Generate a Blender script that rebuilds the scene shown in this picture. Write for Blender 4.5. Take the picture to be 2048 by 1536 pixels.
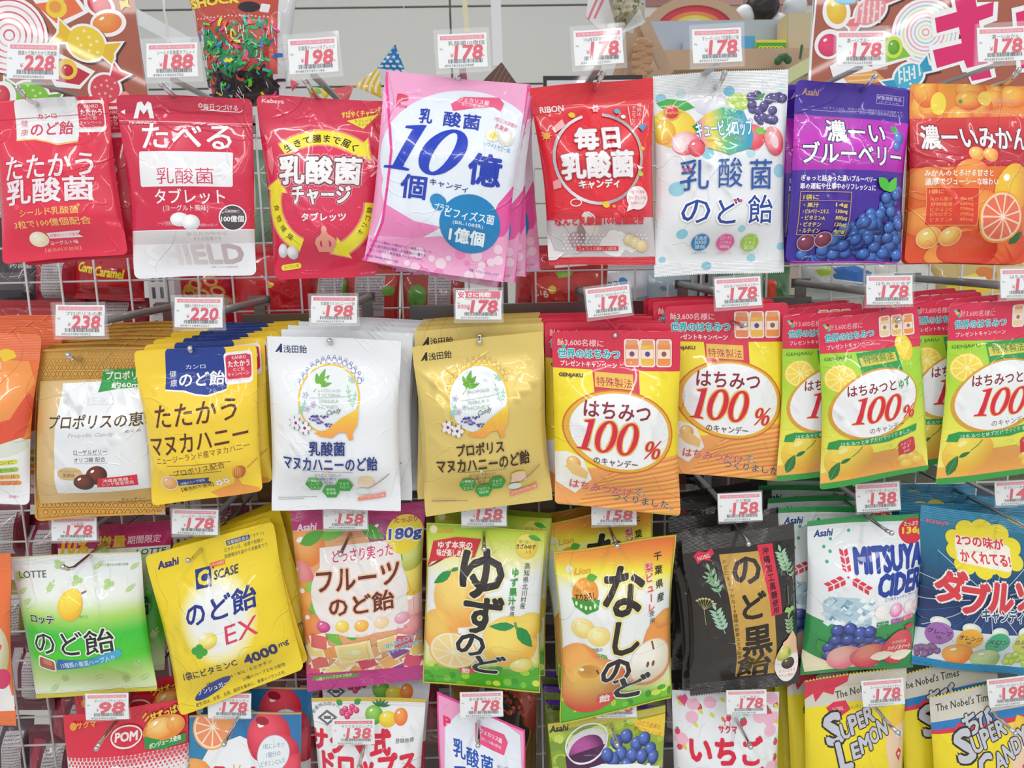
import bpy, math, random
import numpy as np
from mathutils import Vector, Matrix
from mathutils.geometry import tessellate_polygon

for _o in list(bpy.data.objects):
    bpy.data.objects.remove(_o)
SC = bpy.context.scene
COL = SC.collection
PI = math.pi

# ------------------------------------------------------------------ camera
FPX = 1590.0
CAM = np.array([0.0, 0.0, 1.42])
PITCH, YAW, ROLL = math.radians(10.0), math.radians(1.6), math.radians(1.2)
cd = bpy.data.cameras.new('camera')
cam = bpy.data.objects.new('camera', cd)
COL.objects.link(cam)
cd.sensor_width = 36.0
cd.lens = 36.0 * FPX / 2048.0
cd.clip_start = 0.05
cam.location = CAM
CM = Matrix.Rotation(-YAW, 3, 'Z') @ Matrix.Rotation(math.radians(90) - PITCH, 3, 'X') @ Matrix.Rotation(-ROLL, 3, 'Z')
cam.rotation_euler = CM.to_euler()
SC.camera = cam
RM = np.array(CM)
cd.dof.use_dof = True
cd.dof.focus_distance = 0.95
cd.dof.aperture_fstop = 16.0

# ------------------------------------------------------------------ light and exposure
world = bpy.data.worlds.new('shop_light')
SC.world = world
world.use_nodes = True
world.node_tree.nodes['Background'].inputs[0].default_value = (0.93, 0.97, 1.0, 1)
world.node_tree.nodes['Background'].inputs[1].default_value = 0.60
SC.view_settings.view_transform = 'Standard'
SC.view_settings.look = 'None'
SC.view_settings.gamma = 1.0
SC.view_settings.use_curve_mapping = False
SC.view_settings.exposure = -0.08
SC.cycles.max_bounces = 6
SC.cycles.transparent_max_bounces = 12
SC.cycles.caustics_reflective = False
SC.cycles.caustics_refractive = False
SC.cycles.sample_clamp_indirect = 3.0


def area(name, loc, target, sx, sy, power, col=(1, 0.99, 0.97)):
    l = bpy.data.lights.new(name, 'AREA')
    l.shape = 'RECTANGLE'
    l.size, l.size_y, l.energy, l.color = sx, sy, power, col
    o = bpy.data.objects.new(name, l)
    COL.objects.link(o)
    o.location = loc
    o.rotation_euler = (Vector(target) - Vector(loc)).to_track_quat('-Z', 'Y').to_euler()
    return o


# the shop's rows of ceiling tubes above and behind the shopper
area('ceiling_tube_light', (-0.85, -2.0, 2.7), (-0.85, -2.0, 0), 0.07, 5.0, 30)
area('ceiling_tube_light', (0.8, -2.0, 2.7), (0.8, -2.0, 0), 0.07, 5.0, 30)
area('ceiling_tube_light', (-2.6, -2.0, 2.7), (-2.6, -2.0, 0), 0.07, 5.0, 22)
area('ceiling_tube_light', (2.6, -2.0, 2.7), (2.6, -2.0, 0), 0.07, 5.0, 22)
area('ceiling_tube_light', (0.0, -1.6, 2.68), (0.0, 0.6, 1.3), 4.0, 0.09, 17)
area('ceiling_tube_light', (0.0, 2.9, 3.2), (0.0, 2.6, 0.0), 3.6, 0.3, 20)


# ------------------------------------------------------------------ helpers
def px2w(x, y, Y):
    """World point at depth Y (metres in front of the camera along the aisle) seen at photograph pixel x, y."""
    d = RM @ np.array([(x - 1024.0) / FPX, -(y - 768.0) / FPX, -1.0])
    return CAM + d * (Y / d[1])


def lin(c):
    if isinstance(c, str):
        c = c.lstrip('#')
        if len(c) == 3:
            c = ''.join(k * 2 for k in c)
        c = [int(c[i:i + 2], 16) / 255.0 for i in (0, 2, 4)]
    c = np.asarray(c, float)
    return np.where(c <= 0.04045, c / 12.92, ((c + 0.055) / 1.055) ** 2.4)


def tag(o, label=None, cat=None, group=None, kind=None):
    if label: o['label'] = label
    if cat: o['category'] = cat
    if group: o['group'] = group
    if kind: o['kind'] = kind
    return o


MATS = {}


def mat(name, col=(0.8, 0.8, 0.8), rough=0.5, metal=0.0, coat=0.0, alpha=1.0, emit=None, noise=0.0, nscale=60, bump=0.0, bscale=80, trans=0.0):
    if name in MATS: return MATS[name]
    m = bpy.data.materials.new(name)
    m.use_nodes = True
    nt = m.node_tree
    b = nt.nodes['Principled BSDF']
    c = tuple(lin(col)) + (1,)
    b.inputs['Base Color'].default_value = c
    b.inputs['Roughness'].default_value = rough
    b.inputs['Metallic'].default_value = metal
    b.inputs['Coat Weight'].default_value = coat
    b.inputs['Alpha'].default_value = alpha
    b.inputs['Transmission Weight'].default_value = trans
    if emit:
        b.inputs['Emission Color'].default_value = c
        b.inputs['Emission Strength'].default_value = emit
    tc = nt.nodes.new('ShaderNodeTexCoord')
    if noise:
        n = nt.nodes.new('ShaderNodeTexNoise'); n.inputs['Scale'].default_value = nscale
        nt.links.new(tc.outputs['Object'], n.inputs['Vector'])
        mx = nt.nodes.new('ShaderNodeMix'); mx.data_type = 'RGBA'; mx.blend_type = 'MULTIPLY'
        mx.inputs['Factor'].default_value = noise
        mx.inputs[6].default_value = c
        nt.links.new(n.outputs['Color'], mx.inputs[7])
        nt.links.new(mx.outputs[2], b.inputs['Base Color'])
    if bump:
        n = nt.nodes.new('ShaderNodeTexNoise'); n.inputs['Scale'].default_value = bscale
        nt.links.new(tc.outputs['Object'], n.inputs['Vector'])
        bp = nt.nodes.new('ShaderNodeBump'); bp.inputs['Strength'].default_value = bump; bp.inputs['Distance'].default_value = 0.002
        nt.links.new(n.outputs['Fac'], bp.inputs['Height'])
        nt.links.new(bp.outputs['Normal'], b.inputs['Normal'])
    MATS[name] = m
    return m


def film_mat(rough=0.25, metal=0.0, crimp=False, crinkle=0.5, coat=0.6):
    """Printed packaging film: colour from the print, relief from noise, crimp ridges on the heat seals."""
    key = 'film_%g_%g_%d_%g_%g' % (rough, metal, crimp, crinkle, coat)
    if key in MATS: return MATS[key]
    m = bpy.data.materials.new('printed_film')
    m.use_nodes = True
    nt = m.node_tree
    L = nt.links.new
    b = nt.nodes['Principled BSDF']
    at = nt.nodes.new('ShaderNodeAttribute'); at.attribute_name = 'ink'
    L(at.outputs['Color'], b.inputs['Base Color'])
    b.inputs['Roughness'].default_value = rough + .12
    b.inputs['Specular IOR Level'].default_value = .35
    b.inputs['Metallic'].default_value = metal
    b.inputs['Coat Weight'].default_value = coat
    b.inputs['Coat Roughness'].default_value = 0.035
    uv = nt.nodes.new('ShaderNodeAttribute'); uv.attribute_name = 'flat'
    last = None
    if crinkle:
        def nz(scale, det, dist):
            n = nt.nodes.new('ShaderNodeTexNoise')
            n.inputs['Scale'].default_value = scale; n.inputs['Detail'].default_value = det; n.inputs['Distortion'].default_value = dist
            L(uv.outputs['Vector'], n.inputs['Vector'])
            return n.outputs['Fac']

        def rng(src, a0, a1, b0, b1):
            r = nt.nodes.new('ShaderNodeMapRange'); r.interpolation_type = 'SMOOTHSTEP'
            for k, v in zip(('From Min', 'From Max', 'To Min', 'To Max'), (a0, a1, b0, b1)): r.inputs[k].default_value = v
            L(src, r.inputs['Value'])
            return r.outputs['Result']

        def mth(op, a, b):
            m_ = nt.nodes.new('ShaderNodeMath'); m_.operation = op
            for i, k in enumerate((a, b)):
                if isinstance(k, (int, float)): m_.inputs[i].default_value = k
                elif k is not None: L(k, m_.inputs[i])
            return m_.outputs[0]
        # thin meandering film folds along the contour of a slow noise, broken up by a second one
        ridge = None
        for sc_, th in ((11, .012), (23, .02)):
            q = mth('MULTIPLY', rng(mth('ABSOLUTE', mth('SUBTRACT', nz(sc_, .5, .9), .5), None), 0, th, 1, 0), rng(nz(sc_ * 1.3, 1, 0), .47, .6, 0, 1))
            ridge = q if ridge is None else mth('ADD', ridge, mth('MULTIPLY', q, .5))
        hgt = mth('ADD', ridge, mth('MULTIPLY', nz(20, 1.5, .6), 1.6))
        bp = nt.nodes.new('ShaderNodeBump'); bp.inputs['Strength'].default_value = min(1, crinkle * 1.1); bp.inputs['Distance'].default_value = 0.0013
        L(hgt, bp.inputs['Height'])
        last = bp
    if crimp:
        w = nt.nodes.new('ShaderNodeTexWave'); w.bands_direction = 'Y'
        w.inputs['Scale'].default_value = 190; w.inputs['Distortion'].default_value = 0.3
        L(uv.outputs['Vector'], w.inputs['Vector'])
        bp = nt.nodes.new('ShaderNodeBump'); bp.inputs['Strength'].default_value = 0.5; bp.inputs['Distance'].default_value = 0.0009
        L(w.outputs['Fac'], bp.inputs['Height'])
        if last: L(last.outputs['Normal'], bp.inputs['Normal'])
        last = bp
    if last:
        L(last.outputs['Normal'], b.inputs['Normal'])
        L(last.outputs['Normal'], b.inputs['Coat Normal'])
    MATS[key] = m
    return m


def raw_mesh(name, V, F, m=None, smooth=False):
    me = bpy.data.meshes.new(name)
    me.from_pydata([tuple(map(float, v)) for v in V], [], F)
    if m:
        for k in (m if isinstance(m, (list, tuple)) else [m]): me.materials.append(k)
    if smooth: me.polygons.foreach_set('use_smooth', [True] * len(me.polygons))
    me.update()
    return me


def link(name, me, parent=None, loc=None):
    o = bpy.data.objects.new(name, me)
    COL.objects.link(o)
    if parent is not None: o.parent = parent
    if loc is not None: o.location = tuple(map(float, loc))
    return o


def box_vf(x0, x1, y0, y1, z0, z1, V=None, F=None):
    V = [] if V is None else V
    F = [] if F is None else F
    n = len(V)
    V += [(x0, y0, z0), (x1, y0, z0), (x1, y1, z0), (x0, y1, z0), (x0, y0, z1), (x1, y0, z1), (x1, y1, z1), (x0, y1, z1)]
    F += [tuple(n + i for i in f) for f in ((0, 3, 2, 1), (4, 5, 6, 7), (0, 1, 5, 4), (1, 2, 6, 5), (2, 3, 7, 6), (3, 0, 4, 7))]
    return V, F


def bar_vf(a, b, w, h, V=None, F=None, up=(0, 0, 1)):
    """Rectangular bar from a to b, w wide and h high."""
    V = [] if V is None else V
    F = [] if F is None else F
    a, b = Vector(a), Vector(b)
    d = (b - a).normalized()
    s = d.cross(Vector(up)).normalized() * (w / 2)
    t = s.cross(d).normalized() * (h / 2)
    n = len(V)
    for p in (a, b):
        V += [p - s - t, p + s - t, p + s + t, p - s + t]
    F += [tuple(n + i for i in f) for f in ((0, 1, 2, 3), (7, 6, 5, 4), (0, 4, 5, 1), (1, 5, 6, 2), (2, 6, 7, 3), (3, 7, 4, 0))]
    return V, F


def tube_vf(pts, r, seg=10, V=None, F=None):
    V = [] if V is None else V
    F = [] if F is None else F
    pts = [Vector(p) for p in pts]
    base = len(V)
    rs = r if isinstance(r, (list, tuple)) else [r] * len(pts)
    ref = Vector((1, 0.03, 0.05))
    for i, p in enumerate(pts):
        d = (pts[min(i + 1, len(pts) - 1)] - pts[max(i - 1, 0)]).normalized()
        if abs(d.dot(ref)) > 0.95: ref = Vector((0, 0.1, 1))
        a = d.cross(ref).normalized(); b = d.cross(a).normalized()
        for k in range(seg):
            t = 2 * PI * k / seg
            V.append(p + (a * math.cos(t) + b * math.sin(t)) * rs[i])
    for i in range(len(pts) - 1):
        for k in range(seg):
            k2 = (k + 1) % seg
            F.append((base + i * seg + k, base + i * seg + k2, base + (i + 1) * seg + k2, base + (i + 1) * seg + k))
    F.append(tuple(base + k for k in range(seg))[::-1])
    F.append(tuple(base + (len(pts) - 1) * seg + k for k in range(seg)))
    return V, F


def ball_vf(c, r, V=None, F=None, seg=12, rings=8):
    V = [] if V is None else V
    F = [] if F is None else F
    b = len(V)
    r = r if isinstance(r, (list, tuple)) else (r, r, r)
    for i in range(rings + 1):
        ph = PI * i / rings
        for k in range(seg):
            t = 2 * PI * k / seg
            V.append((c[0] + r[0] * math.sin(ph) * math.cos(t), c[1] + r[1] * math.sin(ph) * math.sin(t), c[2] + r[2] * math.cos(ph)))
    for i in range(rings):
        for k in range(seg):
            k2 = (k + 1) % seg
            F.append((b + i * seg + k, b + (i + 1) * seg + k, b + (i + 1) * seg + k2, b + i * seg + k2))
    return V, F


# ------------------------------------------------------------------ lettering
_tc = bpy.data.curves.new('lettering', 'FONT')
_tc.dimensions = '2D'; _tc.fill_mode = 'FRONT'; _tc.resolution_u = 2
_to = bpy.data.objects.new('lettering', _tc)
_cache = {}


def glyphs(s, off=0.0, shear=0.0):
    """Triangles (n,3,2) of a string and its box without outline offset."""
    k = (s, off, shear)
    if k in _cache: return _cache[k]
    _tc.body = s; _tc.offset = off; _tc.shear = shear
    _tc.resolution_u = 2 if len(s) < 10 else 1
    m = _to.to_mesh()
    m.calc_loop_triangles()
    n, t = len(m.vertices), len(m.loop_triangles)
    if n == 0 or t == 0:
        _to.to_mesh_clear(); _cache[k] = np.zeros((0, 3, 2)); return _cache[k]
    co = np.empty(n * 3); m.vertices.foreach_get('co', co)
    tr = np.empty(t * 3, dtype=np.int32); m.loop_triangles.foreach_get('vertices', tr)
    _to.to_mesh_clear()
    r = co.reshape(-1, 3)[tr.reshape(-1, 3)][:, :, :2]
    _cache[k] = r
    return r


def hgrad(*st):
    """colour stops down the photograph: (y, colour) ..."""
    ys = np.array([s[0] for s in st], float); cs = np.array([lin(s[1]) for s in st])
    return lambda x, y: np.stack([np.interp(y, ys, cs[:, k]) for k in range(3)], -1)


def vgrad(*st):
    xs = np.array([s[0] for s in st], float); cs = np.array([lin(s[1]) for s in st])
    return lambda x, y: np.stack([np.interp(x, xs, cs[:, k]) for k in range(3)], -1)


def rgrad(cx, cy, rx, ry, *st):
    ts = np.array([s[0] for s in st], float); cs = np.array([lin(s[1]) for s in st])
    def f(x, y):
        t = np.hypot((x - cx) / rx, (y - cy) / ry)
        return np.stack([np.interp(t, ts, cs[:, k]) for k in range(3)], -1)
    return f


def ell(cx, cy, rx, ry, rot=0, n=28, a0=0, a1=360):
    r = math.radians(rot); out = []
    for i in range(n + (a1 - a0 < 360)):
        t = math.radians(a0 + (a1 - a0) * i / n)
        x, y = rx * math.cos(t), ry * math.sin(t)
        out.append((cx + x * math.cos(r) - y * math.sin(r), cy + x * math.sin(r) + y * math.cos(r)))
    return out


def split(T, axis, val):
    """Cut triangles T (n,3,k) along coordinate axis = val."""
    c = T[:, :, axis] - val
    c = np.where(np.abs(c) < 1e-7, 0.0, c)
    mask = (c.max(1) > 0) & (c.min(1) < 0)
    if not mask.any(): return T
    keep, X, c = T[~mask], T[mask], c[mask]
    sg = np.sign(c).astype(int)
    pos, neg = (sg > 0).sum(1), (sg < 0).sum(1)
    lone = np.where((pos == 1) & (neg == 2), (sg > 0).argmax(1), np.where((neg == 1) & (pos == 2), (sg < 0).argmax(1), (sg == 0).argmax(1)))
    r = np.arange(len(X))
    i0, i1, i2 = lone, (lone + 1) % 3, (lone + 2) % 3
    A, B, C = X[r, i0], X[r, i1], X[r, i2]
    a, b, d = c[r, i0], c[r, i1], c[r, i2]
    z = sg[r, i0] == 0
    out = [keep]
    if z.any():
        Az, Bz, Cz = A[z], B[z], C[z]
        t = (b[z] / (b[z] - d[z]))[:, None]
        M = Bz + (Cz - Bz) * t
        out += [np.stack([Az, Bz, M], 1), np.stack([Az, M, Cz], 1)]
    n = ~z
    if n.any():
        A, B, C, a, b, d = A[n], B[n], C[n], a[n], b[n], d[n]
        P = A + (B - A) * (a / (a - b))[:, None]
        Q = A + (C - A) * (a / (a - d))[:, None]
        out += [np.stack([A, P, Q], 1), np.stack([P, B, C], 1), np.stack([P, C, Q], 1)]
    return np.concatenate(out)


class Design:
    """Flat print of one pack, drawn in photograph pixels over its four corners and then draped on the pack."""

    def __init__(s, c, base='#ffffff'):
        s.c = np.array(c, float)            # TL TR BR BL
        TL, TR, BR, BL = s.c
        s.W = (np.linalg.norm(TR - TL) + np.linalg.norm(BR - BL)) / 2
        s.H = (np.linalg.norm(BL - TL) + np.linalg.norm(BR - TR)) / 2
        s.basecol = base
        s.it = []
        s.cols = []
        s.lay = 0
        s.xy = lambda p: tuple(s.uv(*p))

    def uv(s, x, y):
        TL, TR, BR, BL = s.c
        u = v = 0.5
        for _ in range(8):
            p = (TL * (1 - u) + TR * u) * (1 - v) + (BL * (1 - u) + BR * u) * v
            du = (TR - TL) * (1 - v) + (BR - BL) * v
            dv = (BL - TL) * (1 - u) + (BR - TR) * u
            e = np.array([x, y]) - p
            det = du[0] * dv[1] - du[1] * dv[0]
            u += (e[0] * dv[1] - e[1] * dv[0]) / det
            v += (du[0] * e[1] - du[1] * e[0]) / det
        return u, v

    def px(s, uv):
        TL, TR, BR, BL = s.c
        u, v = uv[..., 0:1], uv[..., 1:2]
        return (TL * (1 - u) + TR * u) * (1 - v) + (BL * (1 - u) + BR * u) * v

    def add(s, T, col, same=False):
        """T (n,3,2) in uv."""
        if len(T) == 0: return
        if not same: s.lay += 1
        s.cols.append(col if callable(col) else lin(col))
        T = np.asarray(T, float)
        e = np.empty((len(T), 3, 2)); e[..., 0] = s.lay; e[..., 1] = len(s.cols) - 1
        s.it.append(np.concatenate([T, e], -1))

    def poly(s, loops, col):
        """loops: lists of photograph points, the first the outline, the others holes."""
        if not isinstance(loops[0][0], (tuple, list)): loops = [loops]
        L = [[Vector((*s.uv(*p), 0)) for p in lp] for lp in loops]
        pts = [p for lp in L for p in lp]
        tr = tessellate_polygon(L)
        s.add(np.array([[pts[i][:2] for i in t] for t in tr]), col)

    P = poly

    def loc(s, loops, cx, cy, col, rot=0):
        """loops in pack-aligned pixels about the photograph point cx, cy."""
        u, v = s.uv(cx, cy)
        r = math.radians(rot); c_, s_ = math.cos(r), math.sin(r)
        if not isinstance(loops[0][0], (tuple, list)): loops = [loops]
        L = [[Vector((u + (x * c_ - y * s_) / s.W, v + (x * s_ + y * c_) / s.H, 0)) for x, y in lp] for lp in loops]
        pts = [p for lp in L for p in lp]
        s.add(np.array([[pts[i][:2] for i in t] for t in tessellate_polygon(L)]), col)

    def R(s, cx, cy, w, h, col, rad=0, rot=0):
        if rad:
            rad = min(rad, w / 2 - .01, h / 2 - .01); pts = []
            for (sx, sy, a) in ((1, 1, 0), (-1, 1, 90), (-1, -1, 180), (1, -1, 270)):
                for k in range(5):
                    t = math.radians(a + 22.5 * k)
                    pts.append((sx * (w / 2 - rad) + rad * math.cos(t), sy * (h / 2 - rad) + rad * math.sin(t)))
        else:
            pts = [(-w / 2, -h / 2), (w / 2, -h / 2), (w / 2, h / 2), (-w / 2, h / 2)]
        s.loc(pts, cx, cy, col, rot)

    def frame(s, cx, cy, w, h, t, col):
        o = [(-w / 2, -h / 2), (w / 2, -h / 2), (w / 2, h / 2), (-w / 2, h / 2)]
        i = [(x * (1 - 2 * t / w), y * (1 - 2 * t / h)) for x, y in o]
        s.loc([o, i], cx, cy, col)

    def band(s, v0, v1, col, u0=0, u1=1):
        q = [(u0, v0), (u1, v0), (u1, v1), (u0, v1)]
        s.add(np.array([[q[0], q[1], q[2]], [q[0], q[2], q[3]]]), col)

    def E(s, cx, cy, rx, ry, col, rot=0, n=28):
        u, v = s.uv(cx, cy)
        p = ell(0, 0, rx, ry, rot, n)
        q = [(u + x / s.W, v + y / s.H) for x, y in p]
        s.add(np.array([[(u, v), q[i], q[(i + 1) % n]] for i in range(n)]), col)

    def ring(s, cx, cy, rx, ry, t, col, rot=0, a0=0, a1=360, n=36):
        o = ell(0, 0, rx, ry, rot, n, a0, a1); i = ell(0, 0, rx - t, ry - t, rot, n, a0, a1)
        u, v = s.uv(cx, cy)
        o = [(u + x / s.W, v + y / s.H) for x, y in o]; i = [(u + x / s.W, v + y / s.H) for x, y in i]
        m = len(o) if a1 - a0 >= 360 else len(o) - 1
        T = []
        for k in range(m):
            k2 = (k + 1) % len(o)
            T += [[o[k], o[k2], i[k2]], [o[k], i[k2], i[k]]]
        s.add(np.array(T), col)

    def ball(s, cx, cy, rx, ry, c0, c1, rot=0, hl='#ffffff', n=24):
        """printed round fruit or sweet: light centre, darker rim, small gloss."""
        s.E(cx, cy, rx, ry, rgrad(cx - rx * .25, cy - ry * .3, rx * 1.35, ry * 1.35, (0, c0), (.3, c0), (.9, c1)), rot, n)
        if hl: s.E(cx - rx * .35, cy - ry * .45, rx * .2, ry * .13, hl, -30, 8)

    def L(s, pts, w, col):
        q = []
        n = len(pts)
        for i in range(n):
            a = pts[max(i - 1, 0)]; b = pts[min(i + 1, n - 1)]
            dx, dy = b[0] - a[0], b[1] - a[1]; l = math.hypot(dx, dy) or 1
            q.append((-dy / l * w / 2, dx / l * w / 2))
        o = [s.uv(p[0] + k[0], p[1] + k[1]) for p, k in zip(pts, q)]
        i_ = [s.uv(p[0] - k[0], p[1] - k[1]) for p, k in zip(pts, q)]
        T = []
        for k in range(n - 1):
            T += [[o[k], o[k + 1], i_[k + 1]], [o[k], i_[k + 1], i_[k]]]
        s.add(np.array(T), col)

    def leaf(s, x0, y0, x1, y1, w, col, vein=None):
        dx, dy = x1 - x0, y1 - y0; l = math.hypot(dx, dy); nx, ny = -dy / l, dx / l
        ts = (0, .15, .35, .6, .85, 1); ws = (0, .6, 1, .9, .42, 0)
        a = [(x0 + dx * t + nx * w * k / 2, y0 + dy * t + ny * w * k / 2) for t, k in zip(ts, ws)]
        b = [(x0 + dx * t - nx * w * k / 2, y0 + dy * t - ny * w * k / 2) for t, k in zip(ts[1:-1], ws[1:-1])]
        s.P(a + b[::-1], col)
        if vein: s.L([(x0, y0), (x1, y1)], max(.8, w * .06), vein)

    def sprig(s, x0, y0, x1, y1, n, sz, col):
        dx, dy = x1 - x0, y1 - y0; l = math.hypot(dx, dy); ux, uy = dx / l, dy / l
        s.L([(x0, y0), (x1, y1)], 1.4, col)
        for i in range(n):
            t = .2 + .8 * i / n; px_, py_ = x0 + dx * t, y0 + dy * t
            for sg in (-1, 1):
                s.leaf(px_, py_, px_ + sz * (ux * .7 - uy * sg * .8), py_ + sz * (uy * .7 + ux * sg * .8), sz * .4, col)
        s.leaf(x1, y1, x1 + ux * sz, y1 + uy * sz, sz * .4, col)

    def citrus(s, cx, cy, r, rind, pith, flesh, ry=None, n=10, rot=0):
        ry = ry or r
        s.E(cx, cy, r, ry, rind, 0, 30); s.E(cx, cy, r * .93, ry * .93, pith, 0, 30)
        for k in range(n):
            a = 2 * PI * k / n + rot; b = 2 * PI / n * .42
            pts = [(r * .1 * math.cos(a), ry * .1 * math.sin(a))]
            for j in range(4):
                t = a - b + 2 * b * j / 3
                pts.append((r * .85 * math.cos(t), ry * .85 * math.sin(t)))
            s.loc(pts, cx, cy, flesh)

    def flower(s, cx, cy, r, col, mid, n=5, rot=0):
        for k in range(n):
            a = 2 * PI * k / n + rot
            s.E(cx + r * .58 * math.cos(a), cy + r * .58 * math.sin(a), r * .46, r * .34, col, math.degrees(a), 10)
        s.E(cx, cy, r * .24, r * .24, mid, 0, 8)

    def T(s, t, cx, cy, w=None, h=None, col='#000', b=0.0, sh=0.0, o=None, o2=None, rot=0):
        """lettering centred on the photograph point cx, cy, w x h pixels, aligned with the pack."""
        g = glyphs(t, 0.0, sh)
        if len(g) == 0: return
        mn, mx = g.reshape(-1, 2).min(0), g.reshape(-1, 2).max(0)
        gw, gh = mx - mn
        if w is None: w = gw * h / gh
        if h is None: h = gh * w / gw
        mid = (mn + mx) / 2
        sx, sy = w / gw, h / gh
        u, v = s.uv(cx, cy)
        r = math.radians(rot); c_, s_ = math.cos(r), math.sin(r)
        if h < 9: b = 0.0
        b = min(b, .066)
        if o: o = (min(o[0], .13), o[1])
        for off, cl in ([(o2[0], o2[1])] if o2 else []) + ([(o[0], o[1])] if o else []) + [(b, col)]:
            x = (g[..., 0] - mid[0]) * sx; y = -(g[..., 1] - mid[1]) * sy
            s.fat(x * c_ - y * s_, x * s_ + y * c_, u, v, off * (sx + sy) / 2, cl)

    def fat(s, x, y, u, v, off, cl):
        """letters thickened by off pixels: shifted copies, each a hair above the last."""
        off *= .85
        n = 0 if off <= .25 else (3 if off < .8 else 4 if off < 1.6 else 6 if off < 3 else 8)
        for k in range(max(n, 1)):
            a = 2 * PI * (k + .5) / n if n else 0
            dx, dy = (off * math.cos(a), off * math.sin(a)) if n else (0, 0)
            s.add(np.stack([u + (x + dx) / s.W, v + (y + dy) / s.H], -1), cl, same=k > 0)
            s.it[-1][..., 2] += .12 * k

    def V(s, t, x0, y0, x1, y1, size, col='#000', b=0.0, o=None, w=None):
        n = len(t)
        if o:
            for i, ch in enumerate(t):
                f = i / max(n - 1, 1); s._ch(ch, x0 + (x1 - x0) * f, y0 + (y1 - y0) * f, size, o[1], o[0])
        for i, ch in enumerate(t):
            f = i / max(n - 1, 1); s._ch(ch, x0 + (x1 - x0) * f, y0 + (y1 - y0) * f, size, col, b)

    def _ch(s, ch, x, y, size, col, b=0.0, rot=0.0):
        q = glyphs(ch, 0.0, 0.0)
        if len(q) == 0: return
        if size < 9: b = 0
        mn, mx = q.reshape(-1, 2).min(0), q.reshape(-1, 2).max(0)
        mid = np.array([(mn[0] + mx[0]) / 2, 0.37])
        if ch == 'ー': rot = rot + 90; mid = (mn + mx) / 2
        u, v = s.uv(x, y)
        r = math.radians(rot); c_, s_ = math.cos(r), math.sin(r)
        X = (q[..., 0] - mid[0]) * size; Y = -(q[..., 1] - mid[1]) * size
        s.fat(X * c_ - Y * s_, X * s_ + Y * c_, u, v, b * size, col)

    def arc(s, t, cx, cy, r, a0, a1, size, col, b=0.0, o=None, ry=None, inward=False):
        """letters on an arc, angles in degrees clockwise from straight up."""
        n = len(t); ry = ry or r
        for off, cl in ([(o[0], o[1])] if o else []) + [(b, col)]:
            for i, ch in enumerate(t):
                a = math.radians(a0 + (a1 - a0) * i / max(n - 1, 1))
                s._ch(ch, cx + r * math.sin(a), cy - ry * math.cos(a), size, cl, off, math.degrees(a) + (180 if inward else 0))

    def lines(s, x0, y0, x1, y1, n, col, th=1.2, seed=1, gap=None):
        """rows of tiny unreadable print as short dashes."""
        rd = random.Random(seed)
        T = []
        for i in range(n):
            y = y0 + (y1 - y0) * (i + .5) / n; x = x0
            xe = x1 if i < n - 1 else x0 + (x1 - x0) * .7
            while x < xe:
                w = rd.uniform(1.2, 3.5)
                a, b_, c, d = s.uv(x, y - th / 2), s.uv(x + w, y - th / 2), s.uv(x + w, y + th / 2), s.uv(x, y + th / 2)
                T += [[a, b_, c], [a, c, d]]
                x += w + rd.uniform(.8, 1.6)
        s.add(np.array(T), col)


def serif_num(d, txt, cx, cy, h, col, wsc=1.0, sh=0.22, rim=None, rot=0, thick=1.0, gap=0.03):
    """Italic high-contrast numerals 1, 0 and % drawn as outlines; h pixels tall."""
    for grow, cl in (([(rim[0], rim[1])] if rim else []) + [(0, col)]):
        x = 0.0; parts = []
        for ch in txt:
            if ch == '1':
                w = .42
                parts.append([[(x + .0, 1), (x + .42, 1), (x + .42, .955), (x + .3, .93), (x + .3, 0), (x + .24, 0), (x + .0, .07), (x + .0, .115), (x + .13, .12), (x + .13, .93), (x, .955)]])
            elif ch == '0':
                w = .66
                parts.append([ell(x + .33, .5, .33, .51, 0, 28), ell(x + .33, .5, .33 - .135 * thick, .44, 0, 22)])
            elif ch == '%':
                w = .5
                parts.append([ell(x + .13, .42 + .18, .13, .17, 0, 16), ell(x + .13, .42 + .18, .05, .12, 0, 12)])
                parts.append([ell(x + .40, 1 - .17, .13, .17, 0, 16), ell(x + .40, 1 - .17, .05, .12, 0, 12)])
                parts.append([[(x + .40, .42), (x + .46, .42), (x + .13, 1), (x + .07, 1)]])
            x += w + gap
        tot = x - gap
        for lp in parts:
            q = []
            for j, l in enumerate(lp):
                qq = [(((a - tot / 2) - (b - .5) * sh) * h * wsc, (b - .5) * h) for a, b in l]
                if grow:
                    mx_ = sum(p[0] for p in qq) / len(qq); my = sum(p[1] for p in qq) / len(qq)
                    sg = grow if j == 0 else -grow
                    qq = [(a + (sg * (1 if a > mx_ else -1)), b + (sg * (1 if b > my else -1))) for a, b in qq]
                q.append(qq)
            d.loc(q, cx, cy, cl, rot)


# ------------------------------------------------------------------ packs
def creases(rd, n, amp, H=1.0):
    out = []
    for i in range(n):
        k = rd.random()
        if k < .45:      # fan from the upper corners / hole
            x0, y0 = rd.choice([(.08, .12), (.92, .12), (.5, .1), (.15, .5)])
            x0 += rd.uniform(-.1, .1); a = math.atan2(rd.uniform(.3, .8), rd.uniform(-.6, .6) + (.5 - x0))
        else:
            x0, y0 = rd.uniform(.05, .95), rd.uniform(.15, .9); a = rd.uniform(0, 2 * PI)
        l = rd.uniform(.15, .5)
        out.append((x0, y0, x0 + l * math.cos(a), y0 + l * math.sin(a), rd.choice([-1, 1, 1]) * amp * rd.uniform(.4, 1), rd.uniform(.012, .035)))
    return out


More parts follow.
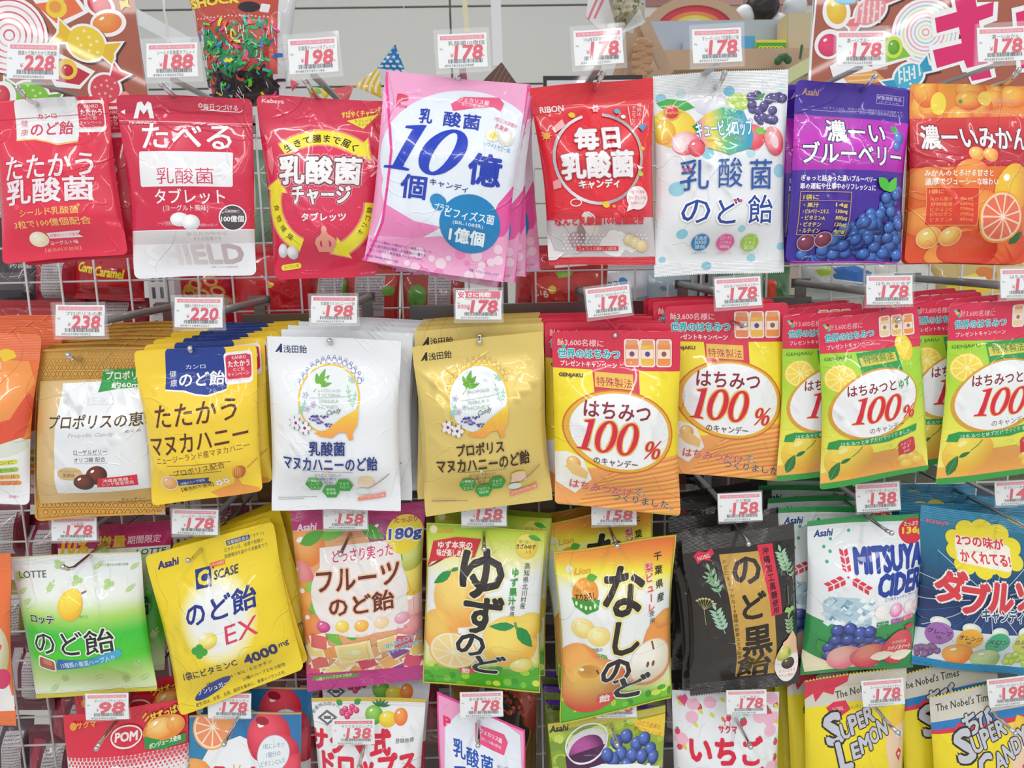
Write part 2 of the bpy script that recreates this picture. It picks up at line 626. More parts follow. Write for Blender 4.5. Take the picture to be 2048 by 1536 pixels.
class Pack:
    """A draped film pack: pillow or stand-up pouch. Geometry is real: quad at its own depth, front and back walls, folds."""

    def __init__(s, d, Y=0.95, dY=0.0, puff=0.016, seal=(.09, .05), rad=0, pinch=0.03, n_cr=9, amp=0.0011, seed=1, film=(.25, 0.0, .5), teeth=(0, 0), wav=0.0015, low=0.0, back='#d5d8da', zipper=False, crimp=True, name='candy_bag', skew=(0, 0), nu=22, nv=30, hole=None):
        puff *= 1.25; amp *= 1.75
        s.d, s.puff, s.seal, s.rad, s.pinch, s.wav, s.low = d, puff, seal, rad, pinch, wav, low
        s.film, s.teeth, s.back, s.zipper, s.crimp, s.name = film, teeth, back, zipper, crimp, name
        rd = random.Random(seed)
        s.cr = creases(rd, n_cr, amp)
        s.ph = [rd.uniform(0, 6.28) for _ in range(8)]
        TL, TR, BR, BL = d.c
        ys = (Y, Y, Y + dY, Y + dY)
        s.Q = [px2w(p[0], p[1], y + k) for p, y, k in zip((TL, TR, BR, BL), ys, (skew[0], -skew[0], -skew[1], skew[1]))]
        if hole:
            s.org = px2w(hole[0], hole[1], Y)
        else:
            s.org = (s.Q[0] + s.Q[1]) / 2
        n = np.cross(s.Q[1] - s.Q[0], s.Q[3] - s.Q[0]); n /= np.linalg.norm(n)
        if n[1] > 0: n = -n
        s.n = n
        s.Wm = np.linalg.norm(s.Q[1] - s.Q[0]); s.Hm = np.linalg.norm(s.Q[3] - s.Q[0])
        us = list(np.linspace(0, 1, nu + 1)); vs = list(np.linspace(0, 1, nv + 1))
        if rad:
            t = rad / d.H
            vs += [t * k for k in (.08, .25, .5, .75)] + [1 - t * k for k in (.08, .25, .5, .75)]
        vs += [seal[0], 1 - seal[1]]
        s.us, s.vs = np.array(sorted(set(us))), np.array(sorted(set(round(v, 6) for v in vs)))

    def S(s, u, v, side=1):
        A, B, C, D = s.Q
        uu = u
        if s.rad:
            H = s.d.H; r = s.rad; W = s.d.W
            t = np.clip(np.minimum(v, 1 - v) * H, 0, r)
            ins = r - np.sqrt(np.maximum(r * r - (r - t) ** 2, 0))
            uu = .5 + (u - .5) * (1 - 2 * ins / W)
        sv = np.clip((v - s.seal[0]) / (1 - s.seal[0] - s.seal[1]), 0, 1)
        pin = s.pinch * np.sin(PI * sv)
        uu = .5 + (uu - .5) * (1 - pin) + .004 * np.sin(7 * v + s.ph[0]) * (2 * np.abs(u - .5)) ** 4
        vv = v + .0035 * np.sin(6 * u + s.ph[1]) * (2 * np.abs(v - .5)) ** 4
        uu, vv = uu[..., None], vv[..., None]
        P = (A * (1 - uu) + B * uu) * (1 - vv) + (D * (1 - uu) + C * uu) * vv
        ru = np.clip(1 - (2 * u - 1) ** 2, 0, 1) ** .75
        top = np.clip(sv * 2.6, 0, 1); bot = np.clip((1 - sv) * 3.4, 0, 1)
        sm = lambda t: t * t * (3 - 2 * t)
        h = s.puff * ru * sm(top) * sm(bot) * (1 + s.low * (sv - .5))
        w = s.wav * (np.sin(5 * u + s.ph[2]) * .7 + np.sin(9 * u + 4 * v + s.ph[3]) * .4 + np.sin(6 * v + s.ph[4]) * .6)
        f = np.zeros_like(u)
        m = np.clip(ru * 1.6, 0, 1) * np.clip(sm(np.clip(sv * 5, 0, 1)) * sm(np.clip((1 - sv) * 5, 0, 1)) + .12, 0, 1)
        asp = s.d.H / s.d.W
        for x0, y0, x1, y1, a, wd in s.cr:
            dx, dy = x1 - x0, (y1 - y0) * asp; L2 = dx * dx + dy * dy
            t = np.clip(((u - x0) * dx + (v - y0) * asp * dy) / L2, 0, 1)
            dd = np.hypot(u - x0 - t * dx, (v - y0) * asp - t * dy)
            f += a * np.exp(-(dd / wd) ** 1.3) * (1 - t) ** .5
        if s.zipper:
            zc = s.seal[0] + .035
            f += .0009 * np.exp(-((v - zc) / .006) ** 2) + .0006 * np.exp(-((v - zc - .018) / .005) ** 2)
        if side > 0: disp = h + w + f * m
        else: disp = w - .35 * h - .0006
        return P + disp[..., None] * s.n

    def cell(s, u, v):
        cu, cv = u.mean(1), v.mean(1)
        i = np.clip(np.searchsorted(s.us, cu) - 1, 0, len(s.us) - 2); j = np.clip(np.searchsorted(s.vs, cv) - 1, 0, len(s.vs) - 2)
        a = (u - s.us[i][:, None]) / (s.us[i + 1] - s.us[i])[:, None]; b = (v - s.vs[j][:, None]) / (s.vs[j + 1] - s.vs[j])[:, None]
        return i, j, a, b

    def facet(s, u, v, G):
        i, j, a, b = s.cell(u.reshape(-1, 3), v.reshape(-1, 3))
        low = (a.mean(1) > b.mean(1))[:, None, None]
        g00, g10, g01, g11 = G[j, i][:, None], G[j, i + 1][:, None], G[j + 1, i][:, None], G[j + 1, i + 1][:, None]
        a, b = a[..., None], b[..., None]
        return np.where(low, g00 + a * (g10 - g00) + b * (g11 - g10), g00 + b * (g01 - g00) + a * (g11 - g01)).reshape(-1, 3)

    def nrm(s, u, v, side=1):
        e = 2e-3
        a = s.S(np.minimum(u + e, 1), v, side) - s.S(np.maximum(u - e, 0), v, side)
        b = s.S(u, np.minimum(v + e, 1), side) - s.S(u, np.maximum(v - e, 0), side)
        n = np.cross(a, b)
        n /= np.linalg.norm(n, axis=-1, keepdims=True) + 1e-12
        sg = np.sign((n * s.n).sum(-1, keepdims=True)); sg[sg == 0] = 1
        return n * sg * (1 if side > 0 else -1)

    def build(s, label=None, group=None, cat='candy bag', loc=None):
        d = s.d
        us, vs = s.us, s.vs
        # front wall grid
        uc = np.arange(len(us) - 1); vc = np.arange(len(vs) - 1)
        U0, V0 = np.meshgrid(us[:-1], vs[:-1]); U1, V1 = np.meshgrid(us[1:], vs[1:])
        q = lambda a, b: np.stack([a.ravel(), b.ravel()], -1)
        a, b, c, e = q(U0, V0), q(U1, V0), q(U1, V1), q(U0, V1)
        F = np.concatenate([np.stack([a, c, b], 1), np.stack([a, e, c], 1)])
        extra = []
        for k, t in enumerate(s.teeth):
            if not t: continue
            n = t; tw = 1.0 / n; th = tw * d.W / d.H * .55
            for i in range(n):
                v0 = 0.0 if k == 0 else 1.0
                v1 = -th if k == 0 else 1 + th
                extra.append([(i * tw, v0), ((i + .5) * tw, v1), ((i + 1) * tw, v0)])
        if extra: F = np.concatenate([F, np.array(extra)])
        Ff = np.concatenate([F, np.zeros((len(F), 3, 2))], -1); Ff[..., 3] = -1
        Bk = Ff.copy(); Bk[..., 2] = -1
        if d.it:
            T = np.concatenate(d.it)
            for ax in (0, 1):
                T = split(split(T, ax, 0.0), ax, 1.0)
                ctr = T[:, :, ax].mean(1)
                T = T[(ctr > 0) & (ctr < 1)]
                for val in (us if ax == 0 else vs)[1:-1]: T = split(T, ax, val)
            ar = (T[:, 1, 0] - T[:, 0, 0]) * (T[:, 2, 1] - T[:, 0, 1]) - (T[:, 2, 0] - T[:, 0, 0]) * (T[:, 1, 1] - T[:, 0, 1])
            T = T[np.abs(ar) > 1e-10]
            # cut along each cell's diagonal too, so that every layer of ink follows the same facets
            i, j, a, b = s.cell(T[..., 0], T[..., 1])
            T = split(np.concatenate([T, (a - b)[..., None]], -1), 4, 0.0)[..., :4]
            A = np.concatenate([Ff, Bk, T])
        else:
            A = np.concatenate([Ff, Bk])
        cv = A[:, :, 1].mean(1)
        sects = [('front_panel', (cv >= s.seal[0]) & (cv <= 1 - s.seal[1]), False), ('top_seal', cv < s.seal[0], s.crimp), ('bottom_seal', cv > 1 - s.seal[1], s.crimp)]
        root = None
        G = s.S(*np.meshgrid(s.us, s.vs)); NG = s.nrm(*np.meshgrid(s.us, s.vs))
        GB = s.S(*np.meshgrid(s.us, s.vs), -1); NB = s.nrm(*np.meshgrid(s.us, s.vs), -1)
        for nm, m, crimp in sects:
            X = A[m]
            if not len(X): continue
            n = len(X) * 3
            u = X[..., 0].ravel(); v = X[..., 1].ravel(); lay = X[..., 2].ravel(); ci = np.rint(X[..., 3].ravel()).astype(int)
            back = lay < 0
            P = np.empty((n, 3)); N = np.zeros((n, 3))
            f = ~back
            N[f] = s.facet(u[f], v[f], NG); N /= np.linalg.norm(N, axis=-1, keepdims=True) + 1e-12; P[f] = s.facet(u[f], v[f], G) + s.n * np.where(lay[f] > 0, .00008 + .000012 * lay[f], 0)[:, None]
            P[back] = s.facet(u[back], v[back], GB); N[back] = s.facet(u[back], v[back], NB)
            ink = np.empty((n, 4)); ink[:, 3] = 1
            pxy = d.px(np.stack([u, v], -1))
            base = (d.basecol(pxy[:, 0], pxy[:, 1]) if callable(d.basecol) else np.broadcast_to(lin(d.basecol), (n, 3)))
            ink[:, :3] = base
            flatc = np.array([(0, 0, 0) if callable(k) else k for k in d.cols]).reshape(-1, 3)
            if len(flatc):
                pr = lay > 0
                ink[pr, :3] = flatc[ci[pr]]
                od = np.argsort(ci, kind='stable'); so = ci[od]
                for k, cfun in enumerate(d.cols):
                    if callable(cfun):
                        mm = od[np.searchsorted(so, k):np.searchsorted(so, k + 1)]
                        mm = mm[lay[mm] > 0]
                        if len(mm): ink[mm, :3] = cfun(pxy[mm, 0], pxy[mm, 1])
            ink[back, :3] = lin(s.back)
            # consistent winding towards the stored normal
            P3, N3 = P.reshape(-1, 3, 3), N.reshape(-1, 3, 3)
            fn = np.cross(P3[:, 1] - P3[:, 0], P3[:, 2] - P3[:, 0])
            fl = (fn * N3[:, 0]).sum(-1) < 0
            idx = np.arange(n).reshape(-1, 3); idx[fl] = idx[fl][:, ::-1]
            me = bpy.data.meshes.new(s.name if nm == 'front_panel' else nm)
            me.vertices.add(n); me.vertices.foreach_set('co', (P - s.org).astype(np.float32).ravel())
            me.loops.add(n); me.loops.foreach_set('vertex_index', idx.ravel().astype(np.int32))
            me.polygons.add(n // 3); me.polygons.foreach_set('loop_start', np.arange(0, n, 3, dtype=np.int32))
            me.polygons.foreach_set('use_smooth', np.ones(n // 3, dtype=bool))
            at = me.attributes.new('ink', 'FLOAT_COLOR', 'POINT'); at.data.foreach_set('color', ink.astype(np.float32).ravel())
            fl_ = np.stack([u * s.Wm, v * s.Hm, np.full(n, s.ph[5])], -1)
            at = me.attributes.new('flat', 'FLOAT_VECTOR', 'POINT'); at.data.foreach_set('vector', fl_.astype(np.float32).ravel())
            me.update(calc_edges=True)
            me.normals_split_custom_set_from_vertices(N.astype(np.float32))
            me.materials.append(film_mat(s.film[0], s.film[1], crimp, s.film[2]))
            if root is None:
                root = link(s.name, me, None, s.org if loc is None else loc)
                if label: tag(root, label, cat, group)
            else:
                link(nm, me, root)
        s.root = root
        return root


def dup(root, off, label, group=None, rot=(0, 0, 0), sc=1.0):
    r = root.copy(); COL.objects.link(r)
    r.location = root.location + Vector(off)
    r.rotation_euler = rot
    r.scale = (sc, sc * .6, sc)      # bags further back are pressed flatter
    r['label'] = label
    if group: r['group'] = group
    for ch in root.children:
        c = ch.copy(); COL.objects.link(c); c.parent = r
    return r
# ------------------------------------------------------------------ the shop behind
M_WALL = mat('wall_paint', '#dcdbd6', 0.6, noise=.05, nscale=3)
M_SEAM = mat('wall_seam', '#bcbcb8', 0.7)
M_WHITE = mat('white_enamel', '#e9e9ea', 0.3, coat=.3)
M_CHROME = mat('chrome', '#d9d9dc', 0.12, metal=1.0)
M_STEEL = mat('dull_steel', '#8f8c8b', 0.3, metal=1.0)
M_RAIL = mat('grey_rail', '#a7a8a8', 0.3, coat=.3, noise=.1)
M_PIPE = mat('grey_pipe', '#8c8c8b', 0.35, coat=.3, noise=.15)
M_CLEAR = mat('clear_plastic', '#f4f8fa', 0.05, alpha=.07, coat=.3)
M_WOOD = mat('pale_wood', '#d9b594', 0.5, noise=.2, nscale=12)

YB = 4.2


def wall_panel(x0, x1, y0, y1, parent, Y=YB):
    V, F = box_vf(px2w(x0, 100, Y)[0] + .005, px2w(x1, 100, Y)[0] - .005, Y - .02, Y + .02, max(px2w(1000, y1, Y)[2], 0) + .005, px2w(1000, y0, Y)[2] - .005)
    return link('wall_panel', raw_mesh('wall_panel', V, F, M_WALL), parent)


a, b = px2w(-900, -700, YB + .05), px2w(2900, 1400, YB + .05)
V, F = box_vf(a[0], b[0], YB + .02, YB + .1, 0, a[2])
wall = link('wall_back', raw_mesh('wall_back', V, F, M_SEAM)); tag(wall, 'pale grey panelled shop wall seen over the top of the display', kind='structure')
for x0, x1 in ((-900, 130), (130, 520), (520, 903), (903, 1240), (1240, 1900), (1900, 2900)):
    for y0, y1 in ((-700, 14), (14, 170), (170, 1400)):
        wall_panel(x0, x1, y0, y1, wall)
V, F = box_vf(-5, 5, -3, YB, -.1, 0)
fl = link('floor', raw_mesh('floor', V, F, mat('floor_tiles', '#cfccc6', .4, noise=.1))); tag(fl, 'pale vinyl shop floor', kind='structure')

# brick facing, right of the wall
a, b = px2w(1292, -60, 3.9), px2w(1640, 46, 3.9)
V, F = box_vf(a[0], b[0], 3.92, 3.96, b[2], a[2])
br = link('trim_1', raw_mesh('trim_1', V, F, mat('mortar', '#d8cfca', .8))); tag(br, 'strip of pinkish brick facing high on the shop wall', kind='structure')
bm_ = None
rd = random.Random(4)
bw, bh = .115, .042
rows = int((a[2] - b[2]) / bh) + 1
for r in range(rows):
    for c in range(int((b[0] - a[0]) / bw) + 1):
        x = a[0] + c * bw + (bw / 2 if r % 2 else 0) ; z = b[2] + r * bh
        if x + bw > b[0] or z + bh > a[2] + .01: continue
        if bm_ is None:
            Vb, Fb = box_vf(.003, bw - .005, -.012, .01, .003, bh - .004)
            bm_ = [raw_mesh('brick', Vb, Fb, mat('brick_%d' % k, cc, .8, noise=.2, nscale=40)) for k, cc in enumerate(('#b78d84', '#c49c92', '#a97d76'))]
        link('brick', bm_[rd.randrange(3)], br, (x, 3.92 + rd.uniform(0, .004), z))


def flat(name, corners, Y, label, cat, base, draw=None, thick=.006, dY=0, rough=.4, group=None, edge='#eeeeee'):
    """printed board or card: a thin panel with its print."""
    d = Design(corners, base)
    if draw: draw(d)
    p = Pack(d, Y, dY, 0.0, (0, 0), 0, 0, 0, 0, 1, (rough, 0, 0), wav=0, back=edge, crimp=False, name=name, nu=10, nv=10)
    r = p.build(label, group, cat)
    q = [Vector(k - p.org) for k in p.Q]; n = Vector(p.n)
    V = [k for k in q] + [k - n * thick for k in q]
    F = [(7, 6, 5, 4), (0, 1, 5, 4), (1, 2, 6, 5), (2, 3, 7, 6), (3, 0, 4, 7)]
    V = [v - n * .0008 for v in V]
    link('board_core', raw_mesh('board_core', V, F, mat('card_%s' % edge, edge, .6)), r)
    return r


def candy_wrap(d, cx, cy, rx, ry, rot, col, dot, wcol):
    """twist-wrapped sweet with a white cut-out outline."""
    r = math.radians(rot); c, s = math.cos(r), math.sin(r)
    def tr(pts): return [(cx + x * c - y * s, cy + x * s + y * c) for x, y in pts]
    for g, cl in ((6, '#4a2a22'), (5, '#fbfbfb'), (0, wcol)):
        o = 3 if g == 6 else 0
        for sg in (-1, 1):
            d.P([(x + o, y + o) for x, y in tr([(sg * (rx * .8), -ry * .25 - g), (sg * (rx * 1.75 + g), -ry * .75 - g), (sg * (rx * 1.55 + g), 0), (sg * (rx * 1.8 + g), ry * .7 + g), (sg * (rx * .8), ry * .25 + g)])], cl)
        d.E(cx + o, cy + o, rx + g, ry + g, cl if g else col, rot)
    for k in range(9):
        a = k * 2.4; q = .25 + .6 * (k / 9)
        p = tr([(rx * q * math.cos(a), ry * q * math.sin(a))])[0]
        d.E(p[0], p[1], rx * .09, rx * .09, dot, 0, 8)


def swirl(d, cx, cy, r, cols, n=3):
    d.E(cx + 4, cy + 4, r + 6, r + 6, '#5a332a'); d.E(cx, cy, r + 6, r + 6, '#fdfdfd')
    for k, cl in enumerate(cols):
        for j in range(n):
            rr = r * (1 - (k + j * len(cols)) / (n * len(cols)))
            if rr > 6: d.ring(cx, cy, rr, rr, max(2.0, r * .045), cl)


def left_poster(d):
    swirl(d, 18, 68, 72, ('#e8486a', '#f3a0ac', '#e8607c'), 2)
    d.P([(60, -8), (150, -12), (178, 22), (112, 56), (100, 40)], '#fbfbfb'); d.P([(68, 6), (148, -4), (166, 20), (112, 44), (96, 30)], '#f0764a'); d.E(112, 14, 22, 20, '#f7d53a'); d.E(110, 12, 13, 12, '#f0a04a')
    d.E(198, 8, 34, 26, '#fbfbfb', 30); d.ball(198, 8, 26, 20, '#d8304c', '#b81c3c', 30)
    d.E(216, 44, 38, 27, '#fbfbfb', -12); d.ball(214, 44, 31, 20, '#f7a050', '#ef7a3c', -12)
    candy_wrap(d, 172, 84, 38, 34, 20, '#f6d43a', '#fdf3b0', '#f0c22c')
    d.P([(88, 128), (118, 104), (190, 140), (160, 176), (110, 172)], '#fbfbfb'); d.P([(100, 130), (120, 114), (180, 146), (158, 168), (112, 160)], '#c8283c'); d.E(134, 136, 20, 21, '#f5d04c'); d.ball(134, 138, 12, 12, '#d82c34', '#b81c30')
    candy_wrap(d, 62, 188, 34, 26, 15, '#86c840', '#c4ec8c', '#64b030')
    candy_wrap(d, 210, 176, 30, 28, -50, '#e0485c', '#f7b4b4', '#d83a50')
    d.P([(238, 0), (248, 2), (256, -6), (256, 6), (262, 14), (250, 12), (242, 20)], '#f4c83c')
    d.L([(270, -10), (306, 200)], 7, '#f6f6f4')
    d.E(8, 190, 24, 30, '#fbfbfb'); d.ball(4, 190, 16, 22, '#e85060', '#c03048')
    d.E(250, 190, 9, 9, '#f4a0a0')


def right_poster(d):
    d.L([(1628, -10), (1618, 170)], 9, '#f6f6f4')
    candy_wrap(d, 1740, 20, 34, 24, -38, '#f49aa0', '#fbe0e0', '#ef8088')
    for k in range(5): d.L([(1716 + k * 11, 0), (1710 + k * 12, 44)], 4, '#fbe0e2')
    d.E(1672, 22, 28, 34, '#fbfbfb', -20); d.ball(1672, 20, 20, 27, '#f8d648', '#eeb838', -20)
    d.E(1690, -6, 26, 14, '#30a4cc')
    d.E(1658, 86, 28, 30, '#fbfbfb'); d.ball(1658, 88, 21, 23, '#f0487c', '#d82c64')
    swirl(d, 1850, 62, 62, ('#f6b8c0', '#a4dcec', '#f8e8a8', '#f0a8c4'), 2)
    d.P([(1742, 96), (1768, 60), (1800, 70), (1828, 112), (1744, 138)], '#fbfbfb'); d.P([(1752, 98), (1772, 72), (1796, 80), (1820, 110), (1750, 128)], '#8cc83c'); d.E(1786, 92, 18, 22, '#d8ec50'); d.ball(1786, 92, 12, 15, '#7cc038', '#5ca428')
    d.P([(1660, 130), (1690, 112), (1744, 132), (1740, 158), (1670, 168)], '#fbfbfb'); d.P([(1684, 150), (1750, 138), (1772, 160), (1700, 172)], '#f4a858'); d.L([(1690, 150), (1750, 146)], 3, '#fbd8a0'); d.L([(1694, 160), (1760, 156)], 3, '#fbd8a0')
    candy_wrap(d, 1816, 150, 30, 24, -30, '#48b8d8', '#f0fbfd', '#28a0c8')
    for k in range(5): d.L([(1796 + k * 10, 134 - k * 2), (1798 + k * 10, 166 - k * 4)], 3.4, '#f0fbfd')
    # big pink word on the poster
    for off, cl in ((9, '#fdfdfd'), (0, '#e6216f')):
        o = off
        d.P([(1868 - o, 34 - o), (1912 - o, 22 - o), (1904 - o, -20), (1946 + o, -20), (1952, 12 - o), (1986 + o, 2), (1984 + o, 30 + o), (1956 + o, 40 + o), (1962 + o, 74 - o), (1996 + o, 66), (2000 + o, 98 + o), (1968 + o, 106), (1974 + o, 124 + o), (1932 - o, 134 + o), (1926 - o, 118 + o), (1872 - o, 134 + o), (1864 - o, 98 - o), (1922, 84 - o), (1916, 52 + o), (1872 - o, 64 + o)], cl)
        d.P([(2030 - o, 24 - o), (2080, 10 - o), (2085, 130 + o), (2042 - o, 135 + o)], cl)
        d.P([(1936 - o, 142 - o), (1976 + o, 130 - o), (1982 + o, 152), (1942, 160 + o)], cl)


flat('candy_poster', ((-60, -60), (258, -60), (306, 260), (-60, 260)), 1.42, 'brown poster of cut-out sweets at the top left corner', 'poster', '#b0604a', left_poster)
flat('candy_poster', ((1632, -60), (2110, -60), (2110, 260), (1612, 260)), 1.42, 'brown poster with giant pink letters at the top right corner', 'poster', '#b0604a', right_poster)

# bunting
STR = mat('string', '#e8e8e8', .8)


def pennant(pts, Y, label, col, draw=None):
    P = [px2w(x, y, Y) for x, y in pts]
    c = sum(P) / 3
    d = Design(((pts[0][0], pts[0][1]), (pts[1][0], pts[1][1]), (pts[2][0] + .5, pts[2][1]), (pts[2][0] - .5, pts[2][1])), col)
    if draw: draw(d)
    return Pack(d, Y, 0, .002, (0, 0), 0, 0, 0, 0, 2, (.7, 0, 0), wav=.002, back=col, crimp=False, name='bunting_flag', nu=8, nv=8).build(label, 'bunting across the shop', 'flag')


def dots(col, x0, x1, y0, y1, st, r):
    def f(d):
        y = y0; k = 0
        while y < y1:
            x = x0 + (st / 2 if k % 2 else 0)
            while x < x1: d.E(x, y, r, r, col, 0, 8); x += st
            y += st * .7; k += 1
    return f


pennant([(755, 136), (812, 146), (790, 89)][::1], 2.2, 'blue polka-dot bunting flag pointing up above the pink bags', '#1d7fc0', dots('#e8f6fc', 762, 812, 96, 146, 13, 3))
pennant([(708, 172), (758, 134), (763, 196)], 2.2, 'yellow and white striped bunting flag beside the blue one', '#f6c93c', lambda d: [d.L([(716 + k * 12, 186), (740 + k * 12, 130)], 5, '#fdf6dc') for k in range(5)])
pennant([(660, 178), (708, 170), (692, 214)], 2.2, 'red bunting flag half hidden behind a red pouch', '#ee6a70')
pennant([(612, 168), (648, 182), (622, 196)], 2.2, 'small green bunting flag behind the round tube pouch', '#8fd04c', dots('#f7e850', 612, 640, 170, 196, 12, 2))
pennant([(580, 156), (598, 168), (584, 182)], 2.2, 'small pink bunting flag beside the toy bag', '#f06a80')
pennant([(640, 180), (664, 180), (650, 200)], 2.2, 'small yellow bunting flag low beside the red one', '#f5dc4c')
V, F = tube_vf([px2w(x, y, 2.21) for x, y in ((560, 150), (612, 172), (660, 180), (708, 172), (758, 135), (790, 90), (806, 40), (812, -60))], .0012, 6)
tag(link('bunting_string', raw_mesh('bunting_string', V, F, STR)), 'thin white string carrying the bunting flags', 'string')

# hanging strips and cord
for x0, y0, x1, y1, w, lab, c in ((990, -40, 996, 132, .028, 'white plastic strip hanging beside the price tag over the pink bags', '#f6f8fb'), (926, -40, 934, 66, .014, 'thin yellow and white strip hanging above the pink bags', '#f5edc0')):
    V, F = bar_vf(px2w(x0, y0, 2.4), px2w(x1, y1, 2.4), w, .006, up=(0, 1, 0))
    tag(link('hanging_strip', raw_mesh('hanging_strip', V, F, mat('strip' + c, c, .3))), lab, 'strip')
V, F = tube_vf([px2w(x, y, 3.0) for x, y in ((325, -40), (328, 20), (336, 60), (335, 110), (342, 190), (340, 260))], .004, 8)
tag(link('ceiling_pull_string', raw_mesh('ceiling_pull_string', V, F, M_WHITE, True)), 'white string hanging down the wall behind the second price tag', 'string')
V, F = bar_vf(px2w(268, 30, 3.2), px2w(380, 90, 3.2), .05, .02, up=(0, 1, 0))
tag(link('ceiling_brace', raw_mesh('ceiling_brace', V, F, M_WHITE)), 'white slanting brace between the brown poster and the toy bag', 'brace')

# brown picture corner and white board above row one
def stand(r, x, y, Y):
    p = px2w(x, y, Y) - np.array(r.location)
    V, F = box_vf(p[0] - .012, p[0] + .012, .02, .04, -r.location[2], p[2])
    link('stand_pole', raw_mesh('stand_pole', V, F, M_STEEL), r)


cp = flat('chocolate_poster', ((1003, 124), (1040, 176), (990, 230), (956, 172)), 2.0, 'dark brown chocolate poster corner rising behind the pink bags', 'poster', '#6a463c', lambda d: [d.L([(968 + k * 10, 196), (1003 + k * 10, 130)], 2, '#8d6a5c') for k in range(4)])
stand(cp, 998, 200, 2.0)
wb = flat('white_board', ((1086, 152), (1284, 150), (1290, 250), (1088, 250)), 1.9, 'white board in a thin black frame behind the round red bag', 'board', '#2c2426', lambda d: d.R(1187, 205, 186, 90, '#e4e4e8'))

stand(wb, 1187, 230, 1.9)
# shelf display behind the right half
a, b = px2w(1298, 44, 2.67), px2w(1640, 108, 2.67)
V, F = box_vf(a[0], b[0] + .05, 2.66, 2.68, b[2] - .0, a[2])
sh = link('display_shelf', raw_mesh('display_shelf', V, F, mat('shelf_front', '#b9c3d2', .35))); tag(sh, 'pale blue and wood shop shelf carrying the arched rainbow sign', 'shelf')
a, b = px2w(1290, 108, 2.55), px2w(1660, 142, 2.55)
V, F = box_vf(a[0], b[0] + .05, 2.5, 2.9, b[2], a[2])
link('shelf_board', raw_mesh('shelf_board', V, F, M_WOOD), sh)
V, F = box_vf(a[0] + .1, b[0] + .3, 2.56, 2.9, b[2] - .9, b[2] - .0005)
link('shelf_body', raw_mesh('shelf_body', V, F, mat('shelf_dark', '#c9b9a8', .6, noise=.3, nscale=9)), sh)


def arch_sign():
    Y = 2.71
    c = px2w(1388, 64, Y); k = Y / FPX
    root = None
    for nm, r0, r1, dy, m in (('rainbow_sign', 84, 64, 0, M_WOOD), ('rainbow_band', 65, 50, .01, mat('rb_red', '#e4485a', .5)), ('rainbow_band', 50, 40, .008, mat('rb_orange', '#f29a52', .5)), ('rainbow_band', 40, 30, .006, mat('rb_yellow', '#f6e06a', .5)), ('sign_field', 30, 0, .005, mat('rb_white', '#f3f0ec', .5))):
        n = 28; V = []; F = []
        for yy in (-.012 - dy * 0, .012):
            for rr in (r0, r1):
                for i in range(n + 1):
                    t = PI * i / n
                    V.append((rr * k * math.cos(t) * 1.15, yy + (dy if yy < 0 else 0), rr * k * .72 * math.sin(t)))
        s = n + 1
        for i in range(n):
            F += [(i, i + 1, s + i + 1, s + i), (2 * s + i, 3 * s + i, 3 * s + i + 1, 2 * s + i + 1), (i, 2 * s + i, 2 * s + i + 1, i + 1), (s + i, s + i + 1, 3 * s + i + 1, 3 * s + i)]
        me = raw_mesh(nm, V, F, m)
        if root is None:
            root = link(nm, me, None, c); tag(root, 'arched wooden sign painted with a rainbow on the shelf', 'sign')
        else: link(nm, me, root)
    g = glyphs('ひなのか', .03); mn, mx = g.reshape(-1, 2).min(0), g.reshape(-1, 2).max(0)
    g = (g - (mn + mx) / 2) / (mx - mn)[0] * .17
    V = [(x, -.014, y - .004) for t in g for x, y in t]; F = [(3 * i, 3 * i + 1, 3 * i + 2) for i in range(len(g))]
    link('lettering', raw_mesh('lettering', V, F, mat('ink_black', '#2a2628', .5)), root)


arch_sign()
for c, r, col, lab in (((1490, 30), 20, '#e9edf2', 'white balloon ball left of the black ball on the shelf'), ((1524, 14), 31, '#2c2624', 'dark brown furry ball between the white balls'), ((1556, 44), 18, '#eef0f2', 'white ball below the dark brown furry one'), ((1590, 12), 22, '#e4e8ec', 'white ball at the right edge of the shelf display')):
    Yc = 2.76; p = px2w(c[0], c[1], Yc); rr = r * Yc / FPX
    rd = random.Random(r); V, F = ball_vf((0, 0, 0), (rr, rr, rr * .92), seg=24, rings=16)
    if col < '#5': V = [tuple(q * (1 + rd.uniform(-.06, .1)) for q in v) for v in V]
    tag(link('shelf_ball', raw_mesh('shelf_ball', V, F, mat('ball' + col, col, .35), True), None, p), lab, 'ball', 'balls on the shelf')


def carton(x0, y0, x1, y1, Y, dep, col, side, lab, draw=None, rot=0):
    a, b = px2w(x0, y0, Y), px2w(x1, y1, Y)
    V, F = box_vf(0, b[0] - a[0], .0006, dep, 0, a[2] - b[2])
    o = link('small_carton', raw_mesh('small_carton', V, F, mat('card' + side, side, .5)), None, (a[0], Y, b[2]))
    tag(o, lab, 'box')
    d = Design(((x0, y0), (x1, y0), (x1, y1), (x0, y1)), col)
    if draw: draw(d)
    p = Pack(d, Y, 0, 0, (0, 0), 0, 0, 0, 0, 1, (.4, 0, 0), wav=0, back=col, crimp=False, name='printed_front', nu=6, nv=6)
    # the quad hangs from its own plane: give it the carton as parent
    r = p.build(); r.parent = o; r.location = Vector(p.org) - Vector((a[0], Y, b[2]))
    return o


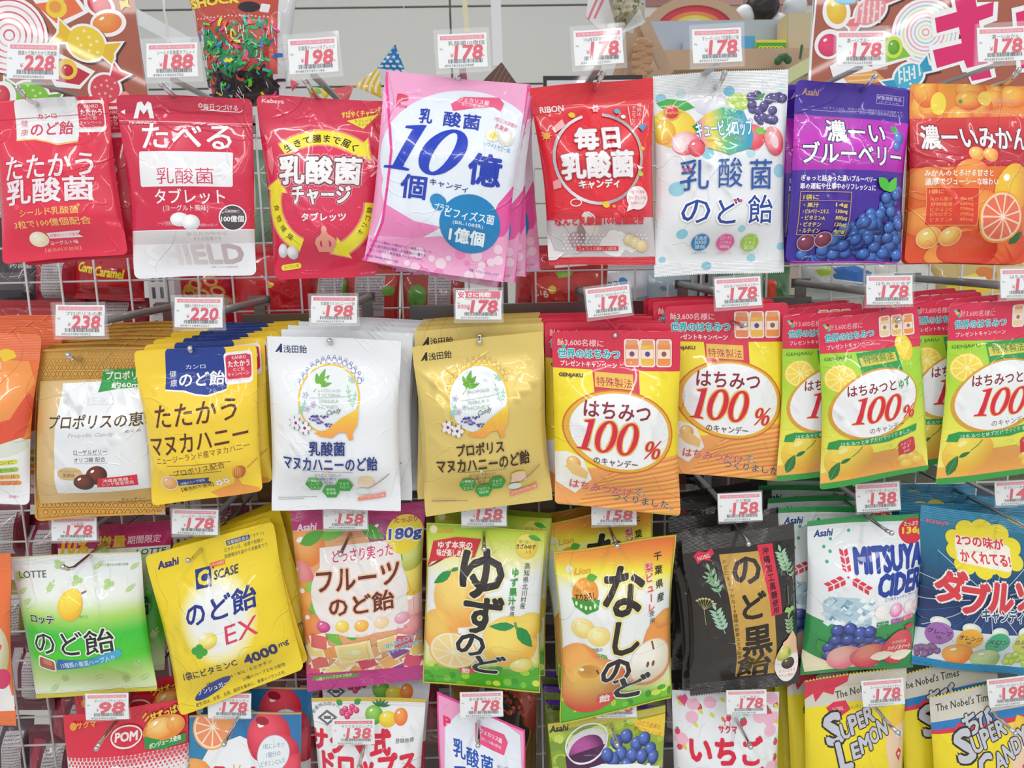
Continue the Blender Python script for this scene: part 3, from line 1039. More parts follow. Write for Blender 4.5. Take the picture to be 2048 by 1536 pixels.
carton(1512, 80, 1572, 105, 2.53, .09, '#58b03c', '#f3e94c', 'green and yellow carton on the shelf', lambda d: (d.P([(1512, 80), (1572, 80), (1572, 85), (1512, 85)], '#f3e94c'), [d.ring(1522 + k * 8, 96, 5, 4, 2, '#f6f03c') for k in range(6)]))
carton(1480, 72, 1510, 105, 2.54, .09, '#58aee0', '#9ccbe8', 'blue carton behind a price tag on the shelf')
carton(1576, 26, 1640, 105, 2.55, .09, '#d9c9a4', '#cdbb90', 'beige kraft box at the right end of the shelf')
carton(1380, 66, 1400, 105, 2.55, .09, '#c8d4e0', '#b8c8d8', 'grey blue carton under the rainbow sign')
V, F = bar_vf(px2w(1540, 172, 2.3), px2w(1650, 112, 2.3), .035, .02, up=(0, 1, 0))
tag(link('sloping_lath', raw_mesh('sloping_lath', V, F, mat('lath', '#dbe0a8', .5))), 'pale green sloping lath under the shelf beside the poster', 'lath')
V, F = bar_vf(px2w(1600, 118, 2.45), px2w(1604, 90, 2.45), .006, .006)
for k, (x, y) in enumerate(((1556, 122), (1570, 114), (1562, 116), (1576, 120))):
    V, F = ball_vf(px2w(x, y, 2.45), .012, V, F, 8, 5)
tag(link('artificial_sprig', raw_mesh('artificial_sprig', V, F, mat('sprig_green', '#3d6b44', .6))), 'dark green artificial sprig on the shelf front', 'sprig')

stand(bpy.data.objects['sloping_lath'], 1550, 168, 2.3)
# hanging bag of beige nuggets and wooden easel behind the round red bag's price tag
flat('hanging_notice', ((1180, -30), (1234, -30), (1206, 66), (1172, 34)), 2.0, 'white and pink notice hanging above a price tag', 'notice', '#f4f2f2', lambda d: [d.L([(1176 + k * 9, 40 - 2 * k), (1196 + k * 9, -6)], 5, '#ef8890') for k in (0, 1.4)])


def nuggets(d):
    rd = random.Random(3)
    for k in range(150):
        d.E(rd.uniform(1205, 1275), rd.uniform(-20, 62), rd.uniform(3, 6), rd.uniform(2, 4), rd.choice(('#8f8a68', '#a8a080', '#c9c2a4', '#6e6a50', '#b8b090')), rd.uniform(0, 180), 7)
    d.P([(1275, 26), (1290, 44), (1252, 88), (1240, 70)], '#f2f6f2')


_d = Design(((1208, -34), (1276, -30), (1292, 46), (1236, 70)), '#c9c2a4'); nuggets(_d)
Pack(_d, 1.95, 0, .03, (0, 0), 0, 0, 4, .002, 3, (.2, 0, .5), crimp=False, name='nugget_bag', nu=12, nv=12).build('clear bag of beige nuggets hanging in front of the rainbow sign', None, 'bag')
ez = tag(bpy.data.objects.new('wooden_easel', None), 'pale wooden easel standing under the bag of nuggets', 'easel'); COL.objects.link(ez); ez.location = px2w(1270, 210, 2.2)
for a_, b_ in (((1246, 190), (1284, 40)), ((1284, 40), (1336, 150)), ((1250, 160), (1330, 150)), ((1262, 66), (1222, 200))):
    p, q = px2w(a_[0], a_[1], 2.2) - np.array(ez.location), px2w(b_[0], b_[1], 2.24) - np.array(ez.location)
    V, F = bar_vf(p, q, .03, .016, up=(0, 1, 0))
    link('easel_leg', raw_mesh('easel_leg', V, F, mat('easel_wood', '#d6b79a', .5, noise=.2)), ez)
for x in (1224, 1334):
    p = px2w(x, 195 if x < 1300 else 150, 2.2) - np.array(ez.location)
    V, F = bar_vf(p, (p[0] * 1.3, p[1], -ez.location[2]), .03, .016, up=(0, 1, 0))
    link('easel_leg', raw_mesh('easel_leg', V, F, mat('easel_wood', '#d6b79a')), ez)
V, F = [], []
for k in range(14):
    p = px2w(1285 + 8 * math.sin(k * 1.9), 84 + k * 5, 2.15) - np.array(ez.location)
    V, F = ball_vf(p, (.02, .012, .012), V, F, 8, 5)
link('wood_carving', raw_mesh('wood_carving', V, F, mat('carving', '#c89a74', .5)), ez)

# ------------------------------------------------------------------ wire grid
YG = 1.20
M_WIRE = mat('wire_coating', '#d2cfcf', .35, coat=.2)
zt, zb = px2w(1000, 262, YG)[2], px2w(1000, 1640, YG)[2]
xl, xr = px2w(-60, 900, YG)[0], px2w(2110, 900, YG)[0]
grid = tag(bpy.data.objects.new('wire_grid_panel', None), 'white wire grid panel carrying all the candy hooks', 'grid panel'); COL.objects.link(grid); grid.location = (0, YG, zb)
V, F = tube_vf([(0, 0, 0), (0, 0, zt - zb)], .0016, 6); vw = raw_mesh('vertical_wire', V, F, M_WIRE, True)
V, F = tube_vf([(xl, 0, 0), (xr, 0, 0)], .0016, 6); hw = raw_mesh('horizontal_wire', V, F, M_WIRE, True)
x = xl + .016
while x < xr:
    link('vertical_wire', vw, grid, (x, 0, 0)); x += .05
z = .02
while z < zt - zb:
    link('horizontal_wire', hw, grid, (0, .0032, z)); z += .05


def upright(xpx, wpx, Y, label, col, y0=250, y1=1640):
    p, q = px2w(xpx, y0, Y), px2w(xpx, y1, Y); w = wpx * Y / FPX
    o = tag(bpy.data.objects.new('slotted_upright', None), label, 'upright'); COL.objects.link(o); o.location = (p[0], Y, q[2])
    m = mat('upright' + col, col, .4)
    H = p[2] - q[2]
    V, F = [], []
    for a, b in ((-.5, -.32), (-.12, .12), (.32, .5)): box_vf(a * w, b * w, 0, .002, 0, H, V, F)
    z = 0
    while z < H:
        box_vf(-.32 * w, -.12 * w, 0, .002, z, z + .008, V, F); box_vf(.12 * w, .32 * w, 0, .002, z, z + .008, V, F); z += .025
    box_vf(-.5 * w, .5 * w, .02, .03, 0, H, V, F); box_vf(-.5 * w, -.46 * w, .002, .02, 0, H, V, F); box_vf(.46 * w, .5 * w, .002, .02, 0, H, V, F)
    link('slotted_channel', raw_mesh('slotted_channel', V, F, m), o)
    V, F = box_vf(.55 * w, .85 * w, .004, .03, 0, H)
    link('side_channel', raw_mesh('side_channel', V, F, m), o)


upright(283, 36, 1.225, 'white slotted upright post behind the grid, left side', '#dfe0e2')
upright(1412, 34, 1.225, 'grey slotted upright post behind the grid, right of centre', '#b9bcbd')

# lower crossbars that carry row two's hooks
for y, x0, x1, lab in ((628, 820, 1620, 'dark steel crossbar behind the second row, right half'), (646, 486, 640, 'short dark steel crossbar left of the silver bags')):
    p, q = px2w(x0, y, 1.18), px2w(x1, y - (x1 - x0) * .02, 1.18)
    V, F = box_vf(p[0], q[0], 1.175, 1.19, p[2] - .012, p[2] + .012)
    tag(link('cross_bar', raw_mesh('cross_bar', V, F, M_STEEL)), lab, 'bar')

# ------------------------------------------------------------------ price tags and hooks
def price_tag(cx, cy, w, h, price, name, Y=.905, tilt=0, lab='', strip='#e8607a', red='#e0254f', special=False, digits=None, seed=1, top=True):
    r = math.radians(-1.5 + tilt)
    c, s = math.cos(r), math.sin(r)
    R_ = lambda x, y: (cx + x * c - y * s, cy + x * s + y * c)
    q = (R_(-w / 2, -h / 2), R_(w / 2, -h / 2), R_(w / 2, h / 2), R_(-w / 2, h / 2))
    d = Design(q, '#f2f3f4')
    X = lambda x, y: R_(x * w / 100, y * h / 70)
    d.R(*X(0, -27), w * .9, h * .12, strip)
    rd = random.Random(seed)
    d.T(name, *X(8, -15.5), w * .74 if len(name) > 6 else None, h * .13, '#454047', .01)
    if special:
        d.R(*X(0, -25), w * .94, h * .24, strip)
        d.T('さに挑戦!', *X(2, -25), w * .5, h * .17, '#ffffff', .04); d.E(*X(-38, -24), h * .16, h * .16, '#fff'); d.T('安', *X(-38, -24), None, h * .22, '#e0254f', .05)
        d.T('厳選価格', *X(-32, 4), w * .27, h * .15, '#e0254f', .03)
    else:
        d.T('お買得品毎日価格応援', *X(0, -27), w * .82, h * .075, '#f6d0d6')
    d.T('¥', *X(-22, 9), None, h * .13, red)
    b = .045
    d.T(price, *X(12, 3.5), w * .58, h * .4, red, .052 if special else b, .12)
    d.T('+税', *X(42, 12), None, h * .06, red)
    d.T('80g', *X(-43, -4), None, h * .06, '#777')
    x = -30
    T = []
    while x < 40:
        bw = rd.choice((.5, .8, 1.3))
        T.append((x, bw)); x += bw + rd.choice((.6, .9, 1.4))
    for x, bw in T: d.R(*X(x, 21.5), w * bw / 100, h * .12, '#3c3a40')
    digits = digits or '49' + ''.join(rd.choice('0123456789') for _ in range(11))
    d.T(digits, *X(-8, 30.5), w * .6, h * .07, '#666', 0, .1)
    org = px2w(cx, cy, Y)
    # clear holder is the thing, the card its part
    W, H = w * Y / FPX, h * Y / FPX
    V, F = box_vf(-W / 2 - .002, W / 2 + .002, -.0022, -.0014, -H / 2 - .0035, H / 2 + .003)
    V, F = box_vf(-W / 2 - .002, W / 2 + .002, .0012, .002, -H / 2 - .0035, H / 2 + .003, V, F)
    V, F = box_vf(-W / 2 - .002, W / 2 + .002, -.0014, .0012, -H / 2 - .0035, -H / 2 - .0022, V, F)
    ho = link('price_tag', raw_mesh('price_tag', V, F, M_CLEAR), None, org)
    ho.rotation_euler = (0, -r + 0.0, 0)
    ho.rotation_euler[1] = r
    tag(ho, lab, 'price tag', 'price tags on the hook ends')
    p = Pack(d, Y, 0, 0, (0, 0), 0, 0, 0, 0, 1, (.45, 0, 0), wav=0, back='#eeeeee', crimp=False, name='price_card', nu=4, nv=4)
    k = p.build(); k.parent = ho
    m = Matrix.Rotation(r, 4, 'Y')
    k.matrix_parent_inverse = (Matrix.Translation(Vector(org)) @ m).inverted()
    return ho


def hook(tx, ty, tip, h=66, rail=True, pipe=False, lab='', Ytip=.925, Yt=.908, railw=.0075, bend=(17, 26)):
    """double hook: chrome prong with turned-up end, label rail above, bracket on the grid."""
    p = px2w(tip[0], tip[1], Ytip)
    b = px2w(tip[0] + bend[0], tip[1] + bend[1], Ytip + .012)
    root = tag(bpy.data.objects.new('display_hook', None), lab, 'hook', 'chrome display hooks with label rails'); COL.objects.link(root)
    root.location = (b[0], YG - .004, b[2])
    o = np.array(root.location)
    pts = [p, p * .35 + b * .65, b + np.array([0, .006, 0]), np.array([b[0], YG - .006, b[2]])]
    V, F = tube_vf([k - o for k in pts], [.0030, .0026, .0026, .0026], 12)
    ball_vf(p - o, .0034, V, F, 10, 6)
    link('prong', raw_mesh('prong', V, F, M_CHROME, True), root)
    t = px2w(tx, ty + h * .5, Yt)
    zr = t[2] + (-.002 if not pipe else .012)
    if rail:
        e = np.array([t[0], YG - .006, zr])
        if pipe:
            V, F = tube_vf([np.array([t[0], Yt + .006, zr]) - o, e - o], .0052, 12)
            link('label_rail', raw_mesh('label_rail', V, F, M_PIPE, True), root)
        else:
            V, F = bar_vf(np.array([t[0], Yt + .003, zr]) - o, e - o, railw, .003)
            link('label_rail', raw_mesh('label_rail', V, F, M_RAIL), root)
    else: zr = b[2] + .045
    z0, z1 = sorted((b[2], zr)); xm = (b[0] + t[0]) / 2; hw_ = max(.012, abs(b[0] - t[0]) / 2 + .006)
    V, F = box_vf(xm - hw_ - o[0], xm + hw_ - o[0], -.006, -.001, z0 - .006 - o[2], z0 + .008 - o[2])
    box_vf(xm - hw_ - o[0], xm + hw_ - o[0], -.006, -.001, z1 - .008 - o[2], z1 + .006 - o[2], V, F)
    box_vf(xm - .008 - o[0], xm + .008 - o[0], -.005, -.001, z0 - o[2], z1 - o[2], V, F)
    link('bracket', raw_mesh('bracket', V, F, M_STEEL), root)
# ------------------------------------------------------------------ toy bag over the top row
d = Design(((364, -60), (602, -60), (568, 212), (424, 214)), '#b8443c')
d.P([(360, -70), (392, -70), (428, 214), (420, 216)], '#d8d8dc'); d.P([(560, -70), (606, -70), (600, 60), (570, 210), (548, 214)], '#dcdcde'); d.P([(384, -70), (560, -70), (562, 80), (552, 100), (392, 60)], '#c45040')
d.P([(380, -60), (560, -60), (560, -8), (384, 10)], '#3c2c34')
d.T('SHOCK', 432, 5, 92, 18, '#f2dc34', .08, o=(.16, '#9c3c30'), rot=-4); d.E(506, 20, 20, 12, '#2c242c'); d.R(537, 21, 16, 18, '#e8e8ec', 2, 6)
for k in range(20): d.E(396 + k * 7.8, 38 + (k % 3), 2, 1.6, '#f0d8d0', 0, 6)
rd = random.Random(61)
cl = ('#1c9c54', '#28b464', '#ec3c84', '#2474c0', '#f4dc34', '#7cdc3c', '#ec5c4c', '#1c7c44', '#38c8c0', '#e84ca0')
for pts, c in ((((410, 70), (425, 62), (445, 90), (462, 110), (480, 118), (478, 140), (455, 135), (430, 110), (408, 120)), '#248c50'), (((500, 72), (514, 74), (528, 100), (524, 120), (504, 122), (494, 104)), '#1f8048'), (((425, 205), (440, 150), (470, 146), (540, 148), (560, 170), (558, 212), (430, 212)), '#3a3838'), (((448, 120), (490, 116), (500, 140), (470, 160), (450, 148)), '#2c9458'), (((397, 132), (412, 138), (410, 165), (398, 160)), '#2474b8'), (((540, 40), (562, 40), (560, 150), (548, 150)), '#dc5a54'), (((392, 62), (400, 60), (402, 80), (390, 84)), '#2870b0')): d.P(pts, c)
for k in range(200):
    x, y = rd.uniform(402, 556), rd.uniform(50, 205); c = rd.choice(cl)
    if 70 < y < 150 and rd.random() < .5: c = rd.choice(('#1c9c54', '#28a45c', '#1c7c44', '#3cc070'))
    if y > 148 and rd.random() < .7: c = rd.choice(('#2c2c34', '#3c3840', '#1c1c24'))
    a = rd.uniform(0, 6.2); l = rd.uniform(10, 22)
    pts = [(x, y)]
    for j in range(3): a += rd.uniform(-.9, .9); pts.append((pts[-1][0] + l / 3 * math.cos(a), pts[-1][1] + l / 3 * math.sin(a)))
    d.L(pts, rd.uniform(3, 7), c)
for k in range(30): x, y = rd.uniform(396, 562), rd.uniform(46, 200); d.L([(x, y), (x + rd.uniform(-4, 12), y + rd.uniform(4, 18))], 1.3, '#eef2f4')
Pack(d, 1.3, 0, .02, (.02, .02), 0, .03, 10, .0025, 401, (.12, 0, .7), crimp=False, back='#c8c8cc', hole=(480, -50), name='toy_bag').build('clear bag crammed with colourful rubber creatures under a red-brown header', None, 'toy bag')

# ------------------------------------------------------------------ goods of the aisle behind, seen through the grid
def info(d, x, y, w, h, seed):
    d.R(x, y, w, h, '#b9b2b4'); d.lines(x - w * .44, y - h * .45, x + w * .44, y + h * .45, max(3, int(h / 6)), '#5c4c54', 1.6, seed)


def back_bag(x0, y0, x1, y1, col, label, draw=None, Y=1.3, puff=.02, rot=0, seed=1, film=(.22, 0, .5), sp=(.08, .07)):
    t = rot * (x1 - x0)
    d = Design(((x0, y0 + t), (x1, y0 - t), (x1 + t * .3, y1 - t), (x0 + t * .3, y1 + t)), col)
    if draw: draw(d)
    return Pack(d, Y, 0, puff, sp, 0, .03, 6, .002, seed, film, back=col, name='snack_bag', nu=16, nv=16).build(label, 'snack bags on the aisle behind the grid', 'snack bag')


RB = '#a81c34'
back_bag(-40, 470, 100, 690, '#3c3438', 'black snack bag behind the grid under the leftmost red pouch', lambda d: (d.R(24, 560, 110, 34, '#5c5458'), info(d, 70, 640, 60, 60, 3), d.T('内容量', 52, 530, 40, 9, '#d8d4d4')), seed=2)
back_bag(70, 480, 170, 625, RB, 'dark red bag with a grey info table behind the grid', lambda d: (info(d, 118, 560, 44, 70, 4), d.ring(84, 540, 14, 12, 2, '#d8848c')), 1.28, seed=3)
back_bag(148, 500, 290, 600, '#b81c28', 'red caramel corn bag with yellow lettering behind the grid', lambda d: (d.T('Caramel', 232, 544, 56, 18, '#f4e434', .06, .1, rot=6), d.T('Corn', 180, 534, 34, 18, '#f4e434', .06, .1, rot=6), d.T('Caramel Corn', 224, 558, 60, 6, '#d88c34')), 1.27, rot=-.02, seed=4)
back_bag(150, 596, 300, 720, '#8c1828', 'dark red snack bag low behind the grid beside the slotted post', lambda d: (info(d, 236, 626, 44, 44, 6), d.P([(150, 640), (210, 610), (220, 640), (160, 690)], '#b83c34')), 1.29, seed=5)
back_bag(-30, 600, 130, 760, '#a8242c', 'brick red foil bag behind the orange pouches at the left edge', None, 1.25, seed=6)


def rings(d):
    for x, y in ((400, 566), (430, 560), (416, 586), (444, 580), (388, 584), (458, 600)): d.ring(x, y, 15, 11, 6, '#e8a048', 20); d.ring(x, y, 12, 8, 2, '#f4c878', 20)
    d.E(386, 574, 9, 8, '#d8b434'); d.E(440, 600, 28, 9, '#e8e4e0')


back_bag(330, 490, 480, 690, '#c81c34', 'red bag printed with ring snacks behind the grid', rings, 1.3, seed=7)
back_bag(466, 490, 625, 680, '#d8202c', 'plain bright red bag with one yellow spot behind the grid', lambda d: (d.E(548, 568, 8, 5, '#f0d434', -20), d.R(580, 610, 30, 3, '#e85058')), 1.28, seed=8)
back_bag(610, 520, 700, 680, '#b84838', 'brown red bag with a grey info table behind the silver bags', lambda d: (info(d, 664, 590, 50, 90, 9), d.P([(690, 560), (700, 560), (700, 600), (688, 600)], '#5cac3c')), 1.3, seed=9)
back_bag(690, 520, 800, 680, '#c43c38', 'red bag with a grey table and a green spot behind the grid', lambda d: (info(d, 742, 590, 60, 80, 10), d.E(780, 580, 12, 10, '#6cb43c')), 1.3, seed=10)
back_bag(800, 530, 930, 680, '#a83c30', 'rust red bag with a large info table under the pink stack', lambda d: (info(d, 880, 590, 46, 80, 11), d.E(835, 590, 20, 22, '#5c9c3c')), 1.3, seed=11)
back_bag(1030, 490, 1110, 640, '#c83038', 'narrow red bag beside the corner of the pink bags', None, 1.31, seed=12)
back_bag(1060, 534, 1215, 650, '#d03428', 'glossy red bag with a yellow spot under the round-logo bag', lambda d: (d.E(1102, 578, 8, 8, '#f0c83c'), d.T('いも', 1082, 586, 24, 14, '#f4e8d8', .06, rot=10), d.P([(1110, 545), (1150, 540), (1140, 552), (1118, 556)], '#8cc83c')), 1.28, rot=.04, seed=13)
back_bag(1195, 530, 1300, 640, '#e0e4ea', 'white and blue bag behind the price tag between the grids', lambda d: (d.T('ポッコ', 1216, 565, 30, 11, '#2c5494', .08), d.E(1243, 562, 9, 8, '#3c84c8'), d.P([(1200, 600), (1300, 590), (1300, 640), (1200, 640)], '#9cb4cc')), 1.3, seed=14)
back_bag(1285, 520, 1400, 640, '#b8cfd8', 'pale blue frosted bag behind the white fruit bag', lambda d: [d.E(x, y, 7, 5, c, 20, 8) for x, y, c in ((1300, 560, '#e8f0f2'), (1320, 575, '#7ca4b8'), (1344, 566, '#eef4f4'), (1360, 580, '#6c94ac'), (1330, 592, '#dfeaee'))], 1.3, seed=15)
back_bag(1425, 520, 1505, 640, '#6c8c70', 'muted green box-bag right of the grey post', lambda d: d.R(1445, 560, 30, 14, '#c8d4c0'), 1.3, seed=16)
back_bag(1500, 520, 1580, 640, '#4c7c50', 'dark green bag with an orange red square', lambda d: d.R(1532, 580, 20, 44, '#e8502c'), 1.31, seed=17)
back_bag(1600, 500, 1750, 600, '#dfe8e4', 'white bag with blue waves behind the violet pouch', lambda d: (d.P([(1640, 535), (1700, 530), (1740, 545), (1720, 570), (1660, 560)], '#3c7cd0'), d.P([(1620, 540), (1650, 532), (1660, 545), (1630, 552)], '#b8d848'), d.L([(1640, 556), (1720, 566)], 4, '#f0f4f8')), 1.28, seed=18)
back_bag(1580, 590, 1700, 660, '#84a08c', 'grey green bag low behind the crossbar', None, 1.32, seed=19)
back_bag(1740, 500, 1880, 640, '#d8d8d2', 'white bag behind the tag over the yuzu pouches', lambda d: d.R(1800, 560, 60, 12, '#b8b4b0'), 1.31, seed=20)
back_bag(1860, 500, 2080, 660, '#c8b070', 'yellow brown bag behind the grid at the right edge', lambda d: (d.P([(1880, 560), (1960, 540), (1990, 620), (1900, 640)], '#f0d038'), d.E(1960, 545, 20, 12, '#d87c34'), d.R(1930, 560, 50, 16, '#ece8e0')), 1.3, seed=21)

# dark red boxes and bags behind the lower left of the grid
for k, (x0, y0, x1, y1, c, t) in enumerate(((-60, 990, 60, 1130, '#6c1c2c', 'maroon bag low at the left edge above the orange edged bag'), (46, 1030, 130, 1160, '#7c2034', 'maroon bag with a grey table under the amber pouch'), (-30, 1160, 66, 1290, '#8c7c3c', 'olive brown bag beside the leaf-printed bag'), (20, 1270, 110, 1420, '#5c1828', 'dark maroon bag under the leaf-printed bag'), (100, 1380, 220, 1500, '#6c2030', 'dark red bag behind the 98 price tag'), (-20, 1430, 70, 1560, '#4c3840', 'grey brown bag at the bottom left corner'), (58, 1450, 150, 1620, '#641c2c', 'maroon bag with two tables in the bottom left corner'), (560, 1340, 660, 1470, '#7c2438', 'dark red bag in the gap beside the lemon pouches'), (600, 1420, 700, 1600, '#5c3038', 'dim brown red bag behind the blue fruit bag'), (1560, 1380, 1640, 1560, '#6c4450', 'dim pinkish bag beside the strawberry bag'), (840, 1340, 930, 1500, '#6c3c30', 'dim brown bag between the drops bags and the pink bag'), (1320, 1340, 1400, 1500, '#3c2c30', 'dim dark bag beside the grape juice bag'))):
    w, h = x1 - x0, y1 - y0
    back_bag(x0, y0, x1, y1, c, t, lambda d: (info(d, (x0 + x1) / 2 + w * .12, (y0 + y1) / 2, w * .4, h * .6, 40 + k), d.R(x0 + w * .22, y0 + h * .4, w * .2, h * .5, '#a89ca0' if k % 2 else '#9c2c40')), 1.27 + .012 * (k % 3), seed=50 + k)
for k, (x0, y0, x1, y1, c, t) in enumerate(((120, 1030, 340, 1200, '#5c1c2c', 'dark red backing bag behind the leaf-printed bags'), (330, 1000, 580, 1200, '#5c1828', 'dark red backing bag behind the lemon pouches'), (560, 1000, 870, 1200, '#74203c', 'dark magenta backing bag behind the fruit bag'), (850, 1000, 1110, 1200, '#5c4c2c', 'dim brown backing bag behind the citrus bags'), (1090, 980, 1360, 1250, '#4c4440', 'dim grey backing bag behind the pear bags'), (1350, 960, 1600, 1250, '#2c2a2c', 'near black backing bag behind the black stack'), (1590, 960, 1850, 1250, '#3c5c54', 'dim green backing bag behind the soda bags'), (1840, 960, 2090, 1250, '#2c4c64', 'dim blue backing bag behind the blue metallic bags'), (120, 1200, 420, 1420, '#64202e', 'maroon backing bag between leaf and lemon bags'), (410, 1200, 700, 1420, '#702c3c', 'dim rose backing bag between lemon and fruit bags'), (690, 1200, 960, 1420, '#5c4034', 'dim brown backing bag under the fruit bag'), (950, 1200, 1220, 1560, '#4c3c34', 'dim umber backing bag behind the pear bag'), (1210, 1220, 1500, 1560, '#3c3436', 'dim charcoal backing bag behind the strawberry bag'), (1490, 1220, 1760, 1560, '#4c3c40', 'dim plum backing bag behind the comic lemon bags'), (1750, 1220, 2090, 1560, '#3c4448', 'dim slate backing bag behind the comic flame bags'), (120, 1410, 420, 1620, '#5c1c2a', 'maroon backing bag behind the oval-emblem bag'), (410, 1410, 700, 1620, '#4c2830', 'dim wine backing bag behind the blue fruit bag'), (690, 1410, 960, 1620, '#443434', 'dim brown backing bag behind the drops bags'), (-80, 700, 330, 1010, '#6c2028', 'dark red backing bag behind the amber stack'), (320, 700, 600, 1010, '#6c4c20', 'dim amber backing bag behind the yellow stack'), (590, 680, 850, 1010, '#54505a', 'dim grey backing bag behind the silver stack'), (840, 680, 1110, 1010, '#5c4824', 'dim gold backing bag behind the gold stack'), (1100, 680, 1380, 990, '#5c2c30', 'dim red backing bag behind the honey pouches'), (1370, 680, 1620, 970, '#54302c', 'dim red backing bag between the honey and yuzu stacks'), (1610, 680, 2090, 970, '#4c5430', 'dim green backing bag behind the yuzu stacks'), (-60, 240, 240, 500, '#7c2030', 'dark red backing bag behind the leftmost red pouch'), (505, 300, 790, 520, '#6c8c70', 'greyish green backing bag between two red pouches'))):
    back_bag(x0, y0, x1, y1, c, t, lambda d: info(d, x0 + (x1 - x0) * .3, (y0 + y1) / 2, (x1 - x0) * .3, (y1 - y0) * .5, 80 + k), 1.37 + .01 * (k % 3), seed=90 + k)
# ------------------------------------------------------------------ top row
W_ = '#f4f3f5'


def sticker(d, cx, cy, w=56, h=64, rot=0):
    d.R(cx, cy, w + 6, h + 6, '#f6f2f2', 8, rot); d.R(cx, cy - 2, w, h - 10, '#dc3550', 6, rot)
    d.P([(cx + w * .34, cy - h * .44), (cx + w * .42, cy - h * .66), (cx + w * .5, cy - h * .44)], '#f6f2f2')
    d.T('KANRO', cx, cy - h * .34, w * .55, 7, W_, .05, rot=rot); d.T('たたかう', cx, cy - h * .13, w * .84, 12, W_, .04, rot=rot)
    d.T('のど飴', cx, cy + h * .06, w * .45, 8, '#f9d9d9', rot=rot); d.T('キャンペーン', cx, cy + h * .22, w * .84, 7, W_, .02, rot=rot)
    d.T('必ずもらえるキャンペーン', cx, cy + h * .4, w * .9, 5, '#d97a86', rot=rot)


def kanro_head(d, cx, top, w, h, bg, ink, tx):
    d.P([(cx - w * .5, top), (cx + w * .47, top - 2), (cx + w * .55, top + h), (cx + w * .2, top + h + 6), (cx - w * .1, top + h), (cx - w * .42, top + h)], bg)


d = Design(((-15, 202), (214, 191), (256, 508), (4, 527)), '#e3304c')
d.P([(26, 190), (153, 184), (164, 282), (126, 289), (75, 278), (36, 280)], '#f1f0f2')
d.L([(36, 281), (75, 279), (100, 284), (126, 291), (164, 284)], 3, '#f5c766')
d.T('カンロ', 94, 232, 40, 10, '#d6425c', .03)
d.T('のど飴', 106, 257, 90, 28, '#d6425c', .03); d._ch('健', 49, 247, 15, '#d6425c'); d._ch('康', 51, 265, 15, '#d6425c')
sticker(d, 183, 232, 52, 58)
d.T('たたかう', 108, 334, 182, 46, '#f1e6ea', .02, .08, o=(.045, '#c9304c')); d.T('乳酸菌', 110, 382, 182, 48, '#f1e6ea', .03, .05, o=(.055, '#c9304c'))
d.T('シールド乳酸菌', 113, 424, 120, 15, '#f7c06c', .02); d.T('3粒で100億個配合', 116, 446, 154, 15, '#f7c06c', .02); d.E(174, 411, 3, 3, '#f7a04c')
d.ball(85, 479, 20, 15, '#fbf6e2', '#e9d9b0'); d.P([(104, 467), (172, 461), (166, 468), (174, 474), (108, 478)], '#f3dfe2'); d.T('29種のハーブ使用', 138, 470, 56, 6, '#d6425c')
d.T('ヨーグルト味', 134, 485, 54, 8, W_, .02); d.T('【着色料不使用】', 129, 499, 70, 8, '#f6a58c', .02)
d.L([(-10, 240), (218, 226)], 1, '#c62843')
P1 = Pack(d, .955, -.01, .016, (.13, .03), 10, .03, 11, .0015, 3, (.2, 0, .55), zipper=True, crimp=False, back='#c9283f', hole=(98, 213))
P1.build('red pouch with a white header cut by the left frame edge in the top row')
dup(P1.root, (.012, .022, -.003), 'red pouch peeking out behind the leftmost red pouch of the top row', rot=(0, 0, .04))

d = Design(((234, 189), (505, 196), (514, 549), (272, 557)), '#d5284a')
for k in range(14): d.L([(234, 190 + k * 2.6), (506, 197 + k * 2.6)], .8, '#b81e3e')
d.P([(268, 236), (276, 205), (284, 203), (290, 212), (296, 203), (303, 207), (309, 236), (300, 236), (296, 218), (288, 228), (281, 218), (277, 236)], W_); d.T('MORINAGA', 287, 244, 52, 8, W_, .04)
d.ring(401, 211, 4, 4, 1.5, W_); d.T('毎日つづける', 441, 214, 66, 12, W_, .02); d.L([(402, 219), (480, 223), (486, 219)], 1.4, W_); d.P([(243, 223), (252, 218), (252, 228)], W_)
d.L([(240, 240), (505, 247)], 1.6, '#f4a6b4'); d.L([(240, 246), (505, 253)], 1, '#a51b38')
d.T('たべる', 376, 272, 172, 50, W_, .02)
d.R(379, 338, 184, 70, '#eeedf0', 4); d.T('乳酸菌', 381, 352, 112, 32, '#d43e60', 0)
d.T('タブレット', 390, 392, 138, 30, W_, .015); d.T('(ヨーグルト風味)', 383, 416, 90, 14, W_, .01)
d.T('シールド乳酸菌配合', 345, 446, 36, 9, '#f1b6c2'); d.T('4種類の21粒入り', 428, 449, 36, 6, '#f1b6c2')
d.ball(372, 438, 19, 14, '#fbfbfc', '#cfced6'); d.ball(394, 444, 18, 16, '#fbfbfc', '#c8c8d0')
d.P([(266, 460), (520, 456), (522, 560), (270, 570)], '#ecebf0'); d.P([(266, 462), (520, 458), (520, 484), (268, 488)], '#d8d2d4')
d.E(473, 434, 26, 27, '#4a4146'); d.ring(473, 434, 26, 27, 2.4, W_); d.T('1粒に', 473, 421, 26, 7, '#c9a8a8', .02); d.T('100億個', 473, 436, 42, 13, W_, .03)
d.T('からだの中から', 424, 466, 80, 8, '#a8a2a4'); d.T('まもる習慣です', 424, 476, 56, 8, '#a8a2a4')
d.T('SHIELD', 395, 508, 196, 38, vgrad((296, '#f8f8fa'), (400, '#d8ccd0'), (490, '#b9a6aa')), .05); d.T('健康のための乳酸菌習慣', 450, 533, 56, 4, '#b8b4ba')
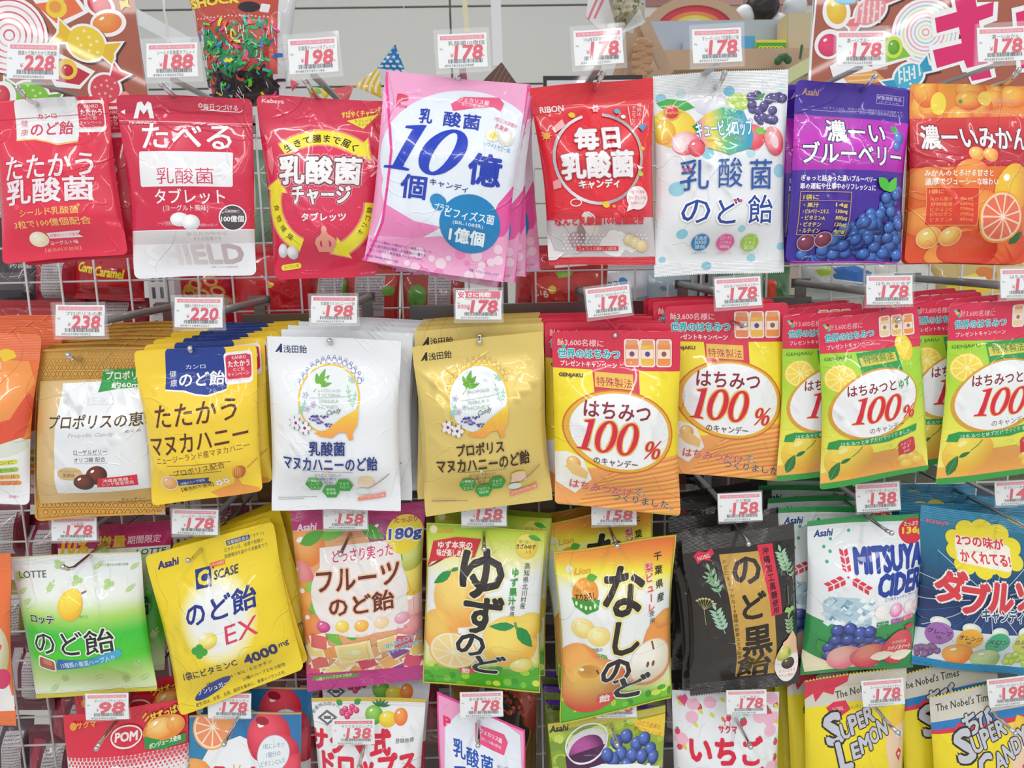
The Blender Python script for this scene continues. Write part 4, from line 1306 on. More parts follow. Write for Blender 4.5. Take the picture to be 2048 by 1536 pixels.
P2 = Pack(d, .94, -.004, .017, (.12, .03), 12, .02, 10, .0014, 8, (.2, 0, .5), zipper=True, crimp=False, back='#c02040', hole=(418, 232))
P2.build('crimson zip pouch with a pale lower band, second pouch of the top row')

d = Design(((512, 189), (785, 203), (757, 551), (551, 561)), rgrad(650, 360, 190, 230, (0, '#e8476a'), (.6, '#dc2c50'), (1, '#d9274a')))
d.T('Kabaya', 545, 203, 38, 10, '#f6c9d2', .05)
d.T('すばやくチャージ!', 722, 226, 70, 13, '#fbe93c', .04, .1, rot=-8); d.P([(693, 240), (758, 227), (727, 256)], '#f7ea3c'); d.T('タブレット', 726, 240, 32, 7, '#7a2030', .02, rot=-8); d.T('タイプ', 726, 248, 18, 6, '#7a2030', .02)


def arrow(d, cx, cy, r, a0, a1, w, col, rim, ry=None, cw=True):
    ry = ry or r
    for g, cl in ((3.5, rim), (0, col)):
        o, i = [], []
        for k in range(13):
            a = math.radians(a0 + (a1 - a0) * k / 12)
            o.append((cx + (r + w / 2 + g) * math.sin(a), cy - (ry + w / 2 + g) * math.cos(a))); i.append((cx + (r - w / 2 - g) * math.sin(a), cy - (ry - w / 2 - g) * math.cos(a)))
        a = math.radians(a1); b = math.radians(a1 + (16 if a1 > a0 else -16) * (1 + g / 20))
        hd = [(cx + (r + w * .95 + g) * math.sin(a), cy - (ry + w * .95 + g) * math.cos(a)), (cx + r * math.sin(b), cy - ry * math.cos(b)), (cx + (r - w * .95 - g) * math.sin(a), cy - (ry - w * .95 - g) * math.cos(a))]
        d.P(o + hd + i[::-1], cl)


arrow(d, 645, 392, 128, -38, 36, 29, '#f7ea3c', '#f08c84', 118)
arrow(d, 640, 400, 108, 92, 150, 24, '#f7ea3c', '#f08c84', 108)
arrow(d, 650, 400, 98, 205, 282, 26, '#f7ea3c', '#f08c84', 98)
d.arc('生きて腸まで届く', 645, 392, 126, -32, 32, 18, '#3a2020', .03, ry=116)
d.arc('オリゴ糖', 640, 400, 106, 126, 100, 13, '#3a2020', .02, inward=True); d.arc('食物繊維', 650, 400, 96, 262, 222, 14, '#3a2020', .02, inward=True)
d.T('乳酸菌', 645, 340, 160, 54, '#f3f0f2', .04, o=(.10, '#7d4048'), o2=(.16, '#f28c9c')); d.T('チャージ', 649, 389, 118, 36, '#f3f0f2', .05, o=(.12, '#8d3a48'), o2=(.18, '#f28c9c'))
d.T('タブレッツ', 655, 432, 92, 16, W_, .05)
for a, b in (((736, 312), (744, 326)), ((748, 310), (758, 322)), ((740, 336), (758, 330)), ((746, 352), (760, 338))): d.L([a, b], 4, '#f3a4ac')
d.P([(648, 468), (656, 452), (664, 466), (676, 474), (679, 486), (672, 496), (670, 502), (642, 502), (640, 496), (636, 484), (640, 474)], '#f1a08c'); d.E(656, 458, 6, 8, '#f3ab98'); d.P([(646, 482), (650, 478), (650, 492), (646, 490)], '#d9274a'); d.P([(668, 482), (664, 478), (664, 492), (668, 490)], '#d9274a')
d.P([(533, 300), (544, 290), (550, 322), (546, 352), (536, 330)], '#e8707c')
d.ball(568, 500, 11, 15, '#f8f8f8', '#b9bcc4', 20); d.ball(588, 504, 13, 14, '#fbfbfb', '#b9bcc4')
d.R(583, 533, 46, 12, '#f7ea3c', 6, -6); d.T('ヨーグルト味', 583, 533, 34, 8, '#8a3a20', .02, rot=-6); d.T('ヨーグルト香料', 738, 545, 34, 5, '#f0b0bc')
P3 = Pack(d, .95, 0, .019, (.13, .03), 14, .02, 10, .0018, 13, (.17, 0, .55), zipper=True, crimp=False, back='#c02040', hole=(628, 196))
P3.build('red pouch with three yellow arrows in a ring, top row')

PK = '#f0409c'
d = Design(((772, 142), (1058, 169), (1008, 566), (728, 522)), '#f6a9d2')
d.E(925, 322, 168, 142, '#e9f0fa', 0, 60); d.E(850, 380, 90, 70, '#e9f0fa', 0, 40)
d.P([(772, 396), (860, 426), (900, 432), (940, 420), (950, 470), (860, 478), (745, 470)], '#eaeffa'); d.P([(770, 405), (830, 440), (886, 452), (840, 476), (752, 470)], '#f28cc4'); d.P([(1000, 405), (1040, 360), (1032, 440), (1010, 470), (960, 480)], '#ee5aa8')
d.P([(735, 480), (880, 470), (1020, 500), (1010, 566), (728, 522)], hgrad((470, '#f59ccc'), (560, '#f6b6da')))
rd = random.Random(2)
for k in range(34): d.E(rd.uniform(735, 1010), rd.uniform(496, 556), *(2 * [rd.uniform(4, 12)]), rd.choice(('#f9cfe6', '#f48cc4', '#fadcec')), 0, 12)
for pts in (((772, 144), (782, 300), (764, 440), (731, 522)), ((1057, 170), (1035, 400), (1008, 564))): d.L(pts, 5, PK)
d.T('P', 805, 198, 20, 18, '#e23466', .08); d.T('Pine', 803, 210, 22, 8, '#e23466', .03, .2)
for t, x, y, w in (('乳', 852, 231, 26), ('酸', 905, 238, 34), ('菌', 944, 243, 34)): d.T(t, x, y, w, 30, '#2440b4', .03)
d.P([(902, 206), (925, 192), (998, 194), (1008, 206), (1002, 222), (988, 212), (948, 214), (906, 220)], '#ef5a86'); d.T('フェカリス菌', 948, 200, 60, 9, '#fbe6ee', .03, rot=4); d.T('(EC-12株)使用', 946, 210, 46, 8, '#fbe6ee', .03, rot=4)
serif_num(d, '10', 860, 300, 96, '#1f3fc0', 1.34, .28, rot=3, thick=1.45, gap=.02)
d.T('億', 973, 339, 66, 60, '#2440b4', .035); d.T('個', 828, 372, 52, 46, '#2440b4', .035); d.T('キャンディ', 900, 370, 78, 13, '#35508c', .02, rot=5)
d.T('1粒に10億個の', 1014, 243, 50, 8, '#ea6c86', .02, rot=14); d.T('乳酸菌', 1005, 254, 28, 9, '#ea6c86', .02, rot=14)
d.ball(988, 270, 15, 13, '#fbf6dc', '#e6e2c8'); d.E(988, 270, 7, 6, '#f6e06a'); d.ball(1016, 276, 16, 15, '#fbfaf6', '#d8d4c8'); d.T('ホワイトサワー味', 997, 293, 56, 9, '#3aa4cc', .03, rot=8)
d.E(942, 446, 62, 58, '#1c84c2', 10, 40); d.ball(880, 404, 15, 15, '#2d90ca', '#1c84c2', hl=None); d.E(876, 398, 14, 12, '#2a8cc8')
d.T('プラス', 886, 414, 30, 16, '#dceefa', .03); d.T('ビフィズス菌', 942, 430, 100, 19, '#e9f6fd', .02, rot=2); d.T('(BR-108株)', 938, 447, 62, 10, '#e9f6fd', .01, rot=2); d.T('1億個', 935, 471, 70, 28, '#f0fafe', .05, rot=3)
for k, t in enumerate(('フェカリス菌(EC-12株)はベビー用品メーカーの', 'コンビ株式会社が開発した乳酸菌の一種です。', '詳しくはパイン株式会社ホームページへ。', '(http://www.pine.co.jp)')): d.T(t, 800 - k * 4 - (24 if k == 3 else 0), 491 + k * 8.6, (128, 118, 110, 66)[k], 7, '#5a3a9c', .01, rot=2)
d.T('写真・イラストはイメージです', 968, 545, 62, 6, '#5a3a9c', rot=3)
P4 = Pack(d, .925, 0, .019, (.1, .035), 0, .035, 12, .0017, 21, (.16, 0, .6), crimp=False, back='#f07cbc', hole=(916, 174), name='candy_bag')
P4.build('frontmost pink and white bag with a huge blue 10 in the top row', 'pink and white bags on one hook')
for k, (dx, dz, r) in enumerate(((.004, -.006, .05), (.010, -.004, -.02), (.004, -.003, -.115), (.008, -.002, -.19))):
    dup(P4.root, (dx, .02 + .016 * k, dz), ('pink bag directly behind the frontmost blue 10 bag', 'pink bag third in the stack, its lower corner showing', 'pink bag swung to the right behind the blue 10 bag', 'rearmost pink bag swung furthest right on its hook')[k], 'pink and white bags on one hook', (0, r, .02 * k))

d = Design(((1060, 176), (1307, 154), (1312, 529), (1099, 531)), '#e8303c')
d.band(.74, .955, '#cdc6c8'); d.band(.955, 1, '#d8283a')
d.P([(1096, 424), (1305, 416), (1306, 424), (1098, 432)], '#d83040')
rd = random.Random(6)
for k in range(9): d.E(rd.uniform(1115, 1295), rd.uniform(440, 500), rd.uniform(14, 30), rd.uniform(8, 18), rd.choice(('#f2f0f0', '#b9a0a4', '#8c6a6c', '#e3d9d4', '#a08488')), rd.uniform(0, 90), 12)
for i in range(20):
    for j in range(5): d.E(1126 + i * 8.6 + (j % 2) * 4, 468 + j * 7, 2, 2, '#f4f1f2', 0, 6)
d.P([(1090, 456), (1108, 500), (1130, 505), (1112, 520), (1098, 520)], '#eae6e8')
for x, y in ((1258, 478), (1272, 484), (1284, 490)): d.ball(x, y, 13, 12, '#f4e2b4', '#d9bc84')
d.R(1194, 496, 90, 9, '#e0303e'); d.T('フェカリス菌EC-12配合', 1194, 496, 82, 7, '#f8dcdc', .01)
d.T('なんと乳酸菌100億個配合', 1196, 440, 190, 17, '#e0283a', .05)
d.ring(1192, 317, 92, 92, 6, vgrad((1100, '#bdbcc4'), (1150, '#f0f0f4'), (1230, '#a8a4ac'), (1290, '#c9b8a4')), a0=-80, a1=255)
d.T('毎日', 1190, 277, 88, 44, '#f2eef0', .05, o=(.10, '#b84a54')); d.T('乳酸菌', 1190, 330, 146, 50, '#f2eef0', .05, o=(.10, '#b84a54')); d.T('キャンディ', 1192, 367, 84, 17, '#f2eef0', .06)
d.T('RIBON', 1103, 218, 44, 12, '#f3dcdc', .05); d.V('チカラなり', 1268, 214, 1266, 248, 9, '#f6d8d8', .02); d.V('継続は、', 1279, 208, 1278, 236, 9, '#f6d8d8', .02); d.L([(1256, 210), (1262, 250)], 1.4, W_); d.L([(1290, 208), (1284, 250)], 1.4, W_)
d.E(1089, 271, 7, 7, '#f2a83c'); [d.L([(1089, 271), (1089 + 11 * math.cos(a), 271 + 11 * math.sin(a))], 1.6, '#f2a83c') for a in np.arange(0, 6.2, .8)]
for x, y, c, r in ((1142, 230, '#f2cc3c', 7), (1234, 221, '#58b8d8', 6), (1246, 232, '#e8f2f6', 5), (1286, 252, '#4a9cc8', 6), (1284, 296, '#f2b43c', 5), (1206, 408, '#f2cc3c', 8), (1222, 411, '#f2a03c', 4), (1280, 346, '#b8dc58', 6)): d.E(x, y, r, r * .8, c, 20, 10)
d.flower(1190, 216, 8, '#f6b8bc', '#e8303c', 6); d.P([(1100, 256), (1122, 238), (1128, 252), (1106, 266)], '#f6b8bc'); d.P([(1098, 362), (1112, 356), (1116, 374), (1100, 378)], '#f3a0a4'); d.ring(1145, 404, 12, 8, 2, W_); d.P([(1270, 328), (1286, 334), (1276, 338)], W_); d.P([(1276, 252), (1294, 246), (1286, 262)], '#4a9cc8')
d.E(1272, 394, 24, 23, '#f4e6e6'); d.P([(1252, 408), (1248, 422), (1268, 414)], '#f4e6e6'); d.T('1粒で乳酸菌', 1274, 382, 30, 6, '#e04a54', .01); d.T('ヨーグルト味', 1272, 394, 40, 8, '#e04a54', .02); d.T('乳酸菌が入った', 1273, 404, 30, 5, '#e04a54')
P5 = Pack(d, .955, 0, .02, (.11, .05), 0, .05, 11, .0018, 34, (.17, 0, .55), back='#d82c3c', hole=(1192, 186))
P5.build('red pillow bag with a silver ring logo hanging beside the pink stack')

d = Design(((1306, 153), (1578, 138), (1568, 542), (1309, 552)), '#eef1f4')
for x, y, r, c in ((1322, 196, 11, '#9ccfe2'), (1362, 186, 10, '#cfe6ee'), (1457, 182, 11, '#7cc4dc'), (1563, 173, 8, '#cfe4ee'), (1345, 376, 16, '#9cd4e4'), (1558, 338, 15, '#9cd4e4'), (1357, 466, 11, '#8ccfe2'), (1473, 455, 8, '#a4d8e6'), (1562, 490, 9, '#9cd4e4'), (1501, 514, 9, '#a4d8e6'), (1412, 532, 10, '#8cc8dc'), (1324, 518, 7, '#9cd4e4'), (1402, 308, 12, '#8ccce0'), (1490, 306, 10, '#bce0ea')): d.E(x, y, r, r * .9, c)
d.P([(1312, 204), (1336, 196), (1372, 200), (1388, 214), (1350, 226), (1322, 214)], '#4cb050'); d.ball(1343, 254, 44, 40, '#fae860', '#f4c43c', 20); d.ball(1324, 262, 22, 26, '#f8d850', '#f2a83c'); d.ball(1424, 210, 36, 22, '#eceaf2', '#d3d4de')
d.ball(1362, 286, 27, 24, '#f7d8dc', '#e85468'); d.ball(1352, 288, 14, 16, '#fbeff0', '#f1c8cc', hl=None); d.ball(1382, 296, 16, 18, '#f07484', '#dc3c50')
d.P([(1378, 252), (1396, 242), (1404, 262), (1390, 272)], '#3c9c44')
rd = random.Random(9)
for k in range(16): x, y = rd.uniform(1458, 1502), rd.uniform(192, 214); d.ball(x, y, 8, 8, '#d8ec8c', '#a4cc4c')
for k in range(26): x, y = rd.uniform(1500, 1566), rd.uniform(188, 240); d.ball(x, y, 9, 9, '#6a5c9c', '#3a3468')
d.P([(1510, 190), (1530, 184), (1524, 198)], '#3c9c44')
d.E(1341, 223, 15, 14, '#d8323c'); d.ring(1341, 223, 16, 15, 2, '#f2c04c'); d.T('Bourbon', 1341, 223, 24, 7, '#f7d04c', .05); d.T('ブルボン', 1356, 223, 18, 5, '#b88430')
d.ball(1498, 274, 24, 26, '#f07c84', '#e04456'); d.ball(1544, 280, 22, 30, '#f6aeb0', '#e6505e', -20); d.E(1544, 280, 9, 16, '#fadadb', -20)
for a in range(0, 360, 60): d.leaf(1514, 262, 1514 + 16 * math.cos(math.radians(a)), 262 + 10 * math.sin(math.radians(a)), 6, '#7cc048')
d.P([(1388, 244), (1410, 226), (1440, 214), (1484, 222), (1498, 270), (1490, 296), (1444, 310), (1402, 296), (1388, 276)], vgrad((1388, '#e87cae'), (1412, '#f4dc50'), (1440, '#58b878'), (1492, '#3c9cc8')))
d.arc('フルーツたくさんキャンディ', 1442, 300, 66, -32, 32, 8, '#f6e8d8', .03, ry=66)
d.T('キュービィロップ', 1441, 257, 112, 33, '#e9f5fb', .03, o=(.09, '#2f86b4')); d.T('FRESH FRUITS & CREAM MILK', 1440, 281, 74, 5, '#c8a43c', .02)
d.T('乳', 1376, 349, 54, 60, '#2c5aa8', .005); d.T('酸', 1446, 345, 50, 58, '#2c5aa8', .005); d.T('菌', 1512, 347, 50, 58, '#2c5aa8', .005)
d.T('の', 1379, 421, 54, 46, '#2448a0', .012, o=(.07, '#ffffff')); d.T('ど', 1443, 420, 46, 50, '#2448a0', .012, o=(.07, '#ffffff')); d.T('飴', 1510, 416, 56, 56, '#2448a0', .012, o=(.07, '#ffffff'))
for x, y in ((1358, 338), (1368, 338), (1456, 400), (1467, 400)): d.E(x, y, 3.4, 3.4, '#e85068', 0, 10)
for x, c, ts in ((1394, '#2f86c0', ('乳酸菌', '3000', '億個')), (1444, '#ec66a8', ('コラーゲン', 'ペプチド', '3000mg')), (1494, '#a8d03c', ('ハーブ', 'エキス', '配合'))):
    d.E(x, 483, 18, 17, c)
    for k, t in enumerate(ts): d.T(t, x, 474 + k * 9, 24 if k < 2 else 20, 8, '#eef6fa', .02)
    d.T('(1袋あたり)', x, 505, 30, 4, c)
P6 = Pack(d, .958, 0, .022, (.10, .06), 0, .035, 12, .0018, 45, (.18, 0, .5), teeth=(60, 60), back='#e6eaee', hole=(1446, 176))
P6.build('white pillow bag with fruit pictures and blue lettering, top row')

d = Design(((1592, 157), (1824, 177), (1799, 527), (1570, 523)), hgrad((160, '#44289c'), (236, '#43269a'), (340, '#4a2a9e'), (526, '#3c2a94')))
d.P([(1578, 224), (1828, 246), (1822, 345), (1570, 337)], hgrad((225, '#b62cb8'), (280, '#c92ec0'), (340, '#b028b0')))
d.T('Asahi', 1622, 182, 34, 13, '#b98a7c', .05, .2); d.frame(1780, 200, 56, 18, 1, '#b0a4dc'); d.T('栄養機能食品', 1778, 197, 50, 8, '#cfc6ee', .02); d.T('(ビタミンA)', 1778, 205, 40, 5, '#b8acde')
d.T('※ビタミンAは、夜間の視力の維持を助ける栄養素です。', 1728, 219, 160, 6, '#b0a4dc'); d.T('ビタミンAは、皮膚や粘膜の健康維持を助けます。', 1744, 226, 130, 6, '#b0a4dc')
d.T('濃ーい', 1706, 264, 116, 44, '#f1eef2', .03, o=(.09, '#27205c'), rot=0); d.T('ブルーベリー', 1700, 308, 200, 42, '#f1eef2', .03, .1, o=(.085, '#27205c'))
d.leaf(1778, 252, 1798, 268, 12, '#3cb450'); d.ball(1796, 276, 12, 14, '#6c8cd8', '#3c50a8'); d.ball(1790, 292, 9, 10, '#6c8cd8', '#3c50a8')
d.T('ぎゅっと詰まった濃いブルーベリー', 1666, 357, 142, 12, '#f1eef4', .04, rot=0); d.T('車の運転や仕事中のリフレッシュに', 1664, 373, 142, 12, '#f1eef4', .04)
rd = random.Random(11)
bl = []
for k in range(190):
    x, y = rd.uniform(1600, 1800), rd.uniform(370, 522)
    if (y - 380) * 1.05 + (x - 1782) * .75 > 0 and x < 1797: bl.append((x, y))
for x, y in bl: d.ball(x, y, 13, 12, '#4c7cd0', '#141c64', hl='#9cc4f0')
d.leaf(1740, 356, 1770, 384, 22, '#4cc03c'); d.leaf(1766, 384, 1784, 354, 20, '#5ccc44')
d.frame(1635, 426, 92, 86, 1.3, '#c9a04c'); d.L([(1592, 399), (1680, 403)], 1, '#c9a04c'); d.T('1袋に', 1610, 393, 26, 10, '#e6cc5c', .03)
for k, (a, b) in enumerate((('・果汁', '14g'), ('・ビルベリーエキス', '130mg'), ('・ビタミンA', '800μg'), ('・ビオチン', '120μg'), ('・ルテイン', '4mg'))):
    y = 409 + k * 12.8; d.T(a, 1614 + (k == 1) * 4 - (k == 0) * 4 - (k > 2) * 4, y - .2, (26, 44, 40, 36, 36)[k], 9, '#e6cc5c', .04); d.T(b, 1664, y + 2, 22, 9, '#e6cc5c', .04)
d.ball(1607, 484, 17, 16, '#8c3c5c', '#54203c', -20); d.ring(1607, 484, 18, 17, 1.6, '#c9a0bc'); d.ball(1638, 478, 16, 15, '#94405c', '#5c2440'); d.ring(1638, 478, 17, 16, 1.6, '#c9a0bc')
for pts in (((1824, 178), (1819, 300), (1799, 526)), ((1800, 526), (1570, 522))): d.L(pts, 3, '#c42cc0')
P7 = Pack(d, .95, -.004, .017, (.14, .025), 14, .035, 11, .0016, 52, (.2, 0, .55), zipper=True, crimp=False, back='#43269a', hole=(1718, 190))
P7.build('violet pouch with white brush lettering over blueberries, front one')
dup(P7.root, (-.006, .016, -.001), 'violet pouch hidden behind the front blueberry pouch', rot=(0, -.01, -.03))

OR = '#f28a34'
d = Design(((1821, 166), (2058, 172), (2050, 527), (1809, 526)), hgrad((166, '#f3a03c'), (236, '#f08a3c'), (330, '#ee7834'), (526, '#e2502c')))
rd = random.Random(14)
for k in range(13): x, y = rd.uniform(1825, 2060), rd.uniform(172, 236); d.ball(x, y, rd.uniform(20, 34), rd.uniform(18, 30), '#f9bc54', rd.choice(('#ee7434', '#e85c30')), hl='#fbe08c')
d.E(1878, 206, 16, 22, '#f8e04c'); d.E(1970, 196, 14, 14, '#f3d05c'); d.E(1922, 202, 4, 4, '#5a9c34')
d.T('栄養機能食品', 2010, 200, 50, 8, '#f9c0b0', .02); d.T('(ビタミンC)', 2006, 209, 40, 6, '#f9c0b0'); d.T('ビタミンCは、皮膚や粘膜の健康維持を助けるとともに、', 1990, 222, 140, 6, '#f9c0b0')
d.P([(1815, 236), (2060, 230), (2056, 332), (1812, 334)], hgrad((232, '#dc4040'), (280, '#c82034'), (334, '#c02034')))
d.T('濃ーいみかん', 1944, 275, 216, 48, '#f3eaea', .035, .05, o=(.09, '#6e2438'))
for x, y in ((1934, 308), (1963, 310)): d.ball(x, y, 16, 14, '#fbc868', '#f09040')
for k in range(10): x, y = rd.uniform(1830, 1990), rd.uniform(345, 520); d.ball(x, y, 34, 30, '#f69c4c', rd.choice(('#e6602c', '#ec7434')), hl=None)
d.ball(2008, 380, 40, 56, '#f9c83c', '#f09c30', 20); d.ball(1995, 500, 60, 34, '#f4743c', '#d83c28', -20, hl=None); d.ball(1930, 500, 60, 40, '#ee6038', '#d43828', hl=None)
d.T('みかんのとろける甘さと', 1900, 346, 128, 13, '#f7e9e2', .04); d.T('濃厚でジューシーな味わい', 1906, 363, 138, 14, '#f7e9e2', .04)
d.R(1886, 412, 96, 76, '#e0402c'); d.frame(1886, 412, 96, 76, 1.2, '#f2a860'); d.T('1袋に', 1856, 382, 24, 9, '#f7a860', .03)
for k, (a, b) in enumerate((('みかん果汁', '6g'), ('食物繊維', '600mg'), ('ビタミンC', '704mg'), ('βカロテン', '3900μg'), ('ビタミンP', '40mg'))): d.T(a, 1864, 397 + k * 10.4, 38, 8, '#f7a860', .03); d.T(b, 1910, 397 + k * 10.4, 26, 8, '#f7a860', .03)
for x, y, a, b in ((1849, 475, 21, 20), (1888, 472, 19, 18)): d.ball(x, y, a, b, '#fbd878', '#f09440'); d.ring(x, y, a + 2, b + 2, 2, '#f8c890')
d.leaf(2010, 486, 2038, 462, 18, '#2c6c3c')
d.citrus(1984, 433, 49, '#f7a23c', '#fbd9b8', '#f07458', 52, 11); d.E(1984, 433, 5, 5, '#fbe0d0')
P8 = Pack(d, .95, -.003, .018, (.14, .02), 12, .03, 11, .0018, 61, (.19, 0, .55), zipper=True, crimp=False, back='#e2502c', hole=(1940, 182))
P8.build('orange pouch with a sliced citrus, cut by the right frame edge in the top row')
dup(P8.root, (.006, .018, -.002), 'orange pouch hidden behind the front citrus pouch of the top row')
# ------------------------------------------------------------------ second row
d = Design(((-160, 664), (84, 668), (58, 1008), (-185, 1004)), hgrad((660, '#ee6a3c'), (745, '#ef7a3c'), (820, '#f28440'), (1010, '#f0a060')))
for k in range(16): d.L([(-160, 666 + k * 3.2), (84, 668 + k * 3.2)], .9, '#f4a080')
d.P([(-180, 870), (20, 868), (76, 876), (64, 1010), (-190, 1010)], '#f1f1f4'); d.E(20, 884, 46, 22, '#dfe6da'); d.P([(0, 850), (66, 780), (78, 800), (60, 868), (0, 885)], '#e8583c')
d.P([(-10, 716), (60, 720), (76, 760), (40, 830), (0, 840)], '#f59a50')
d.P([(-8, 702), (14, 696), (30, 700), (36, 712), (10, 722)], '#f2c83c')
d.T('乳', -6, 745, 30, 40, '#d8203c', .05, o=(.1, '#f6e0d8')); d.P([(2, 776), (12, 775), (14, 812), (0, 824)], '#d8203c')
d.T('CHARGE', -12, 848, 74, 12, '#e0483c', .05)
for y, c, t in ((916, '#d8e04c', 'ビタミンC'), (932, '#9ccc4c', 'コレカガオール'), (947, '#f4b04c', 'アスタロール'), (961, '#f29450', 'ビタミンジン')): d.R(4, y, 88, 10, c, 5); d.T(t, 10, y, 62, 8, '#7a5a3a', .02)
d.T('清涼菓子', 28, 992, 20, 6, '#e8707c')
p = Pack(d, .945, 0, .02, (.16, .03), 10, .05, 10, .0018, 71, (.2, 0, .5), zipper=True, crimp=False, back='#d8502c', hole=(-40, 690))
p.build('orange and white pouch cut by the left frame edge in the second row')
for k in range(3): dup(p.root, (.008 + .004 * k, .03 + .03 * k, .004 + .004 * k), ('second', 'third', 'fourth')[k] + ' orange pouch in the stack at the left edge, second row', 'orange pouches at the left edge', (0, .02 - .015 * k, .02))


def hexes(d, x0, x1, y0, y1, r, col, c2):
    y = y0; k = 0
    while y < y1:
        x = x0 + (r * .9 if k % 2 else 0)
        while x < x1:
            d.ring(x, y, r, r, r * .2, col, n=6); d.E(x, y, r * .5, r * .5, c2, 0, 8); x += r * 1.85
        y += r * 1.6; k += 1


d = Design(((72, 698), (313, 692), (332, 1024), (72, 1040)), '#cf9f4c')
hexes(d, 84, 312, 708, 756, 8, '#e3b05c', '#dba24a'); hexes(d, 84, 325, 1008, 1026, 9, '#e6b45c', '#e0a040')
d.P([(80, 760), (320, 752), (320, 995), (84, 1004)], vgrad((80, '#d0a860'), (115, '#dfc08c'), (200, '#d8b478'), (320, '#caa050')))
d.P([(127, 764), (316, 756), (318, 968), (126, 980)], '#eceff2')
d.P([(208, 738), (320, 732), (318, 766), (284, 770), (240, 774), (200, 781)], '#2e9c48'); d.T('1粒に', 218, 739, 20, 6, '#e8f4ea'); d.T('プロポリス', 254, 748, 84, 16, '#f2f2ea', .03, o=(.05, '#c9a84c')); d.T('約60mg', 258, 767, 66, 13, '#f2f2ea', .03)
d.T('はちみつ', 205, 795, 60, 12, '#d9dde0'); d.L([(184, 803), (246, 801)], 1, '#dcd8c8')
d.T('プロポリスの恵', 204, 832, 186, 26, '#4c3420', .02, 0, o=(.05, '#e9dcc4')); d.T('Propolis Candy', 201, 858, 92, 10, '#b9b0a4', 0, .2); d.T('めぐみ', 280, 851, 28, 6, '#6c5c4c')
d.T('ローヤルゼリー', 201, 890, 66, 10, '#5c544c', .01); d.T('オリゴ糖 配合', 200, 905, 62, 10, '#5c544c', .01); d.L([(170, 897), (236, 895)], .8, '#b9b4ac'); d.L([(170, 913), (236, 911)], .8, '#b9b4ac')
d.E(159, 934, 27, 13, '#d9b884'); d.T('すっきりまろやか', 160, 929, 42, 5, '#8c6430'); d.T('黒糖味', 158, 937, 26, 8, '#7c5424', .03)
d.ball(214, 936, 21, 19, '#7c3c2c', '#401c14', -15); d.ball(188, 951, 21, 17, '#7c3c2c', '#3c1810', -10)
d.P([(218, 941), (288, 937), (288, 960), (212, 962)], '#dc2840'); d.T('沖縄産黒糖・', 252, 946, 52, 8, '#f8ecec', .03); d.T('レンゲ蜂蜜使用', 252, 954, 56, 8, '#f8ecec', .03)
d.T('キャンディー', 272, 993, 46, 7, '#6c5024', .01); d.T('※写真イラストはイメージです。', 270, 1000, 56, 4, '#7c6030')
for pts in (((72, 698), (72, 1040)), ((72, 1039), (332, 1023)), ((313, 692), (331, 1024)), ((72, 699), (313, 693))): d.L(pts, 6, '#d6a048')
P10 = Pack(d, .95, 0, .02, (.17, .05), 12, .0, 13, .0018, 83, (.2, .12, .6), zipper=True, crimp=False, back='#b98c3c', hole=(160, 722))
P10.build('amber propolis pouch with a honeycomb border, frontmost of its stack')
for k in range(6): dup(P10.root, (.004 + .006 * k, .016 + .02 * k, .004 + .003 * k), 'amber pouch, %s behind the front propolis pouch' % ('first', 'second', 'third', 'fourth', 'fifth', 'sixth')[k], 'amber propolis pouches on one hook', (0, (.02, -.01, .015, -.02, .0, .01)[k], 0))

d = Design(((269, 702), (514, 690), (526, 982), (306, 1012)), '#f7d23a')
d.P([(329, 698), (450, 690), (457, 774), (420, 784), (395, 782), (372, 776), (333, 776)], '#1e3c90'); d.L([(333, 777), (372, 778), (398, 784), (424, 786), (458, 775)], 3, '#f0f0f2')
d.T('カンロ', 391, 732, 38, 8, W_, .04); d.T('のど飴', 405, 755, 88, 27, W_, .03); d._ch('健', 346, 747, 14, W_); d._ch('康', 349, 764, 14, W_)
sticker(d, 478, 733, 50, 58, -2)
d.T('たたかう', 399, 818, 166, 42, '#5c2c1c', .015, .05, rot=-2); d.T('マヌカハニー', 404, 872, 204, 38, '#5c2c1c', .02, .08, rot=-3)
d.T('ニュージーランド産マヌカハニー', 412, 899, 194, 14, '#7c542c', 0, rot=-4); d.T('プロポリス配合', 408, 929, 108, 14, '#6c4424', .01, rot=-4)
d.L([(342, 923), (472, 913)], 1, '#6c4424'); d.L([(346, 943), (452, 934)], 1, '#6c4424')
d.ball(343, 961, 17, 16, '#f7c888', '#e89c50'); d.ring(343, 961, 18, 17, 1.6, '#f6f0e0'); d.P([(360, 953), (424, 949), (420, 957), (428, 962), (386, 966), (360, 968)], '#1e3c90'); d.T('29種のハーブ使用', 389, 959, 52, 7, '#e8ecf6', .01, rot=-4)
d.T('【着色料不使用】', 396, 972, 68, 9, '#6c4424', .01, rot=-4)
d.L([(519, 912), (500, 930)], 2.5, '#d89a3c'); d.ball(484, 938, 12, 16, '#e08c3c', '#b85c20', 40, hl=None); [d.L([(475 + k * 4, 930 + k * 2.5 - 8), (480 + k * 4 - 8, 946 + k * 2)], 1, '#f6b860') for k in range(4)]
d.P([(474, 950), (480, 954), (484, 966), (520, 974), (524, 984), (440, 994), (420, 984), (450, 972), (470, 964)], '#e89c44'); d.flower(441, 962, 8, '#f8ecf0', '#c8506c'); d.flower(456, 957, 7, '#f8ecf0', '#c8506c')
P11 = Pack(d, .93, 0, .019, (.14, .03), 10, .035, 10, .0016, 92, (.3, 0, .45), zipper=True, crimp=False, back='#e0b830', hole=(390, 712))
P11.build('yellow manuka honey pouch with a blue header, frontmost of its stack')
